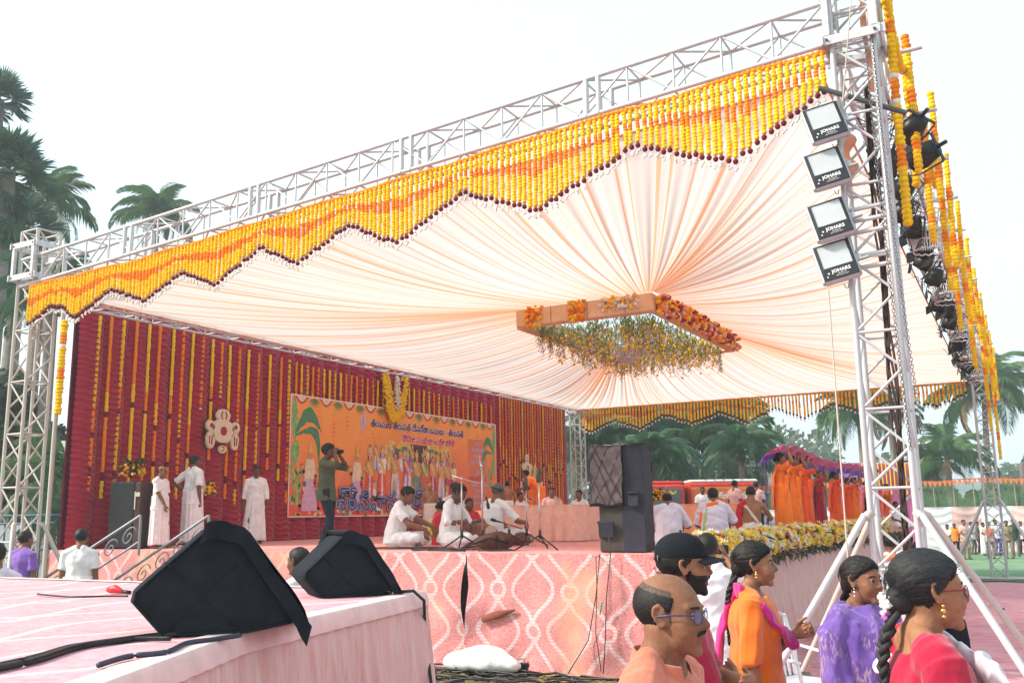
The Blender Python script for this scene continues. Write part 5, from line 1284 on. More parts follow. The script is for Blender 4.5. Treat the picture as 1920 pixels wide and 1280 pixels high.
def tall_speaker():
    q0=onz(1128,1037,HS); q1=onz(1212,1040,HS)
    t=thing('covered_speaker','tall loudspeaker under a quilted dark cover standing at the stage edge','speaker',(-4.5,11.05,HS),R(9),scale=.93)
    q=cloth('quilted_cover_brown',(.13,.095,.095),.2); dk=M('quilted_cover_navy',(.028,.028,.045),.85,0,.2,12,.3,180,.002); gy=cloth('grey_cover',(.07,.062,.055),.2)
    hw,hd=.30,.27
    g=MB(); g.box((.0,0,.33),(.60,.52,.66),bev=.02); g.build('lower_cabinet',gy,t,smooth=False)
    # side panel of navy cloth
    def wob(fn,nu,nv,name,m):
        g=MB(); g.grid(fn,nu,nv); return g.build(name,m,t)
    wob(lambda u,v:(.315+.006*math.sin(v*30),-.27+u*.56,.01+v*1.40),12,20,'side_panel',dk)
    wob(lambda u,v:(.02+u*.295,-.275+.004*math.sin(v*14),.01+v*1.39),8,20,'front_side_panel',dk)
    wob(lambda u,v:(-.30+u*.62,.27,.01+v*1.40),8,16,'rear_panel',dk)
    g=MB()
    def hood(u,v):   # front flap bulging over the upper cabinet
        x=-.40+u*.44; z=.60+v*.80; b_=.05*math.sin(PI*v)+.015*math.sin(v*22)*math.sin(u*9)+.012*math.sin((u+v)*26)
        return (x-.01*math.sin(v*9),-.30-b_*(.5+u*.3)+.06*max(0,(v-.9))*10*.5,z+.015*math.sin(u*8))
    wob(hood,18,40,'front_flap',q)
    wob(lambda u,v:(-.40+.012*math.sin(v*17)+0*u,-.30+u*.56-.04*math.sin(PI*v)*(1-u),.60+v*.80),12,24,'left_flap',q)
    wob(lambda u,v:(-.40+u*.72+.0,-.30+v*.58,1.395+.035*math.sin(PI*u)*math.sin(PI*v)+.006*math.sin(u*30)),16,12,'top_cover',q)
    # quilting seams
    g=MB()
    for k,(a0,b0,a1,b1) in enumerate(((0,.2,.6,1),(0,.7,.3,1),(.1,0,.95,.85),(.5,0,1,.5),(0,.55,.5,0),(.1,1,1,.1),(0,.95,.8,0))):
        g.tube([V(hood(a0+(a1-a0)*s/10,b0+(b1-b0)*s/10))+V((0,-.004,0)) for s in range(11)],.004,5)
    tag(g.build('quilting_seams',M('seam',(.02,.016,.016),.9),t),kind='stuff')
    g=MB(); g.loft([V(hood(s/12,.02))+V((0,-.01,-.005)) for s in range(13)],[(.012,.02)]*13,6,ref=(0,0,1)); g.build('hem_binding',black,t)
    g=MB(); g.tube([(.045,-.29,.62),(.045,-.30,1.38),(.10,-.25,1.41),(.33,-.2,1.41)],.009,6); g.build('edge_piping',black,t)
    for c,d,tl in(((-.20,-.30,.30),(.20,.05,.22),.2),((.18,-.30,.68),(.13,.05,.20),-.25)):
        g=MB(); g.box(c,d,rot=Matrix.Rotation(tl,3,'X'),bev=.01); g.box((c[0],c[1]-.02,c[2]+.09),(d[0]+.02,.05,.03),bev=.006); tag(g.build('handle_flap',dk,t,smooth=False),kind='stuff')
    g=MB(); g.tube([(-.16,-.33,.2),(-.14,-.36,.0),(-.15,-1.05,-.02),(-.13,-1.12,-.4),(-.16,-1.13,-.9),(-.1,-1.15,-1.35)],.006,5); g.build('speaker_cable',M('cable_green',(.03,.04,.03),.6),t)
tall_speaker()
def mic_stand(label,px,py,h,boom=None,big=False,z0=HS,tilt=0):
    p=onz(px,py,z0); t=thing('microphone_stand',label,'microphone stand',p,rnd.uniform(0,2),'microphone stands on the main stage')
    cm=M('chrome',(.45,.45,.46),.3,.8); 
    g=MB(); g.tube([(0,0,.16),(0,0,h)],.011,8); g.build('pole',cm,t)
    for k in range(3):
        a=k*2.094+.3; g=MB(); g.tube([(0,0,.2),(.12*math.cos(a),.12*math.sin(a),.13),(.34*math.cos(a),.34*math.sin(a),.012)],.011,6); g.build('leg',blackp,t)
    g=MB(); g.tube([(0,0,.15),(0,0,.26)],.02,8); g.build('collar',blackp,t)
    if boom:
        (bx,bz),(cx,cz)=boom; d=V((rt.x,rt.y,0)); rz=t.rotation_euler.z; Q=Matrix.Rotation(-rz,3,'Z')
        A=Q@(d*bx)+V((0,0,bz)); B=Q@(d*cx)+V((0,0,cz)); g=MB(); g.tube([A,B],.008,6); g.build('boom',cm if bx<0 else blackp,t)
        g=MB(); dd=(B-A).normalized(); g.loft([B,B+dd*.1],[.012,.016],8); g.loft([B+dd*.1,B+dd*.15],[.024,.024],10); g.build('microphone',blackp,t)
        g=MB(); g.ball((0,0,h),.024,8,6); g.build('clutch',cm,t)
    elif big:
        g=MB(); g.loft([(0,0,h+.02),(0,0,h+.16)],[(.042,.03),(.042,.03)],12); g.build('microphone',M('mic_grille',(.09,.09,.085),.5,.4,.5,90,.8,300,.004),t)
        g=MB(); g.tube([(-.055,0,h),(-.055,0,h+.1)],.005,5); g.tube([(.055,0,h),(.055,0,h+.1)],.005,5); g.tube([(-.055,0,h),(.055,0,h)],.006,5); g.build('cradle',blackp,t)
    return t
mic_stand('chrome stand with a big studio microphone, left of the two in front of the table',988,1024,.84,big=True)
mic_stand('chrome stand with a big studio microphone, right of the pair in front of the table',1013,1031,.90,big=True)
mic_stand('white boom stand reaching right over the seated musicians',866,1030,.98,boom=((-.14,1.03),(.42,.86)))
mic_stand('dark boom stand leaning between the grey-haired man and the drum',905,1030,1.15,boom=((-.04,1.3),(.06,.72)))
mic_stand('thin microphone stand standing just behind the small covered wedge',656,1003,.95,boom=((-.03,1.12),(.12,.9)))
mic_stand('low microphone stand by the front knee of the grey-haired man',955,1024,.30,boom=((.2,.26),(-.12,.36)))
# suitcase, instruments and clutter beside the musicians
p=onz(915,1033,HS); t=thing('drum_bag','brown soft bag with dark straps lying at the stage edge before the musicians','bag',p+V((0,.12,0)),R(20),scale=.8); bm=cloth('bag_brown',(.085,.035,.025),.25)
g=MB(); g.loft([(-.22,0,.13),(-.1,0,.15),(.1,0,.17),(.24,0,.17)],[(.12,.09),(.16,.14),(.17,.16),(.15,.14)],14,ref=(0,0,1)); link('bag_body',remesh(g,.012,bm,2,'bag',wrinkle(.012,(20,20,20),3)),t)
g=MB(); g.loft([(-.3,-.14,.12),(0,-.19,.22),(.3,-.14,.12)],[(.008,.02)]*3,6,ref=(0,0,1)); g.loft([(.1,-.17,.02),(.1,-.2,.2),(.08,0,.34)],[(.008,.02)]*3,6); tag(g.build('straps',black,t),kind='stuff')
def drum(label,p,rz,L=.55,r0=.12,r1=.14,tilt=0):
    t=thing('drum',label,'drum',p,rz); g=MB(); g.loft([(-L/2,0,r1),(-L*.2,0,r1),(L*.1,0,r1),(L/2,0,r1)],[r0*.85,r1,r1*1.05,r0*.8],16,round_=False); g.build('drum_shell',M('wood_red',(.20,.05,.025),.35,0,.3,5),t)
    for s in(-1,1): g=MB(); g.tube([(s*L/2,0,r1),(s*(L/2+.012),0,r1)],r0*.86,14); g.build('drum_head',M('hide',(.45,.36,.26),.7),t); 
    g=MB()
    for k in range(10): 
        a=2*PI*k/10; g.tube([(-L/2,r0*.85*math.cos(a),r1+r0*.85*math.sin(a)),(0,r1*1.06*math.cos(a+.3),r1+r1*1.06*math.sin(a+.3)),(L/2,r0*.8*math.cos(a),r1+r0*.8*math.sin(a))],.004,4)
    tag(g.build('lacing',M('lace_leather',(.3,.2,.12),.8),t),kind='stuff')
drum('barrel drum on the lap of the seated drummer in white',onz(885,1026,HS)+V((0,.25,.08)),R(-25))
drum('small wooden drum on the floor by the grey-haired musician',onz(972,1022,HS)+V((0,.1,0)),R(10),.34,.08,.1)
t=thing('cloth_heap','crumpled white cloth and bottles between the seated men','cloth',onz(785,1022,HS),0); g=MB(); r=random.Random(2)
for k in range(9): g.ball((r.uniform(-.16,.16),r.uniform(-.1,.1),.04),r.uniform(.05,.08),10,7)
link('cloth',remesh(g,.012,cloth('white_cotton',(.74,.73,.74)),2,'cloth',wrinkle(.015,(25,25,25),8)),t)
for i,(x,h_) in enumerate(((.2,.2),(.27,.17),(.33,.22))):
    t=thing('water_bottle',['clear plastic bottle by the heap of white cloth','shorter plastic bottle in the middle of three','tallest plastic bottle beside the drummer'][i],'bottle',onz(785,1020,HS)+V((x,.06*i,0)),0); g=MB(); g.loft([(0,0,0),(0,0,h_*.7),(0,0,h_*.82),(0,0,h_*.9)],[.032,.032,.014,.013],10,round_=False); g.build('bottle_body',M('bottle_plastic',(.6,.62,.62),.2),t); g=MB(); g.tube([(0,0,h_*.9),(0,0,h_)],.015,8); g.build('bottle_cap',M('cap_red',(.5,.03,.03),.4),t)
t=thing('stage_cables','tangle of black cables on the stage floor along the front edge','cables',(-7.3,11,HS)); r=random.Random(13)
for k in range(10):
    a=onz(r.uniform(680,1040),r.uniform(1026,1034),HS+.012); pts=[a]
    for q in range(7): a=a+V((r.uniform(.0,.28),r.uniform(-.10,.10),0)); a.z=HS+.02; pts.append(a)
    g=MB(); g.tube(pts,.010,5); g.build('cable',blackp,t,True)
# black covered loudspeaker at the left of the stage, with flower bowl
pL=onx(240,1010,BX+.7); pL.z=HS
t=thing('rear_speaker','black loudspeaker cabinet standing in front of the maroon curtain at left','speaker',(pL.x,pL.y,HS),R(20)); g=MB(); g.box((-.02,0,.56),(.46,.45,1.12),bev=.03); g.build('cabinet',M('cover_charcoal',(.02,.022,.026),.85,0,.2),t,smooth=False); g=MB(); g.box((.27,-.02,.56),(.11,.43,1.10),bev=.02); g.build('side_panel',M('box_brown',(.06,.03,.025),.6),t,smooth=False); g=MB(); g.box((.27,-.243,.9),(.09,.01,.07)); g.box((.23,-.243,.8),(.02,.01,.3)); tag(g.build('paper_tag',M('paper',(.55,.5,.45),.8),t,smooth=False),kind='stuff')
def bouquet(label,p,s=.3,n=90):
    t=thing('flower_arrangement',label,'flowers',p); r=random.Random(int(abs(p[0])*100))
    for nm,m,k in(('yellow_flowers',mar_y,n),('orange_flowers',mar_o,n//3),('purple_flowers',M('flower_purple',(.22,.03,.12),.8),n//5)):
        g=MB()
        for i in range(k):
            a=r.random()*6.28; q=math.sqrt(r.random())*s; g.ball((q*math.cos(a),q*math.sin(a)*.7,.1+r.random()*s*.8),.028,6,4)
        tag(g.build(nm,m,t),kind='stuff')
    g=MB()
    for i in range(70):
        a=r.random()*6.28; L=s*r.uniform(.9,1.5); z=r.uniform(.05,s); d=V((math.cos(a),math.sin(a)*.8,r.uniform(-.1,.7))); e=V((-d.y,d.x,0))*.03; g.add([V((0,0,z)),d*L*.6+e+V((0,0,z)),d*L+V((0,0,z)),d*L*.6-e+V((0,0,z))],[(0,1,2,3)])
    tag(g.build('leaves',leafg,t),kind='stuff')
bouquet('bowl of yellow flowers on top of the black rear loudspeaker',(pL.x,pL.y,HS+1.12),.25,60)
q=onx(383,905,BX+1.2); bouquet('upright yellow flower arrangement behind the man with hands on hips',(q.x,q.y,q.z-.3),.24,110)
# garlanded deity in orange cloth with gold vessels on the low platform
p=dep(1003,905,27.0); 
t=thing('garlanded_idol','seated idol wrapped in orange cloth and flower garlands behind the long table','idol',(p.x,p.y,HS+.45))
g=MB(); g.loft([(0,0,.0),(0,0,.35),(0,0,.72),(0,0,.95)],[(.42,.32),(.36,.28),(.26,.2),(.12,.1)],18); link('orange_drape',remesh(g,.02,cloth('orange_silk',(.85,.20,.03)),2,'drape',wrinkle(.03,(9,9,5),2)),t)
g=MB(); g.ball((0,-.02,1.08),.12,12,9); g.build('head',M('gold_dull',(.55,.33,.08),.4,.6),t); g=MB(); g.loft([(0,0,1.15),(0,0,1.3),(0,0,1.42)],[.11,.08,.02],12); g.build('crown',M('gold_dull',(.55,.33,.08),.4,.6),t)
r=random.Random(4)
for nm,m in(('red_garland',M('rose_red',(.33,.01,.03))),('white_garland',white_fl)):
    g=MB()
    for k in range(70): a=PI*k/69; g.ball((math.cos(a)*(.26+.06*(nm[0]=='w')),-.22,.92-.5*math.sin(a)+r.uniform(-.02,.02)),.04,6,4)
    tag(g.build(nm,m,t),kind='stuff')
for i,(dx,h_) in enumerate(((-.75,.22),(.75,.26),(1.35,.2))):
    v=thing('brass_vessel',['brass pot left of the garlanded idol','brass pot right of the garlanded idol','brass pot at the right end of the platform'][i],'pot',(p.x+dx,p.y-.1,HS+.62)); g=MB(); g.loft([(0,0,0),(0,0,h_*.4),(0,0,h_*.75),(0,0,h_*.8),(0,0,h_)],[.07,.12,.05,.05,.08],12,round_=False); g.build('pot_body',M('brass',(.62,.40,.12),.35,.8),v)
# tray of offerings and peeking white figure base at the bench
bouquet('tray of yellow offerings on the peach bench beside the tall speaker',(-6.3,16.9,HS+.62),.2,60)
# ---- flower border along the right edge of the stage
def flower_border():
    t=thing('flower_border','thick border of yellow, white and red flowers along the right edge of the stage','flower border',(-3.5,20,HS)); r=random.Random(21)
    prot=[]
    def fl(mat,petals,rad,cup):
        g=MB()
        for lay in range(2):
            for k in range(petals):
                a=2*PI*(k+.5*lay)/petals; L=rad*(1-.3*lay); z=cup*(1+lay*.8)
                c,s=math.cos(a),math.sin(a); wd=L*.5
                g.add([(0,0,.0),(c*L*.6-s*wd,s*L*.6+c*wd,z*.6),(c*L,s*L,z),(c*L*.6+s*wd,s*L*.6-c*wd,z*.6)],[(0,3,2,1)])
        g.ball((0,0,cup*.8),rad*.3,6,4); return g.mesh('flower',mat)
    Y=M('gladiolus_yellow',(.86,.60,.02),.7,0,.2,40,.3); Wf=M('gladiolus_white',(.80,.78,.70),.7,0,.1,40,.3); Rf=M('gladiolus_red',(.50,.02,.08),.7,0,.2,40,.3); Pk=M('gladiolus_pink',(.75,.42,.42),.7,0,.2,40,.3)
    prot=[fl(Y,5,.062,.03),fl(M('gladiolus_pale',(.84,.70,.22),.7,0,.2,40,.3),6,.055,.05),fl(Wf,6,.055,.035),fl(Rf,6,.05,.03),fl(Pk,6,.05,.03)]
    wt=[.34,.24,.24,.12,.06]; stuff={0:MB(),1:MB(),2:MB(),3:MB(),4:MB()}
    y=10.5; items=[]
    while y<29.4:
        n=int(15) 
        for k in range(n): items.append(y+r.random()*.2)
        y+=.2
    for i,y in enumerate(items):
        u=r.random(); ang=u*PI*.8-.15                                   # round section of the border
        x=-3.62+.15*math.sin(ang)*1.1+.10; z=HS+.17*math.cos(ang)+.02+r.uniform(-.03,.03); x+=r.uniform(-.03,.03)
        k=r.choices(range(5),wt)[0]; rot=Matrix.Rotation(r.uniform(0,6),3,'Z'); tiltm=Matrix.Rotation(min(1.5,ang*.8)+r.uniform(-.4,.4),3,'Y')@Matrix.Rotation(r.uniform(-.1,.9),3,'X')
        if y<15.2 and i%4!=9 and sum(1 for c in t.children if c.name.startswith('flower'))<300 if i%3==0 else False:
            o=link('flower',prot[k],t,True); o.location=(x,y,z); o.rotation_euler=(tiltm@rot).to_euler(); o.scale=(1,1,1)
        else:
            me=prot[k]; g=stuff[k]; m3=tiltm@rot; s_=r.uniform(.8,1.15); g.add([V((x,y,z))+m3@(v.co*s_) for v in me.vertices],[tuple(p_.vertices) for p_ in me.polygons])
    for k,g in stuff.items():
        tag(g.build('flowers',prot[k].materials[0],t,True),kind='stuff')
    g=MB()
    for i in range(5200):
        y=r.uniform(10.4,29.4); x=-3.52+r.uniform(-.1,.16); z=HS+r.uniform(-.22,.15); L=r.uniform(.08,.2); d=V((r.uniform(-.4,1),r.uniform(-1,1),r.uniform(-1.2,.3))).normalized()*L; e=d.cross(V((r.random(),r.random(),r.random()))).normalized()*L*.09; p=V((x,y,z)); g.add([p,p+d*.5+e,p+d,p+d*.5-e],[(0,1,2,3)])
    tag(g.build('leaves',leafg,t,True),kind='stuff')
    g=MB(); g.loft([(-3.62,10.4,HS+.0),(-3.62,29.4,HS+.0)],[(.13,.13)]*2,8); g.build('green_core',leafg,t,True)
flower_border()
# stair railings with scrolls left of the stage
for k,(pxa,pya,pxb,pyb,lab) in enumerate(((215,998,264,966,'left wrought iron scroll railing of the stage steps'),(345,998,392,966,'right wrought iron scroll railing of the stage steps'))):
    D=13.2; b=dep(pxb,pyb,D); a=dep(pxa,pya,D); d=(b-a).normalized(); a0=a-d*1.5
    t=thing('step_railing',lab,'railing',(b.x,b.y,HS-.3),0,'scroll railings of the stage steps'); irn=M('grey_iron',(.25,.27,.30),.5,.4)
    rod('handrail',a0,b,.02,irn,t); rod('post',b,b-V((0,0,.55)),.02,irn,t); rod('lower_rail',a0-V((0,0,.36)),b-V((0,0,.36)),.015,irn,t)
    for i in range(6):
        c=b.lerp(a0,.1+.16*i)-V((0,0,.19)); g=MB(); pts=[]
        for q in range(22): an=q*.45; rr=.13*(1-q/24); pts.append(c+V((d.x,d.y,d.z))*rr*math.cos(an)+V((0,0,1))*rr*math.sin(an))
        g.tube(pts,.010,5); g.build('scroll',irn,t,True)
# ================================================================ wedge monitors on the near platform
def wedge(label,pts,D,name='floor_monitor'):
    """side outline (photo measured) turned into a real prism: near face and far face, cover cloth with seams"""
    pass
def monitor(label,base,rz,W,prof,flap,seed,strip=True):
    """prof: side outline (y,z); extruded along local x by W; a quilted black cover"""
    t=thing('floor_monitor',label,'speaker',base,rz)
    g=MB(); n=len(prof)
    r=random.Random(seed)
    # dense outline
    dp=[]
    for i in range(n):
        a,b=prof[i],prof[(i+1)%n]; L=math.hypot(a[0]-b[0],a[1]-b[1]); m=max(1,int(L/.03))
        for k in range(m): dp.append((a[0]+(b[0]-a[0])*k/m,a[1]+(b[1]-a[1])*k/m))
    N=len(dp); NX=20
    cy=sum(p[0] for p in dp)/N; cz=sum(p[1] for p in dp)/N
    for j in range(NX+1):
        x=-W/2+W*j/NX; e=1-.06*(abs(j/NX-.5)*2)**8
        for i,(y,z) in enumerate(dp):
            w=.006*math.sin(i*.6+j*.35+seed)+.004*math.sin(j*1.3+i*.21); g.v.append((x,cy+(y-cy)*(e+w*.6),max(.002,cz+(z-cz)*(e+w*.6))))
    for j in range(NX):
        for i in range(N): k=(i+1)%N; g.f.append((j*N+i,j*N+k,(j+1)*N+k,(j+1)*N+i)); g.m.append(0)
    g.build('cover',black,t)
    for s,j in((-1,0),(1,NX)):
        g2=MB(); vs=[V(g.v[j*N+i]) for i in range(N)]; c=V((s*W/2+s*.012,cy,cz)); g2.v=[tuple(q) for q in vs]+[tuple((q+c)/2+V((s*.006,0,0))) for q in vs]+[tuple(c)]
        for i in range(N):
            k=(i+1)%N; q=[(i,k,N+k,N+i)] ; g2.f+= q+[(N+i,N+k,2*N)]; g2.m+=[0,0]
        g2.build('side_panel',black,t)
        # crossing seams and rim binding
        sm=MB(); ys=[p[0] for p in prof]; 
        for a,b in flap['seams']:
            sm.tube([(s*(W/2+.010),a[0]+(b[0]-a[0])*q/8,a[1]+(b[1]-a[1])*q/8) for q in range(9)],.0035,5)
        tag(sm.build('seams',M('seam_black',(.004,.005,.006),.9),t),kind='stuff')
        rb=MB(); rb.loft([V(q)+V((s*.004,0,0)) for q in vs]+[V(vs[0])+V((s*.004,0,0))],[.006]*(N+1),5,round_=False); rb.build('rim_binding',black,t)
    # loose cover flap over the front baffle
    f=flap['top'] # list of (y,z) polyline along the baffle and beyond
    def fn(u,v):
        L=len(f)-1; q=v*L; i=min(int(q),L-1); a,b=f[i],f[i+1]; k=q-i; y=a[0]+(b[0]-a[0])*k; z=a[1]+(b[1]-a[1])*k
        x=(-W/2-.035)+(W+.07)*u; return (x,y+.010*math.sin(u*9+v*6+seed)*(v+.2),z+.012+.008*math.sin(u*13+seed)*v+.005*math.sin(v*20))
    g=MB(); g.grid(fn,24,24); g.grid(lambda u,v:V(fn(1-u,v))-V((0,.004,.012)),24,24); g.build('baffle_flap',black,t)
    for s in(-1,1):   # flap side skirts hanging over the edge
        g=MB(); g.grid(lambda u,v:(s*(W/2+.035+.004*math.sin(u*20)),fn(0,u)[1]-.02*v*flap.get('dx',1),fn(0,u)[2]-v*.085*(1-.25*math.sin(u*3))),24,4); g.build('flap_side',black,t)
    if strip:
        g=MB(); a=V(fn(.93,.45)); b=V(fn(.93,.62)); g.loft([a+V((0,0,.006)),b+V((0,0,.006))],[(.004,.002)]*2,4); g.build('zip_pull',M('white_plastic',(.6,.6,.6),.4),t)
    return t
# near wedges: the side faces the camera; the baffle slopes down to the right
profB=[(-.36,.0),(-.46,.16),(-.42,.30),(-.06,.66),(.02,.68),(.12,.64),(.44,.16),(.50,.03),(.46,0)]
def wedge_here(label,cx,cy,rz,s,seed,W):
    prof=[(-.30*s,0),(-.49*s,.21*s),(-.48*s,.27*s),(-.10*s,.62*s),(.02*s,.65*s),(.16*s,.585*s),(.50*s,.10*s),(.48*s,.045*s),(.20*s,0)]
    flap=dict(seams=[((-.29*s,.02*s),(.12*s,.42*s)),((-.30*s,.44*s),(.14*s,.03*s))],top=[(-.08*s,.645*s),(.03*s,.665*s),(.17*s,.60*s),(.38*s,.31*s),(.52*s,.10*s),(.56*s,-.00*s)])
    return monitor(label,(cx,cy,HS),rz,W,prof,flap,seed)
def frm(px,py): p=onz(px,py,HS); return p
a=frm(290,1203); b=frm(540,1190); d=(b-a); rz1=math.atan2(d.y,d.x)-PI/2
c1=(a+b)/2
wedge_here('large black covered floor monitor at the front corner of the near platform',c1.x-.26,c1.y+.20,rz1+R(0),.685,1,.44)
a2=frm(610,1128); b2=frm(742,1112); d2=b2-a2; rz2=math.atan2(d2.y,d2.x)-PI/2; c2=(a2+b2)/2
wedge_here('smaller black covered floor monitor at the far corner of the near platform',c2.x-.24,c2.y+.10,rz2-R(34),.575,5,.40)
def cable(label,pts,r=.012,name='speaker_cable',m=None,z=None):
    P=[onz(x,y,(HS if z is None else z)+.014) for x,y in pts]; Q=[]
    for i in range(len(P)-1):
        p0,p1,p2,p3=P[max(i-1,0)],P[i],P[i+1],P[min(i+2,len(P)-1)]
        for k in range(8):
            t_=k/8; Q.append(.5*((2*p1)+(p2-p0)*t_+(2*p0-5*p1+4*p2-p3)*t_**2+(3*p1-p0-3*p2+p3)*t_**3))
    Q.append(P[-1]); g=MB(); g.tube(Q,r,8); return tag(g.build(name,m or blackp),label,'cable')
cable('thick black cable crossing the near platform from the left edge',[(-20,1256),(60,1238),(140,1213),(200,1203),(285,1192),(330,1188)],.013)
cable('second black cable lying against the thick one',[(-20,1250),(60,1232),(130,1212),(180,1206),(240,1197),(320,1196)],.010)
cable('grey blue cable ending bare on the platform beside the large monitor',[(185,1246),(240,1230),(310,1222),(350,1205),(400,1198),(450,1190)],.010,m=M('cable_blue',(.03,.035,.06),.5))
cable('thin cable with a red plug near the left of the platform',[(70,1113),(130,1118),(200,1117),(240,1117)],.006)
p=onz(216,1114,HS); t=thing('red_plug','small red plug on the pink platform left of the large monitor','plug',p); g=MB(); g.loft([(-.06,0,.03),(0,0,.035),(.05,.01,.02)],[.022,.028,.014],8); g.build('plug_body',M('red_plastic',(.55,.02,.03),.4),t); g=MB(); g.tube([(.05,.01,.02),(.12,.02,.015)],.012,6); g.build('plug_boot',blackp,t)
a=onz(745,1109,HS+.02); g=MB(); g.tube([a,onz(775,1107,HS+.03),onz(790,1125,HS-.03)+V((.02,0,0)),ony(782,1180,5.05)+V((.06,0,0)),ony(785,1230,5.0)+V((.07,0,0)),ony(790,1300,4.9)+V((.08,0,0))],.010,7); tag(g.build('speaker_cable',blackp),'black cable hanging over the pleated skirt at the platform corner','cable')
# ================================================================ ground clutter between the platforms
p=onz(905,1262,.0)
t=thing('white_sack','white sack lying on the ground in front of the main stage','sack',(p.x,p.y,0)); g=MB(); g.loft([(-.42,0,.12),(-.1,0,.16),(.2,0,.15),(.42,.02,.10)],[(.16,.10),(.27,.15),(.25,.14),(.14,.07)],16,ref=(0,0,1)); link('sack_body',remesh(g,.018,cloth('sack_white',(.74,.74,.74)),2,'sack',wrinkle(.02,(10,10,10),4)),t)
text('lettering','RICE',.07,M('print_faded',(.55,.3,.35),.8),t,(.1,-.285,.15),0,'CENTER',.001) if False else None
t=thing('ground_debris','cables, dry leaves and litter along the foot of the main stage','litter',(-5,10,0)); r=random.Random(31); g=MB()
for i in range(700):
    x=r.uniform(-8,-3.4); y=r.uniform(9.2,10.2); a=r.random()*6.28; L=r.uniform(.03,.12); d=V((math.cos(a),math.sin(a),r.uniform(0,.3)))*L; e=V((-d.y,d.x,0))*.4; p=V((x,y,r.uniform(.0,.03))); g.add([p,p+d*.5+e,p+d,p+d*.5-e],[(0,1,2,3)])
tag(g.build('dry_leaves',M('dry_leaf',(.25,.20,.06),.8,0,.5,8),t,True),kind='stuff')
g=MB()
for k in range(26):
    p=V((r.uniform(-8,-4),r.uniform(9.1,10.1),.03)); pts=[p]
    for q in range(9): p=p+V((r.uniform(-.05,.28),r.uniform(-.1,.1),0)); p.z=.03+r.uniform(0,.05); pts.append(p)
    g.tube(pts,.012,5)
tag(g.build('cables',blackp,t,True),kind='stuff')
for k,(px,lab) in enumerate(((860,'black plastic box by the corner of the pleated skirt'),(975,'dark metal duct section lying behind the white sack'))):
    p=onz(px,1250 if k else 1238,.05); t=thing('equipment_box',lab,'box',(p.x,p.y,0),R(15)); g=MB(); g.box((0,0,.06),((.5,.2,.10) if k else (.28,.16,.12)),bev=.012); g.build('box_body',blackp,t,smooth=False); g=MB(); g.tube([(-.08,-.1,.1),(-.08,-.1,.16),(.08,-.1,.16),(.08,-.1,.1)],.008,6); g.build('handle',M('grey_iron',(.25,.27,.30),.5,.4),t)
for k,(px,xx) in enumerate(((1145,.0),(1125,.0))):
    a=ony(px,1040,10.14); g=MB(); pts=[a+V((0,0,.02)),ony(px-8,1120,10.12),ony(px-10 if k==0 else px-22,1200,10.12),ony(px-14 if k==0 else px-60,1262,10.0)]; g.tube(pts,.006,5); tag(g.build('hanging_wire',blackp),['dark wire hanging straight down the stage front below the tall speaker','dark wire curving left down the stage front'][k],'wire')
a=ony(1128,1130,10.12); g=MB(); g.loft([a,ony(1125,1150,10.12)],[.012,.008],6); tag(g.build('green_wire_joint',M('tape_green',(.02,.35,.18),.5)),'green taped joint on the wire down the stage front','tape')
# white plastic chair
def chair():
    p=dep(1497,1190,8.0); pw=M('white_plastic_chair',(.72,.74,.76),.35,0,.04,6,.05)
    t=thing('plastic_chair','white plastic garden chair beside the pink skirt behind the woman in orange','chair',(p.x,p.y,0),R(62))
    def sw(name,pts,rads,ref=(0,1,0),n=8): g=MB(); g.loft(pts,rads,n,ref=ref); g.build(name,pw,t)
    g=MB(); g.grid(lambda u,v:(-.22+.44*u,-.22+.44*v,.43-.03*math.sin(PI*u)*math.sin(PI*v)),8,8); g.grid(lambda u,v:(.22-.44*u,-.22+.44*v,.415-.03*math.sin(PI*u)*math.sin(PI*v)),8,8); g.build('seat',pw,t)
    for sx in(-1,1):
        for sy in(-1,1): sw('leg',[(sx*.2,sy*.2,.42),(sx*.25,sy*.26,0)],[(.03,.012),(.022,.012)])
        sw('arm',[(sx*.27,-.22,.62),(sx*.28,.05,.65),(sx*.25,.22,.68)],[(.03,.012)]*3,(0,0,1)); sw('arm_post',[(sx*.27,-.2,.62),(sx*.24,-.22,.42)],[(.02,.012)]*2)
    for k in range(7):
        x=-.2+.4*k/6; sw('back_slat',[(x*.9,.22,.44),(x,.27,.66),(x*1.02,.33,.92)],[(.016,.006)]*3)
    sw('top_rail',[(-.22,.335,.92),(-.12,.345,.965),(.12,.345,.965),(.22,.335,.92)],[(.025,.010)]*4,(0,0,1))
    for sx in(-1,1): sw('back_post',[(sx*.22,.22,.42),(sx*.25,.27,.66),(sx*.22,.335,.93)],[(.02,.012)]*3)
chair()
# amplifier rack / speaker by the chair
p=onz(1500,1270,0); t=thing('equipment_rack','low black equipment rack with a metal plate under the white outrigger','amplifier',(-2.2,8.9,0),R(10)); g=MB(); g.box((0,0,.2),(.55,.4,.4),bev=.015); g.build('rack_body',blackp,t,smooth=False)
for z in(.1,.24): g=MB(); g.box((0,-.205,z),(.5,.012,.09)); g.build('rack_panel',M('panel_cream',(.5,.48,.4),.5),t,smooth=False)
# crumpled pink cloth on the ground by the skirt
t=thing('fallen_cloth','crumpled pink patterned cloth on the ground by the stage skirt','cloth',(-2.9,11,0)); g=MB(); g.grid(lambda u,v:(-3.2+1.0*u,10.4+4.6*v,.02+.10*max(0,math.sin(u*9+v*7)*math.sin(v*23))*(1-u)),30,60); g.build('cloth',cloth('pink_print',(.45,.14,.18),.4),t,True)
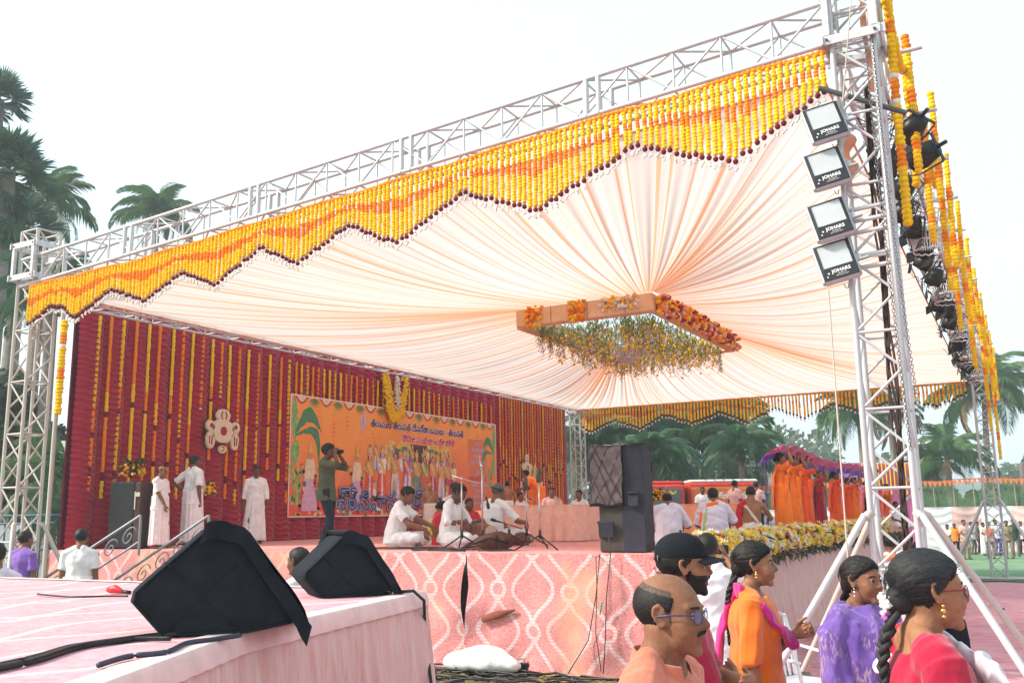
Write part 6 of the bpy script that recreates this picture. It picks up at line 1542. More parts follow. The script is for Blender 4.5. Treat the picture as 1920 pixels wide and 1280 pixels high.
# small litter on the red carpet
for k,(px,py,c,lab) in enumerate(((1863,1137,(.7,.7,.7),'white paper cup lying on the red carpet'),(1878,1145,(.05,.05,.07),'dark scrap on the red carpet right of the paper cup'),(1843,1258,(.8,.5,.02),'small yellow wrapper on the red carpet'))):
    p=onz(px,py,0); t=thing('litter',lab,'litter',(p.x,p.y,.02),R(30*k)); g=MB(); g.box((0,0,.02),(.12+.1*(k==0),.05,.03),bev=.01); g.build('wrapper',M('litter_%d'%k,c,.6),t,smooth=False)
# ================================================================ people
FC=lambda deg: R(28.8-90+deg)      # 0 faces right in the photograph, 90 away, -90 towards the camera
white_c=cloth('white_cotton',(.74,.73,.74)); orange_c=cloth('saffron',(.92,.20,.012)); orange_c2=cloth('saffron_red',(.80,.11,.02)); red_c=cloth('crimson',(.50,.015,.03))
pinkish=cloth('shirt_pink',(.62,.38,.36)); olive=cloth('olive_shirt',(.085,.10,.06)); navyt=cloth('navy_trouser',(.018,.024,.04)); blackt=cloth('black_cloth',(.012,.012,.016))
khaki=cloth('khaki',(.26,.20,.11)); greyt=cloth('grey_trouser',(.12,.12,.12)); lav=cloth('lavender_white',(.66,.60,.70)); green_s=cloth('dark_green_shirt',(.03,.06,.045)); purple_c=cloth('purple_silk',(.20,.09,.40)); magenta=cloth('magenta',(.52,.01,.17))
def at_head(px,py,D,floor=0.0,h=None,hc=1.559):
    p=dep(px,py,D); hh=(p.z-floor)/hc*1.70 if h is None else h
    return (p.x,p.y,floor),hh
def shirt(mat,sleeve=.6,**k): d=dict(mat=mat,sleeve=sleeve); d.update(k); return d
# ---- near row ------------------------------------------------------------
loc,h=at_head(1243,1152,2.78)
person('balding man with moustache and blue-rimmed glasses in a salmon shirt, nearest the camera',loc,FC(-30),h,stand_pose(look=R(0)),'b',fat=.55,nose=.75,hair='balding',moustache=True,
  top=shirt(cloth('salmon_shirt',(.52,.15,.085)),.75,collar=1,wr=.008),lower=dict(kind='trousers',mat=greyt),lod=0,seed=4,extras=[glasses((.025,.045,.16))])
loc,h=at_head(1272,1062,4.1)
person('bearded young man in a black cap and maroon shirt with folded arms',loc,FC(-8),h,stand_pose(rh=(-.12,.22,1.08),lh=(.14,.24,1.12),re=(.6,-.2,-.6),le=(-.6,-.2,-.6),rhd=(-1,.1,.2),lhd=(1,.1,.1),rhp=(0,-1,0),lhp=(0,-1,0)),'a',nose=.5,hair='short',beard=1,moustache=True,
  top=shirt(cloth('maroon_shirt',(.33,.012,.045)),.95),lower=dict(kind='trousers',mat=navyt),lod=0,seed=5,extras=[cap_hat()])
def dupatta(mat):
    def f(root,c):
        b=MB(); Q=lambda x,y,z:c['waist']+c['mb']@V((x,y,z))
        b.loft([Q(-.03,-.10,.335),Q(.09,-.05,.33),Q(.135,.04,.26),Q(.10,.135,.14),Q(.05,.17,.09),Q(.05,.20,.06)],[(.05,.022),(.055,.024),(.058,.022),(.06,.022),(.055,.028),(.05,.03)],14,ref=c['mb']@V((0,1,.4)))
        b.loft([Q(-.03,-.10,.335),Q(-.11,-.05,.33),Q(-.145,.03,.25),Q(-.08,.14,.12),Q(.02,.18,.09),Q(.05,.20,.06)],[(.05,.022),(.055,.024),(.055,.022),(.055,.022),(.05,.028),(.04,.03)],14,ref=c['mb']@V((0,1,.4)))
        b.loft([Q(-.04,-.10,.33),Q(-.06,-.18,.1),Q(-.05,-.215,-.2),Q(-.03,-.23,-.52),Q(-.02,-.24,-.78)],[(.07,.03),(.085,.024),(.09,.022),(.10,.022),(.10,.02)],14,ref=c['mb']@V((0,1,.2)))
        link('dupatta',remesh(b,.007,mat,2,'dupatta',wrinkle(.016,(55,55,10),9)),root)
    return f
loc,h=at_head(1408,1058,5.1)
person('young woman in an orange kurta with a magenta dupatta and a long braid',loc,FC(-12),h,stand_pose(rh=(.20,.0,.82),lh=(.02,.21,1.20),le=(-.5,-.3,-.9),re=(.5,-1,0),lhd=(.3,.9,.4),lhp=(1,-.3,0),curl=1.1,look=R(-6)),'a',fem=1,nose=.35,hair='woman',
  top=shirt(cloth('orange_kurta',(.72,.145,.012)),1.0,hem=-.55,inf=.024,wr=.005,neck=0,name='kurta'),lower=dict(kind='trousers',mat=cloth('maroon_shirt',(.33,.012,.045))),lod=0,seed=6,extras=[braid(.32),earring(),dupatta(magenta)])
def phone(root,c):
    wr=c['J']['r'][2]; g=MB(); g.box(wr+V((-.05,.08,.06)),(.15,.012,.075),bev=.004); g.build('held_phone',blackp,root,smooth=False)
loc,h=at_head(1326,1030,7.2)
person('man in a white shirt seen from behind, holding a phone up towards the stage',loc,FC(78),h,stand_pose(rh=(.14,.42,1.48),lh=(-.2,.1,.8),re=(.7,-.2,-1),rhd=(-.3,.2,.9),rhp=(-1,0,0),curl=.9),'b',hair='short',
  top=shirt(white_c,.7,hem=-.2,wr=.01),lower=dict(kind='trousers',mat=cloth('pale_trouser',(.60,.62,.66))),lod=1,seed=7,extras=[phone,drape('orange_scarf',[(-.06,-.06,.33),(.0,-.07,.35),(.07,-.02,.33),(.05,.08,.24)],[(.02,.012)]*4,orange_c2,.003)])
def shawl(mat,gold):
    def f(root,c):
        b=MB(); Q=lambda x,y,z:c['waist']+c['mb']@V((x,y,z))
        b.loft([Q(0,.0,-.75),Q(0,.02,-.4),Q(0,.02,-.1),Q(0,.03,.08),Q(0,.01,.2),Q(0,.0,.285),Q(0,.0,.35)],[(.27,.2),(.26,.2),(.255,.19),(.25,.185),(.232,.165),(.17,.125),(.075,.075)],20,ref=c['mb']@V((0,1,0)),round_=False)
        for s in(-1,1): b.loft([Q(s*.14,0,.28),Q(s*.22,0,.2),Q(s*.25,.03,.0),Q(s*.22,.1,-.12)],[.075,.085,.08,.07],14)
        b.loft([Q(-.02,-.12,.30),Q(.1,-.05,.335),Q(.12,.07,.26),Q(.0,.14,.20),Q(-.12,.1,.27),Q(-.12,-.05,.335)],[(.05,.03)]*6,12,ref=(0,0,1))
        o=link('shawl',remesh(b,.008,[mat],3,'shawl',wrinkle(.013,(34,34,9),12)),root)
    return f
def shawlmat():
    m,t,b=newmat('purple_shawl',.75,0,.2); c=coord(t); n=noise(t,c,5,3); s=noise(t,coord(t,'Object',(90,90,26)),1,4).step(.50,.60); ms=noise(t,c,4.5,2).step(.46,.6)
    cc=mixc(t,n.step(.3,.7),(.10,.045,.24),(.17,.085,.36)); cc=mixc(t,s*ms*.75,cc,(.40,.28,.30)); t.links.new(cc,b.inputs['Base Color']); bump(t,b,noise(t,coord(t,'Object',(60,60,12)),2,3),.5,.008); b.inputs['Sheen Weight'].default_value=.3; return m
def bindi(root,c):
    g=MB(); g.ball(c['T']@V((0,.0915,.034)),.0035,8,6,(1,.4,1)); g.build('bindi',M('bindi_red',(.5,.01,.02),.5),root)
loc,h=at_head(1610,1088,4.75)
person('young woman wrapped in a purple and gold shawl with silver earrings',loc,FC(-62),h,stand_pose(look=R(6),rh=(.16,.2,.95),lh=(-.16,.2,.95)),'b',fem=1,fat=.2,nose=.3,hair='woman',
  top=shirt(purple_c,.6,neck=0),lower=dict(kind='skirt',mat=purple_c),lod=0,seed=8,extras=[braid(.3),earring((.65,.65,.62),.028),shawl(shawlmat(),None),bindi])
def pallu(mat):
    def f(root,c):
        b=MB(); Q=lambda x,y,z:c['waist']+c['mb']@V((x,y,z))
        b.loft([Q(-.14,-.09,.22),Q(-.13,-.02,.315),Q(-.09,.10,.29),Q(-.01,.185,.215),Q(.08,.225,.09),Q(.15,.20,-.10),Q(.17,.13,-.3)],[(.05,.02),(.055,.022),(.075,.024),(.11,.028),(.135,.03),(.15,.03),(.15,.03)],18,ref=c['mb']@V((0,1,.4)))
        link('sari_pallu',remesh(b,.007,mat,2,'pallu',wrinkle(.018,(70,60,14),15)),root)
    return f
def strap(root,c):
    Q=lambda x,y,z:c['waist']+c['mb']@V((x,y,z)); g=MB(); g.loft([Q(.07,-.13,.32),Q(.12,-.05,.355),Q(.15,.06,.315),Q(.16,.15,.2),Q(.17,.18,.05),Q(.2,.19,-.15)],[(.009,.004)]*6,8,ref=c['mb']@V((0,1,1))); g.build('bag_strap',M('strap_grey',(.03,.035,.045),.5),root)
loc,h=at_head(1728,1108,2.95)
person('older woman in a red blouse, white sari, glasses and jasmine in her greying braid',loc,FC(-4),h,stand_pose(look=R(0),rh=(.24,.1,.8)),'a',fem=1,fat=.85,nose=.35,hair='woman',hcol='salt',
  top=shirt(cloth('red_blouse',(.36,.006,.035)),.95,neck=0,inf=.018,wr=.008),lower=dict(kind='sari',mat=lav,folds=12),lod=0,seed=9,extras=[braid(.32,flowers=True),earring((.75,.5,.15),.024),glasses((.20,.015,.02),tint=.18),pallu(cloth('white_sari',(.66,.62,.68))),necklace(.082,.16)])
loc,h=at_head(1748,1092,5.0)
person('person in black clothes mostly hidden behind the woman in the red blouse',loc,FC(10),h,stand_pose(),'c',top=shirt(blackt,.9),lower=dict(kind='trousers',mat=blackt),lod=1,seed=10)
for k,(px,py,D,lab) in enumerate(((1670,1018,10.5,'person with an orange wrap seen from behind through the near tower, left of two'),(1699,1014,10.9,'person with an orange wrap seen from behind through the near tower, right of two'))):
    loc,h=at_head(px,py,D); person(lab,loc,FC(80+10*k),h,stand_pose(),'c',hair='short',top=shirt(white_c,.7),lower=dict(kind='dhoti',mat=white_c),lod=2,seed=20+k,extras=[drape('orange_wrap',[(-.17,.02,.2),(-.1,-.07,.3),(0,-.09,.33),(.1,-.07,.3),(.17,.02,.2)],[(.04,.05)]*5,orange_c)])
loc,h=at_head(1722,1030,11.6); person('person in orange partly hidden at the right of the near tower',loc,FC(60),h,stand_pose(),'c',hair='short',top=shirt(orange_c,.7),lower=dict(kind='dhoti',mat=orange_c),lod=2,seed=24)
loc,h=at_head(563,1053,7.8); person('dark haired man in white standing low between the two platforms',loc,FC(150),h,stand_pose(),'c',hair='short',top=shirt(white_c,.6),lower=dict(kind='trousers',mat=greyt),lod=1,seed=25)
for k,(px,py,D,m,lab) in enumerate(((46,1012,13.2,purple_c,'person beyond the far left of the near platform, in front of the weathered tower'),(152,1008,13.0,white_c,'person in white standing left of the scroll railing'),(-8,1042,8.5,lav,'person in pale lavender at the very left edge'))):
    loc,h=at_head(px,py,D); person(lab,loc,FC(70+30*k),h,stand_pose(),'b',hair='short',top=shirt(m,.7),lower=dict(kind='dhoti',mat=white_c),lod=2,seed=27+k)
# ---- men standing on the stage
def on_stage(px,py,D): p=dep(px,py,D); return (p.x,p.y,HS),(p.z-HS)/1.559*1.70
loc,h=on_stage(303,884,16.0); person('balding man in white shirt and dhoti standing beside the black rear speaker',loc,FC(-15),h,stand_pose(rh=(.12,.22,.85),re=(.3,-1,0)),'b',fat=.35,hair='balding',top=shirt(white_c,.8,wr=.01),lower=dict(kind='dhoti',mat=white_c),lod=1,seed=31)
loc,h=on_stage(364,866,16.6); person('man in white with a towel on his shoulder and hand on hip, looking away',loc,FC(62),h,stand_pose(lh=(-.19,-.02,1.02),le=(-1,-.5,0),rh=(.2,.0,.82),lhd=(.7,.4,-.5),look=R(-30)),'c',fat=.3,hair='short',top=shirt(white_c,.85,wr=.012),lower=dict(kind='dhoti',mat=white_c,folds=11),lod=1,seed=32,
    extras=[drape('shoulder_towel',[(.13,.10,-.1),(.14,.13,.1),(.12,.07,.29),(.10,-.06,.31),(.10,-.13,.15),(.1,-.14,-.05)],[(.04,.015)]*6,cloth('towel_blue_white',(.55,.62,.68)))])
loc,h=on_stage(481,884,17.8); person('moustached man in white shirt and dhoti facing forward with arms hanging',loc,FC(-72),h,stand_pose(rh=(.27,.04,.76),lh=(-.27,.04,.76),rf=(.16,.1,0),lf=(-.12,0,0)),'c',hair='short',moustache=True,top=shirt(white_c,1.5,wr=.011,collar=1),lower=dict(kind='dhoti',mat=white_c,folds=8,amp=.018),lod=1,seed=33)
def camera_prop(root,c):
    p=c['T']@V((.0,.13,-.005)); g=MB(); g.box(p,(.15,.05,.08),rot=c['hd'],bev=.008); g.loft([p+c['hd']@V((0,.02,0)),p+c['hd']@V((0,.10,0))],[.032,.034],12); g.build('held_camera',blackp,root,smooth=False)
loc,h=on_stage(614,846,14.6); person('young man in an olive shirt and dark trousers raising a camera to his face',loc,FC(-12),h,stand_pose(rh=(.10,.17,1.52),lh=(-.10,.17,1.50),re=(.6,.5,-1),le=(-.6,.5,-1),rhd=(-.2,.2,.9),lhd=(.2,.2,.9),rhp=(-.6,0,-.2),lhp=(.6,0,0),curl=1.0,rf=(.1,.08,0),lf=(-.1,-.1,0)),'c',hair='fluffy',top=shirt(olive,1.0,wr=.010,hem=-.17),lower=dict(kind='trousers',mat=navyt),lod=1,seed=34,extras=[camera_prop])
# ---- musicians seated
def seat(px,D,h=1.5,py=1000): p=dep(px,py,D); return (p.x,p.y,HS+.01),h
loc,h=seat(740,14.2,1.84); person('seated man in white shirt writing beside the heap of white cloth, leftmost of the musicians',loc,FC(-8),h,seat_pose(lean=.12,bend=.16,nod=.45,rh=(.22,.50,.24),lh=(-.1,.56,.26)),'b',fat=.3,hair='short',top=shirt(white_c,.75,hem=-.06,wr=.011),lower=dict(kind='dhoti',mat=white_c),lod=1,seed=41)
loc,h=seat(842,14.1,1.88); person('seated drummer in a long-sleeved white shirt looking down at his drum',loc,FC(-20),h,seat_pose(lean=.08,bend=.14,nod=.5,rh=(.25,.36,.34),lh=(-.2,.42,.34)),'c',fat=.2,hair='short',moustache=True,top=shirt(white_c,1.6,hem=-.06,wr=.012),lower=dict(kind='dhoti',mat=white_c),lod=1,seed=42)
loc,h=seat(922,14.7,1.90); person('grey-haired musician in white seated with his back half turned',loc,FC(48),h,seat_pose(lean=.06,bend=.2,nod=.2,rh=(.28,.42,.3),lh=(-.2,.46,.3)),'b',fat=.4,hair='short',hcol='grey',top=shirt(white_c,.9,hem=-.06,wr=.012),lower=dict(kind='dhoti',mat=white_c),lod=1,seed=43)
loc,h=seat(818,15.4,1.40); person('seated woman in a red and yellow sari behind the drummer',loc,FC(30),h,seat_pose(lean=.1,bend=.1,nod=.2),'b',fem=1,hair='woman',top=shirt(red_c,.8),lower=dict(kind='sari',mat=cloth('lime_yellow',(.55,.62,.06))),lod=2,seed=44,extras=[bun(.045),drape('yellow_pallu',[(-.1,-.12,-.1),(-.1,-.13,.1),(-.1,-.04,.3),(-.05,.1,.2)],[(.05,.018)]*4,cloth('lime_yellow',(.55,.62,.06)))])
loc,h=seat(876,16.3,1.50); person('man in a red shirt seated behind the drummer near the banner',loc,FC(-60),h,seat_pose(lean=.0,bend=.2),'c',hair='short',top=shirt(red_c,.7),lower=dict(kind='dhoti',mat=white_c),lod=2,seed=45)
loc,h=on_stage(806,912,19.5); person('bare-chested old priest in a white dhoti standing before the banner',loc,FC(-80),h,stand_pose(nod=.2),'a',fat=.4,hair='balding',hcol='grey',lower=dict(kind='dhoti',mat=cloth('dhoti_pale',(.66,.62,.58)),folds=8),lod=1,seed=46,extras=[drape('sacred_thread',[(-.13,.02,.3),(-.05,.12,.2),(.06,.13,.05),(.14,.06,-.05)],[(.006,.006)]*4,white_c,.0)])
loc,h=seat(853,17.6,1.75); person('man with a pink cloth over his shoulders in front of the banner edge',loc,FC(-70),h,seat_pose(hip=.3),'c',hair='short',top=shirt(cloth('pale_pink',(.66,.48,.50)),.6),lower=dict(kind='dhoti',mat=white_c),lod=2,seed=47)
loc,h=on_stage(951,908,22.5); person('bare-backed priest standing behind the long table, facing the garlanded wall',loc,FC(85),h,stand_pose(rh=(.2,.3,1.0),lh=(-.2,.3,1.0)),'a',hair='short',lower=dict(kind='dhoti',mat=white_c),lod=1,seed=48)
for k,(px,D,h_,mm,lab) in enumerate(((975,23,1.5,white_c,'man in white seated behind the table, left of the garlanded idol'),(1036,22.6,1.7,pinkish,'man in pale cloth seated right of the garlanded idol'),(1090,18.4,1.35,white_c,'figure in white seated just left of the tall covered speaker'))):
    loc,h=seat(px,D,h_); person(lab,(loc[0],loc[1],HS+.25),FC(-60-30*k),h,seat_pose(bend=.15),'b',hair='short',top=shirt(mm,.7),lower=dict(kind='dhoti',mat=white_c),lod=2,seed=50+k)
loc,h=seat(1014,24.2,1.6); person('priest in orange leaning over the garlanded idol',(loc[0],loc[1],HS+.2),FC(170),h,stand_pose(hip=.93,lean=.5,bend=.4,rh=(.2,.6,1.0),lh=(-.2,.6,1.0)),'b',hair='short',top=shirt(orange_c,.7),lower=dict(kind='dhoti',mat=orange_c),lod=2,seed=54)
# ---- men seated on the stage with their backs to the camera
loc,h=seat(1255,12.8,1.50); person('seated priest in a white shawl seen from behind, just right of the tall covered speaker',loc,FC(85),h,seat_pose(lean=.05,bend=.25,rh=(.25,.4,.3)),'b',fat=.7,hair='balding',hcol='black',top=shirt(lav,.0 or .9,hem=-.07,wr=.012,inf=.035),lower=dict(kind='dhoti',mat=white_c),lod=1,seed=61,extras=[drape('orange_border',[(-.24,.02,.0),(-.24,.03,.12),(-.2,.0,.24),(-.1,-.05,.3)],[(.02,.03)]*4,orange_c)])
loc,h=seat(1341,13.9,1.62); person('seated man with orange and green shawl edges seen from behind, middle of three',loc,FC(80),h,seat_pose(lean=.05,bend=.2,rh=(.25,.4,.3)),'b',fat=.7,hair='short',top=shirt(lav,.9,hem=-.07,wr=.012,inf=.035),lower=dict(kind='dhoti',mat=white_c),lod=1,seed=62,extras=[drape('orange_scarf',[(-.2,.02,.0),(-.19,-.02,.2),(-.08,-.075,.31),(.05,-.08,.33),(.1,-.06,.3)],[(.035,.035)]*5,orange_c),drape('green_border',[(-.17,-.09,-.12),(-.14,-.11,.1),(-.1,-.11,.22)],[(.03,.02)]*3,cloth('pale_green',(.35,.48,.20)))])
loc,h=seat(1412,16.0,1.75); person('bare-backed seated man with a red shawl and white sash seen from behind, rightmost of three',loc,FC(75),h,seat_pose(lean=.0,bend=.12,rh=(.25,.4,.3)),'a',fat=.3,hair='buzz',lower=dict(kind='dhoti',mat=white_c),lod=1,seed=63,extras=[drape('white_sash',[(-.15,-.02,.3),(-.06,-.12,.2),(.05,-.13,.03),(.14,-.1,-.1)],[(.028,.012)]*4,cloth('cream',(.62,.54,.44))),drape('red_shawl',[(-.22,.05,-.08),(-.22,.0,.08),(-.18,-.04,.25),(-.1,-.03,.31)],[(.06,.05)]*4,red_c)])
# ---- men by the red buses, on the low rear deck
t=thing('rear_deck','low wooden deck behind the stage where men stand by the red buses','deck',(-9,33,0)); g=MB(); g.box((0,0,.87),(10,7,.10)); g.build('deck_top',M('deck_wood',(.25,.12,.10),.8),t,smooth=False)
for sx in(-1,0,1):
    for sy in(-1,1): g=MB(); g.box((sx*4.6,sy*3.2,.41),(.1,.1,.82)); g.build('deck_leg',M('deck_wood',(.25,.12,.10),.8),t,smooth=False)
for k,(px,py,D,m,tr_,deg,lab) in enumerate(((1317,919,31.5,white_c,white_c,-90,'man in a white shirt standing between the two red buses, facing the camera'),(1377,908,30.4,pinkish,navyt,40,'man in a pale pink shirt walking past the red bus'),(1417,910,31.5,pinkish,navyt,80,'man in a pink shirt half hidden behind the first woman in orange'))):
    p=dep(px,py,D); person(lab,(p.x,p.y,.92),FC(deg),(p.z-.92)/1.559*1.7,stand_pose(rf=(.12,.12*k,0),lf=(-.1,-.1*k,0)),'c',hair='short',top=shirt(m,.7),lower=dict(kind='trousers' if k else 'dhoti',mat=tr_),lod=2,seed=70+k)
# ---- women in orange holding the cloth
def sari_drape(mat): return drape('sari_pallu',[[(-.14,.10,-.22),(-.02,.16,-.05),(.08,.16,.12),(.12,.07,.28),(.11,-.07,.30),(.08,-.15,.12),(.06,-.18,-.2),(.05,-.19,-.5)],[(.1,.06,-.3),(.14,.08,-.1),(.14,.08,.1)]],[[(.11,.02),(.12,.022),(.10,.022),(.07,.022),(.07,.022),(.10,.02),(.12,.02),(.12,.02)],[(.1,.05)]*3],mat,.014)
W=[(1461,860,16.6,orange_c,0,'first woman in a bright orange sari, nearest, arms raised under the magenta cloth','a'),(1482,864,17.6,orange_c,1,'second woman in orange close behind the first','b'),(1503,870,18.6,orange_c2,2,'third woman in an orange-red sari wearing a white badge','a'),
   (1532,889,20.2,cloth('maroon_sari',(.40,.04,.05)),3,'woman in a maroon and red sari looking towards the camera','b'),(1562,892,21.6,orange_c2,4,'fifth woman from the left, slim in an orange-red sari','c'),(1586,902,22.8,orange_c2,5,'sixth woman, head bowed under the cloth, in a red sari','b'),(1600,901,23.6,orange_c,6,'seventh woman with a loose bright orange shawl','a'),(1623,907,25.0,orange_c2,7,'eighth woman in orange with a black skirt','c'),(1640,907,26.2,orange_c2,8,'woman in orange-red seen between the legs of the near tower','b'),(1661,912,27.2,orange_c2,9,'last woman in orange with her hand on her hip, right of the near tower leg','b')]
def badge(root,c):
    g=MB(); g.box(c['waist']+V((.03,.17,.12)),(.055,.01,.075),rot=Matrix.Rotation(-.2,3,'X')); g.build('badge',M('paper_white',(.75,.75,.75),.7),root,smooth=False)
for px,py,D,m,k,lab,skn in W:
    loc,h=on_stage(px,py,D); up_=k not in(9,7)
    ps=stand_pose(rh=(.16,.16,1.68-.04*(k%3)),lh=(-.14,.20,1.67),re=(.7,.3,-.6),le=(-.6,.5,-.6),rhd=(0,.1,1),lhd=(0,.1,1),rhp=(0,1,0),lhp=(0,1,0),curl=.9,look=R(-50 if k==3 else -10*(k%3)),rf=(.08,0,0),lf=(-.08,.03,0)) if up_ else stand_pose(rh=(.2,.05,1.0),re=(1,-.6,0),rhd=(-.5,.5,-.5))
    person(lab,loc,FC(-6+8*(k%3)),h,ps,'a' if skn!='c' else 'b',fem=1,fat=.1+.1*(k%3),hair='woman',top=shirt(m,.8,hem=-.02,inf=.016),lower=dict(kind='sari',mat=(cloth('crimson_dark',(.30,.01,.04)) if k==3 else blackt if k==7 else m),folds=7+k%3,amp=.014,z=.015),lod=1 if k<5 else 2,seed=80+k,extras=[bun(.04),sari_drape(m)]+([badge] if k==2 else []))
def held_cloth():
    t=thing('held_cloth','long magenta and violet cloth held over the heads of the women in orange','cloth',(-4.2,21,3))
    tops=[(1440,850,16.3),(1455,843,16.7),(1480,843,17.6),(1497,850,18.5),(1530,866,20.2),(1562,873,21.6),(1585,874,22.8),(1600,876,23.8),(1625,882,25.2),(1645,884,26.4)]
    P=[dep(*q) for q in tops]
    def tp(u): x=u*(len(P)-1); i=min(int(x),len(P)-2); return P[i].lerp(P[i+1],x-i)
    left=V((-1,0,0))
    def over(u,v): p=tp(u); return p+V((.14,0,.06))+left*(.22*v)+V((0,0,-.05*math.sin(v*PI)*math.sin(u*30)**2-.10*v*v+.02*math.sin(u*70+v*5)))
    g=MB(); g.grid(over,90,10); g.build('upper_cloth',cloth('magenta_silk',(.62,.03,.26)),t,True)
    def back(u,v): p=over(u,1); return p+V((-.04*math.sin(u*80)*(.3+v)-.05*v,.0,-(p.z-HS-.05)*v*.09))
    g=MB(); g.grid(back,140,12); g.build('violet_hanging',cloth('violet_silk',(.13,.03,.42)),t,True)
    def end(u,v): a=over(0,u); return V((a.x,a.y-.01,a.z-(a.z-HS-.04)*v))+V((0,.02*math.sin(u*12+v*4),0))
    g=MB(); g.grid(lambda u,v:end(.92+.08*u,v),6,16); g.build('violet_end',cloth('violet_silk',(.13,.03,.42)),t,True)
held_cloth()
loc,h=seat(1683,22.0,1.25); person('child sitting behind the flower border, right of the near tower leg',loc,FC(-70),h,seat_pose(),'c',hair='short',top=shirt(white_c,.7),lower=dict(kind='dhoti',mat=white_c),lod=2,seed=95)
# ---- crowd on the green cloth at the far right
stripe=cloth('white_orange',(.72,.50,.40))
CR=[(1776,987,35,stripe,navyt,-150,'man in white and orange with a phone, leftmost of the crowd by the far wall'),(1789,985,36.5,orange_c,blackt,-120,'man with an orange scarf, second from the left in the far crowd'),(1806,979,34.5,pinkish,khaki,-85,'tall man in a dusty pink shirt holding a phone in the far crowd'),(1820,982,38,white_c,greyt,-60,'man in white just behind the tall man in dusty pink'),(1831,981,39,greyt,navyt,-40,'man in a grey shirt at the back of the far crowd'),
 (1842,983,37,white_c,white_c,-60,'man in white shirt and trousers left of the distant tower'),(1853,982,34.5,cloth('salmon2',(.70,.36,.28)),khaki,60,'man with a round orange bag on his back beside the distant tower'),(1865,978,37,white_c,purple_c,-70,'person with purple lower garment seen through the distant tower'),(1876,986,38.5,cloth('lilac',(.40,.28,.50)),greyt,-90,'person in lilac behind the distant tower'),(1886,980,34.5,khaki,khaki,-100,'man in a khaki uniform right of the distant tower'),(1899,978,36,green_s,greyt,-110,'man in a dark green shirt near the right edge'),(1913,981,37.5,white_c,navyt,-100,'man in a white shirt second from the right edge'),(1926,984,35,pinkish,greyt,-90,'man in pale pink cut off by the right edge'),(1869,972,40,navyt,greyt,-80,'man in navy farthest back in the crowd')]
for k,(px,py,D,m,lm,deg,lab) in enumerate(CR):
    loc,h=at_head(px,py,D); pz=stand_pose(rh=(.1,.3,1.1),lh=(-.08,.3,1.1)) if k%3!=1 else stand_pose()
    ex=[]
    if k==6: ex=[(lambda root,c:(lambda g:(g.ball(c['waist']+V((0,-.2,.1)),.17,12,8,(1,.5,1)),g.build('round_bag',orange_c2,root)))(MB()))]
    person(lab,loc,FC(deg),h,pz,'c' if k%2 else 'b',hair='short',top=shirt(m,.7),lower=dict(kind='trousers' if lm is not white_c else 'dhoti',mat=lm),lod=3,seed=100+k,brows=False,extras=ex)
# ================================================================ surroundings
palm_g=M('palm_leaf',(.085,.17,.06),.45,0,.35,3,.0,trans=.35); palm_d=M('palm_leaf_dark',(.065,.135,.07),.5,0,.35,3,.0,trans=.3); bark=M('palm_bark',(.22,.19,.16),.9,0,.3,8,.6,30,.03); dry=M('palm_dry',(.26,.18,.09),.8,0,.3,4,0)
def frond_mesh(seed,mat,L=1.0,drp=.9,n=46):
    r=random.Random(seed); g=MB(); pts=[]
    for i in range(15):
        s=i/14; pts.append(V((0,s*L*(1-.22*s*s*drp),.30*math.sin(s*1.9)*L-drp*.62*s**2.3*L)))
    g.tube(pts,[.016*(1-.85*i/14) for i in range(15)],4)
    def at(s): x=s*14; i=min(int(x),13); return pts[i].lerp(pts[i+1],x-i)
    for sd_ in(-1,1):
        for k in range(n):
            s=.12+.87*k/n; p=at(s); ln=.36*L*math.sin(PI*(s*.86+.12))**.7*r.uniform(.85,1.1); f=.5+s*.6
            d=V((sd_*.8,f*.7,-.25-.5*drp*s+r.uniform(-.15,.1))).normalized(); dn=V((0,0,-1)); a=p+d*ln*.5; b=p+d*ln*.85+dn*ln*.38*r.uniform(.6,1.2)
            w_=V((0,1,.3)).normalized()*.012*L
            g.add([p-w_*.5,p+w_*.5,a+w_,a-w_],[(0,1,2,3)]); g.add([a-w_,a+w_,b],[(0,1,2)])
    return g.mesh('frond',mat,False)
FR=[frond_mesh(i,palm_g,1,.75+.18*(i%3)) for i in range(4)]+[frond_mesh(9,palm_d,1,1.1),frond_mesh(8,palm_d,1,.9),frond_mesh(7,dry,.8,1.5)]
def coconut(label,px,py,D,rad,seed,lean=.0,nf=24,z0=0,dark=False,nuts=True):
    c=dep(px,py,D); base=V((c.x-lean,c.y,z0)); t=thing('palm_tree',label,'palm tree',base,0,'coconut palms round the ground'); r=random.Random(seed)
    g=MB(); pts=[V((lean*(s/8)**1.6,0,(c.z-z0)*s/8)) for s in range(9)]; g.loft(pts,[.24-.012*i for i in range(9)],10,round_=False); g.build('trunk',bark,t)
    for k in range(nf):
        s=k/nf; el=(1.35-1.75*s**.85)+r.uniform(-.12,.12); az=k*2.4+r.uniform(-.3,.3); me=FR[r.randrange(4)] if not dark else FR[4+r.randrange(2)]
        if s>.93: me=FR[6]
        o=link('frond',me,t); o.location=pts[-1]; o.rotation_euler=(Matrix.Rotation(az,3,'Z')@Matrix.Rotation(el-.15,3,'X')).to_euler(); sc=rad*r.uniform(.88,1.1); o.scale=(sc,sc,sc)
    if nuts:
        g=MB()
        for k in range(9): a=r.random()*6.28; g.ball(pts[-1]+V((math.cos(a)*.25,math.sin(a)*.25,-.25-r.random()*.2)),.13,7,5)
        g.build('coconuts',M('coconut_green',(.12,.14,.04),.5),t)
    return t
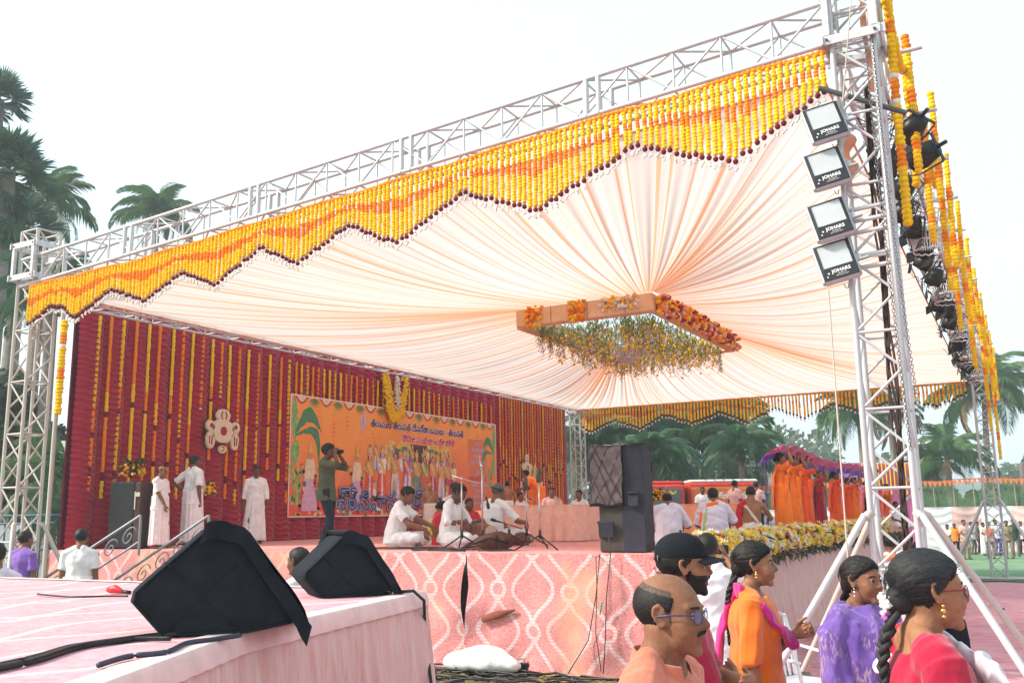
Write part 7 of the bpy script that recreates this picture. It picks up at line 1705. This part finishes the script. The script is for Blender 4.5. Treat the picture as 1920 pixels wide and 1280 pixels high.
def fan_leaf_mesh(seed,mat):
    r=random.Random(seed); g=MB(); g.tube([(0,0,0),(0,.55,.02)],.012,4)
    n=30
    for k in range(n):
        a=-1.75+3.5*k/(n-1); L=.62*(1-.12*abs(a)/1.75)*r.uniform(.93,1.05); c=V((0,.5,0)); d=V((math.sin(a),math.cos(a),.12*math.sin(k*2.1))); e=V((math.cos(a),-math.sin(a),0)); z=V((0,0,.025*(1 if k%2 else -1)))
        w0=.62*.60*3.5/n*.52; m_=c+d*L*.60; g.add([c,m_-e*w0+z,m_+e*w0-z],[(0,1,2)]); g.add([m_-e*w0+z,m_+e*w0-z,c+d*L*r.uniform(.92,1.05)+V((0,0,-.06*r.random()))],[(0,1,2)])
    return g.mesh('fan_leaf',mat,False)
FN=[fan_leaf_mesh(i,palm_d if i%2 else M('palmyra_leaf',(.07,.13,.09),.5,0,.3,3,.0,trans=.3)) for i in range(4)]
def fanpalm(label,px,py,D,rad,seed,nf=34,skirt=14):
    c=dep(px,py,D); t=thing('fan_palm',label,'palm tree',(c.x,c.y,0),0,'fan palms at the left'); r=random.Random(seed)
    g=MB(); g.loft([(0,0,0),(0,0,c.z*.5),(0,0,c.z)],[.32,.26,.24],10,round_=False); g.build('trunk',bark,t)
    for k in range(nf+skirt):
        s=k/nf; el=1.45-2.0*min(1,s)+r.uniform(-.15,.15) if k<nf else -1.1+r.uniform(-.3,.2); az=k*2.4+r.uniform(-.3,.3)
        o=link('fan_leaf',FN[r.randrange(4)],t); o.location=(0,0,c.z-(0 if k<nf else r.uniform(.2,1.5))); o.rotation_euler=(Matrix.Rotation(az,3,'Z')@Matrix.Rotation(el,3,'X')@Matrix.Rotation(r.uniform(-.5,.5),3,'Y')).to_euler(); sc=rad*r.uniform(.85,1.1); o.scale=(sc,sc,sc)
fanpalm('tallest fan palm at the left edge, its crown highest in the sky',-6,190,30,1.05,1,30,6)
fanpalm('fan palm with a dense drooping crown below the tallest one at the left edge',14,320,28,1.25,2,34,20)
fanpalm('fan palm low behind the far left tower',40,430,31,1.25,3,30,20)
coconut('coconut palm whose crown shows behind the left end of the roof truss',296,402,42,2.3,4,lean=.4,nf=22)
coconut('coconut palm with one frond reaching right behind the far left tower',88,385,34,2.2,5,nf=18)
coconut('coconut palm standing low behind the far left tower',100,560,26,2.0,6,nf=20,dark=True)
coconut('young coconut palm beside the left edge of the maroon curtain',122,900,22,1.9,7,nf=16,nuts=False)
coconut('small palm with drooping fronds just outside the left end of the curtain',128,985,20,1.5,8,nf=14,nuts=False,dark=True)
for i,(px,py,D,rd_,lab) in enumerate(((1118,838,48,3.4,'dark coconut palm just right of the slim far tower'),(1185,812,50,3.6,'coconut palm behind the top of the tall covered speaker'),(1262,822,54,3.6,'broad dark coconut palm above the first red bus'),(1335,800,50,3.7,'tall coconut palm above the second red bus with a long drooping frond'),(1390,850,46,2.6,'low coconut palm left of the first woman in orange'),(1225,868,42,2.6,'low palm behind the first red bus'))): coconut(lab,px,py,D,rd_,20+i,nf=26,dark=i!=3,lean=.5*(i%2))
coconut('palm crown hanging below the far valance behind the near tower',1610,772,56,3.2,31,nf=24)
coconut('palm crown between the two main posts of the near tower',1668,775,60,2.6,32,nf=20)
coconut('big coconut palm behind the far right tower',1845,738,58,3.9,33,lean=.3,nf=28)
coconut('upright young coconut palm above the white and pink wall cloth',1776,862,52,2.9,34,nf=18,nuts=False)
coconut('second young palm beside the upright one, partly hidden by the near tower',1735,885,55,2.4,35,nf=16,nuts=False)
coconut('tiny distant palm near the right edge on the horizon',1892,882,150,2.2,36,nf=16,nuts=False)
# broadleaf trees built from leaf clumps
def bush_tree(label,px,pytop,pybase,D,wpx,seed,mat,n=2600,name='tree',leaf=.16,trunk=True,cat='tree'):
    top=dep(px,pytop,D); bz=max(.0,dep(px,pybase,D).z); w_=wpx/F_PX*D/2; hgt=(top.z-bz)
    t=thing(name,label,cat,(top.x,top.y,0)); r=random.Random(seed); g=MB(); cl=[]
    for k in range(16): a=r.random()*6.28; q=math.sqrt(r.random())*w_*.75; cl.append((V((math.cos(a)*q,math.sin(a)*q*.8,bz+hgt*(.25+.6*r.random()*(1-.5*(q/w_)**2)))),r.uniform(.28,.5)*min(w_,hgt)))
    for i in range(n):
        c,rr=r.choice(cl); d=V((r.gauss(0,1),r.gauss(0,1),r.gauss(0,1))).normalized(); p=c+d*rr*(.55+.5*r.random()**.5); 
        if p.z>top.z: p.z=top.z-r.random()*.3
        if p.z<.05: p.z=.05+r.random()*.2
        e=(d+V((r.gauss(0,.6),r.gauss(0,.6),r.gauss(0,.6)))).normalized(); u=e.orthogonal().normalized()*leaf*r.uniform(.6,1.3); v_=e.cross(u).normalized()*leaf*r.uniform(.4,.9)
        g.add([p-u,p-v_,p+u,p+v_],[(0,1,2,3)])
    tag(g.build('crown',mat,t,smooth=False),kind='stuff')
    if trunk:
        g=MB(); g.loft([(0,0,0),(0,0,bz+hgt*.4)],[.22,.12],8,round_=False)
        for k in range(5): c,_=cl[k]; g.loft([(0,0,bz+hgt*.2),c],[.10,.03],6,round_=False)
        g.build('trunk',bark,t)
lf1=M('foliage_dark',(.06,.09,.045),.6,0,.5,1.5,0,trans=.25); lf2=M('foliage_mid',(.085,.12,.05),.6,0,.5,1.5,0,trans=.3); lf3=M('foliage_light',(.11,.16,.05),.6,0,.4,1.5,0,trans=.35)
bush_tree('dense dark tree filling the left edge behind the weathered tower',-10,640,1000,26,200,1,lf1,9000,leaf=.11)
bush_tree('dark leafy tree between the weathered tower and the curtain',92,740,1000,27,130,2,lf1,6000,leaf=.10)
bush_tree('green bush low at the left behind the blue railing',40,850,990,23,150,3,lf2,4500,leaf=.085,name='bush',cat='bush')
for i,(px,py,D,wp,m,lab) in enumerate(((1120,850,56,110,lf1,'dark tree mass right of the slim far tower'),(1200,835,60,120,lf1,'dark tree behind the tall covered speaker'),(1290,850,62,130,lf1,'dark tree behind the red buses'),(1370,860,60,110,lf1,'dark tree above the second red bus'),(1425,862,75,90,lf3,'light green tree left of the women in orange'),(1470,868,80,80,lf3,'light green tree behind the first woman in orange'),(1558,845,62,75,lf2,'small dark tree with bare twigs showing above the magenta cloth'),(1745,905,48,80,lf1,'dark bush behind the green net fence at its left end'),(1830,908,52,70,lf2,'bush behind the green net fence at its right end'),(1905,905,60,90,lf2,'bush at the right edge beyond the fence'))): bush_tree(lab,px,py,985,D,wp,40+i,m,6000 if i<4 else 4200,leaf=.15 if i<4 else .11)
def treeline():
    r=random.Random(77)
    g=MB()
    for i in range(42000):
        az=r.uniform(-1.35,.45); D=r.uniform(110,150); x,y=D*math.sin(az),D*math.cos(az); top=7.5+2.5*math.sin(az*23)+1.8*math.sin(az*57+1)+1.2*math.sin(az*131); z=max(.3,top*r.random()**.6); s=r.uniform(.25,.6)
        d=V((r.gauss(0,1),r.gauss(0,1),r.gauss(0,1))).normalized(); u=d.orthogonal().normalized()*s; v_=d.cross(u).normalized()*s*.7; p=V((x,y,z)); g.add([p-u,p-v_,p+u,p+v_],[(0,1,2,3)])
    tag(g.build('distant_woodland',lf2,smooth=False),'hazy green line of far trees along the horizon','woodland',kind='stuff')
treeline()
# ---- concrete frame building
def building():
    p=dep(1378,900,62); t=thing('unfinished_building','grey concrete frame building with a flat slab roof behind the red buses','building',(p.x,p.y,0),R(8)); cc=M('concrete',(.30,.31,.31),.9,0,.2,3,.3,20,.02)
    w=5.6; g=MB(); g.box((0,0,4.75),(w,5,.25)); g.build('roof_slab',cc,t,smooth=False); g=MB(); g.box((0,0,3.05),(w-.1,4.8,.22)); g.build('floor_slab',cc,t,smooth=False)
    for i in range(5):
        for s in(-1,1): g=MB(); g.box((-w/2+.3+i*(w-.6)/4,s*2.2,2.31),(.28,.28,4.6)); g.build('column',cc,t,smooth=False)
    g=MB(); g.box((.4,1.2,3.9),(1.2,.1,.12),rot=Matrix.Rotation(.5,3,'Y')); g.build('stair_slab',cc,t,smooth=False)
    g=MB(); g.box((0,2.35,1.5),(w-.3,.12,2.8)); g.build('rear_wall',cc,t,smooth=False)
building()
# ---- red buses
def bus(label,pxa,pxb,pytop,D,kind):
    a=dep(pxa,pytop,D); b=dep(pxb,pytop,D); d=(b-a); w=math.hypot(d.x,d.y); rz=math.atan2(d.y,d.x); c=(a+b)/2; hgt=a.z
    t=thing('bus',label,'bus',(c.x,c.y,0),rz); rd=M('bus_red',(.52,.035,.02),.35,0,.08,3,.05); wh=M('bus_cream',(.62,.60,.56),.4); gl=M('bus_glass',(.07,.09,.08),.12,0,.2,2,0,spec=.6); dkr=M('bus_dark',(.02,.02,.02),.6); og=M('bus_orange',(.62,.12,.03),.4)
    L=6.5; y0=0
    g=MB(); g.box((0,L/2,.45+(hgt-.45)/2),(w,L,hgt-.45),bev=.12); g.build('body',rd,t,smooth=False)
    g=MB(); g.box((0,L/2,hgt+.02),(w*.96,L*.98,.14),bev=.05); g.build('roof',wh if kind else rd,t,smooth=False)
    for sx in(-1,1):
        for yy in(1.1,5.3):
            g=MB(); g.tube([(sx*w*.5,yy,.45),(sx*(w*.5-.25),yy,.45)],.45,18); tyre=g.build('wheel',dkr,t); g=MB(); g.tube([(sx*(w*.5+.01),yy,.45),(sx*(w*.5-.02),yy,.45)],.2,12); g.build('rim',wh,tyre)
    for i in range(4):
        for sx in(-1,1): g=MB(); g.box((sx*(w/2+.005),1.3+i*1.4,hgt-.85),(.03,1.15,.7),bev=.01); g.build('side_window',gl,t,smooth=False)
    if kind==0:
        g=MB(); g.box((0,-.01,hgt-.68),(w*.80,.05,.95),bev=.02); g.build('windshield',gl,t,smooth=False)
        g=MB(); g.box((0,-.045,hgt-1.02),(w*.42,.01,.10)); g.build('white_strip',wh,t,smooth=False)
        text('lettering','సూపర్ లగ్జరీ',.17,M('text_yellow',(.75,.55,.05),.5),t,(0,-.045,hgt-.45),.006,'CENTER',.002)
        for sx in(-1,1): g=MB(); g.tube([(sx*w*.38,-.03,.95),(sx*w*.38,.02,.95)],.13,12); g.build('headlight',M('headlamp',(.7,.7,.65),.1),t)
    else:
        g=MB(); g.box((0,-.015,hgt-.62),(w*.92,.05,.80),bev=.02); g.build('sign_panel',og,t,smooth=False)
        text('lettering','మూల కళ్యాణ వేదిక',.30,wh,t,(0,-.045,hgt-.70),.014,'CENTER',.002)
        for zz in(.30,.95): g=MB(); g.box((0,-.04,hgt-zz),(w*.90,.02,.03)); g.build('trim_strip',M('trim_gold',(.6,.35,.08),.4),t,smooth=False)
        for k in range(5): g=MB(); g.box((-w*.25+w*.125*k,-.02,hgt+.06),(.10,.05,.05)); g.build('marker_lamp',wh,t,smooth=False)
        for sx in(-1,1): g=MB(); g.box((sx*w*.42,-.02,1.0),(.12,.05,.3)); g.build('tail_light',M('tail_red',(.5,.01,.01),.2),t,smooth=False)
bus('red bus with a dark windshield and yellow lettering beside the tall covered speaker',1209,1283,906,38.5,0)
bus('red and orange bus with a large lettered panel behind the seated men',1290,1424,903,39.0,1)
t=thing('ribbon_fence','string of thin white ribbons behind the first red bus','ribbons',dep(1250,890,44)); a=dep(1205,893,44); b=dep(1305,905,44); g=MB(); g.tube([a.lerp(b,i/10)+V((0,0,-.2*math.sin(PI*i/10))) for i in range(11)],.02,4)
for i in range(26): p=a.lerp(b,i/25)+V((0,0,-.2*math.sin(PI*i/25))); g.tube([p,p-V((0,0,.42))],.012,3)
tag(g.build('ribbons',M('ribbon_white',(.6,.6,.6),.8),t,True),kind='stuff')
# ---- pink decorated cloth screen
def screen():
    a=dep(1572,868,40); b=dep(1722,868,40); t=thing('cloth_screen','pink and purple cloth screen with hanging yellow strips behind the women','screen',((a.x+b.x)/2,(a.y+b.y)/2,0))
    d=(b-a); g=MB(); g.grid(lambda u,v:(a.x+d.x*u,a.y+d.y*u-.03*abs(math.sin(u*60)),a.z*(1-v)),120,6); g.build('pink_cloth',cloth('screen_pink',(.62,.12,.30)),t,True)
    g=MB(); g.grid(lambda u,v:(a.x+d.x*u*.35,a.y+d.y*u*.35-.06,a.z*(1-.5*v)),20,3); g.build('purple_cloth',cloth('screen_purple',(.42,.16,.45)),t,True)
    for i in range(15):
        p=a+d*(.3+.68*i/14); rod('yellow_strip',(p.x,p.y-.12,a.z-.02),(p.x,p.y-.12,a.z-1.0-.35*(i%2)),.03,mar_y,t,n=5)
    rod('top_pole',a,b,.03,steel,t)
screen()
# ---- wall of pink and white ruched cloth, green net fence and bunting
def wall():
    t=thing('cloth_wall','low wall of alternating pink and white ruched cloth behind the far crowd','cloth wall',(-3.8,45,0)); wm=[cloth('wall_pink',(.70,.45,.42)),cloth('wall_white',(.66,.70,.74))]
    ms=[]
    for m in wm:
        g=MB(); g.grid(lambda u,v:(u*1.15,-.05*(1-abs(math.sin((v*1.9*6+(u-.5)**2*5)*PI*.5)))-.03*math.sin(PI*u),1.9*(1-v)),10,60); ms.append(g.mesh('ruched_panel',m))
    for i in range(16): o=link('ruched_panel',ms[i%2],t,True); o.location=(-12.5+i*1.15,45.0,0)
    t=thing('net_fence','green net fence with thin upright poles above the cloth wall','fence',(-3,46,0)); nm=M('green_net',(.10,.19,.09),.8,0,.3,2,0)
    m2=nm.node_tree.nodes['Principled BSDF']; m2.inputs['Alpha'].default_value=.55
    g=MB(); g.grid(lambda u,v:(-12+u*19,46.2,3.0-1.15*v),4,1); g.build('net',nm,t,True,False)
    for i in range(24): rod('pole',(-12+i*.8,46.1,0),(-12+i*.8,46.1,3.0+.05*math.sin(i)),.022,M('bamboo',(.30,.26,.17),.8),t,n=5)
    t=thing('bunting','string of small orange pennants above the net fence','bunting',(-3,45.9,3.05)); g=MB()
    for i in range(90):
        x=-12+i*.2; z=3.08-.05*math.sin(i*.35); g.poly([(x,45.9,z),(x+.19,45.9,z),(x+.10,45.92,z-.26)]); g.poly([(x+.10,45.915,z-.26),(x+.19,45.895,z),(x,45.895,z)])
    tag(g.build('pennants',cloth('pennant_orange',(.80,.16,.04)),t,True,False),kind='stuff'); rod('cord',(-12,45.9,3.1),(6,45.9,3.1),.012,darksteel,t,n=5)
    t=thing('grey_shed','long low grey roof beyond the net fence at the right','building',dep(1890,930,70)); a=dep(1850,912,70); g=MB(); g.box((a.x+5,a.y,1.3),(11,4,2.6)); g.build('wall',M('concrete',(.30,.31,.31),.9),t,True,False)
    p=dep(1915,868,90); t=thing('brick_chimney','thin dark chimney on the skyline at the right edge','chimney',(p.x,p.y,0)); g=MB(); g.loft([(0,0,0),(0,0,p.z)],[.35,.22],8,round_=False); g.build('chimney_shaft',M('brick_dark',(.12,.08,.07),.9),t)
wall()
# ---- blue railing and white wall at the far left
t=thing('blue_railing','blue grey metal railing with a white wall behind it at the far left','railing',(-17,11,0)); br=M('railing_blue',(.10,.17,.24),.5,.3); a=dep(-40,968,19.5); b=dep(146,964,19.5)
for dz in(0,-.16,-.7): rod('rail',a+V((0,0,dz)),b+V((0,0,dz)),.025,br,t)
for i in range(12): p=a.lerp(b,i/11); rod('upright',(p.x,p.y,p.z-1.4),(p.x,p.y,p.z),.02,br,t)
t=thing('white_wall','low whitewashed wall behind the blue railing','wall',(-18,12,0)); a=dep(-60,982,21); b=dep(150,980,21); d=b-a; g=MB(); g.box(((a.x+b.x)/2,(a.y+b.y)/2,a.z/2),(math.hypot(d.x,d.y),.2,a.z),rot=Matrix.Rotation(math.atan2(d.y,d.x),3,'Z')); g.build('wall_body',M('whitewash',(.55,.60,.64),.9,0,.12,2),t,True,False)

# ---- pale air
def haze():
    m=bpy.data.materials.new('haze_air'); m.use_nodes=True; t=m.node_tree; t.nodes.clear(); o=t.nodes.new('ShaderNodeOutputMaterial'); v=t.nodes.new('ShaderNodeVolumePrincipled'); v.inputs['Color'].default_value=(.86,.95,1,1); v.inputs['Density'].default_value=.0020; v.inputs['Anisotropy'].default_value=.2
    t.links.new(v.outputs[0],o.inputs['Volume']); g=MB(); g.box((-10,75,10),(420,330,22.4)); h=g.build('haze',m,smooth=False); h['kind']='stuff'
haze()
bpy.data.scenes.remove(TMP)
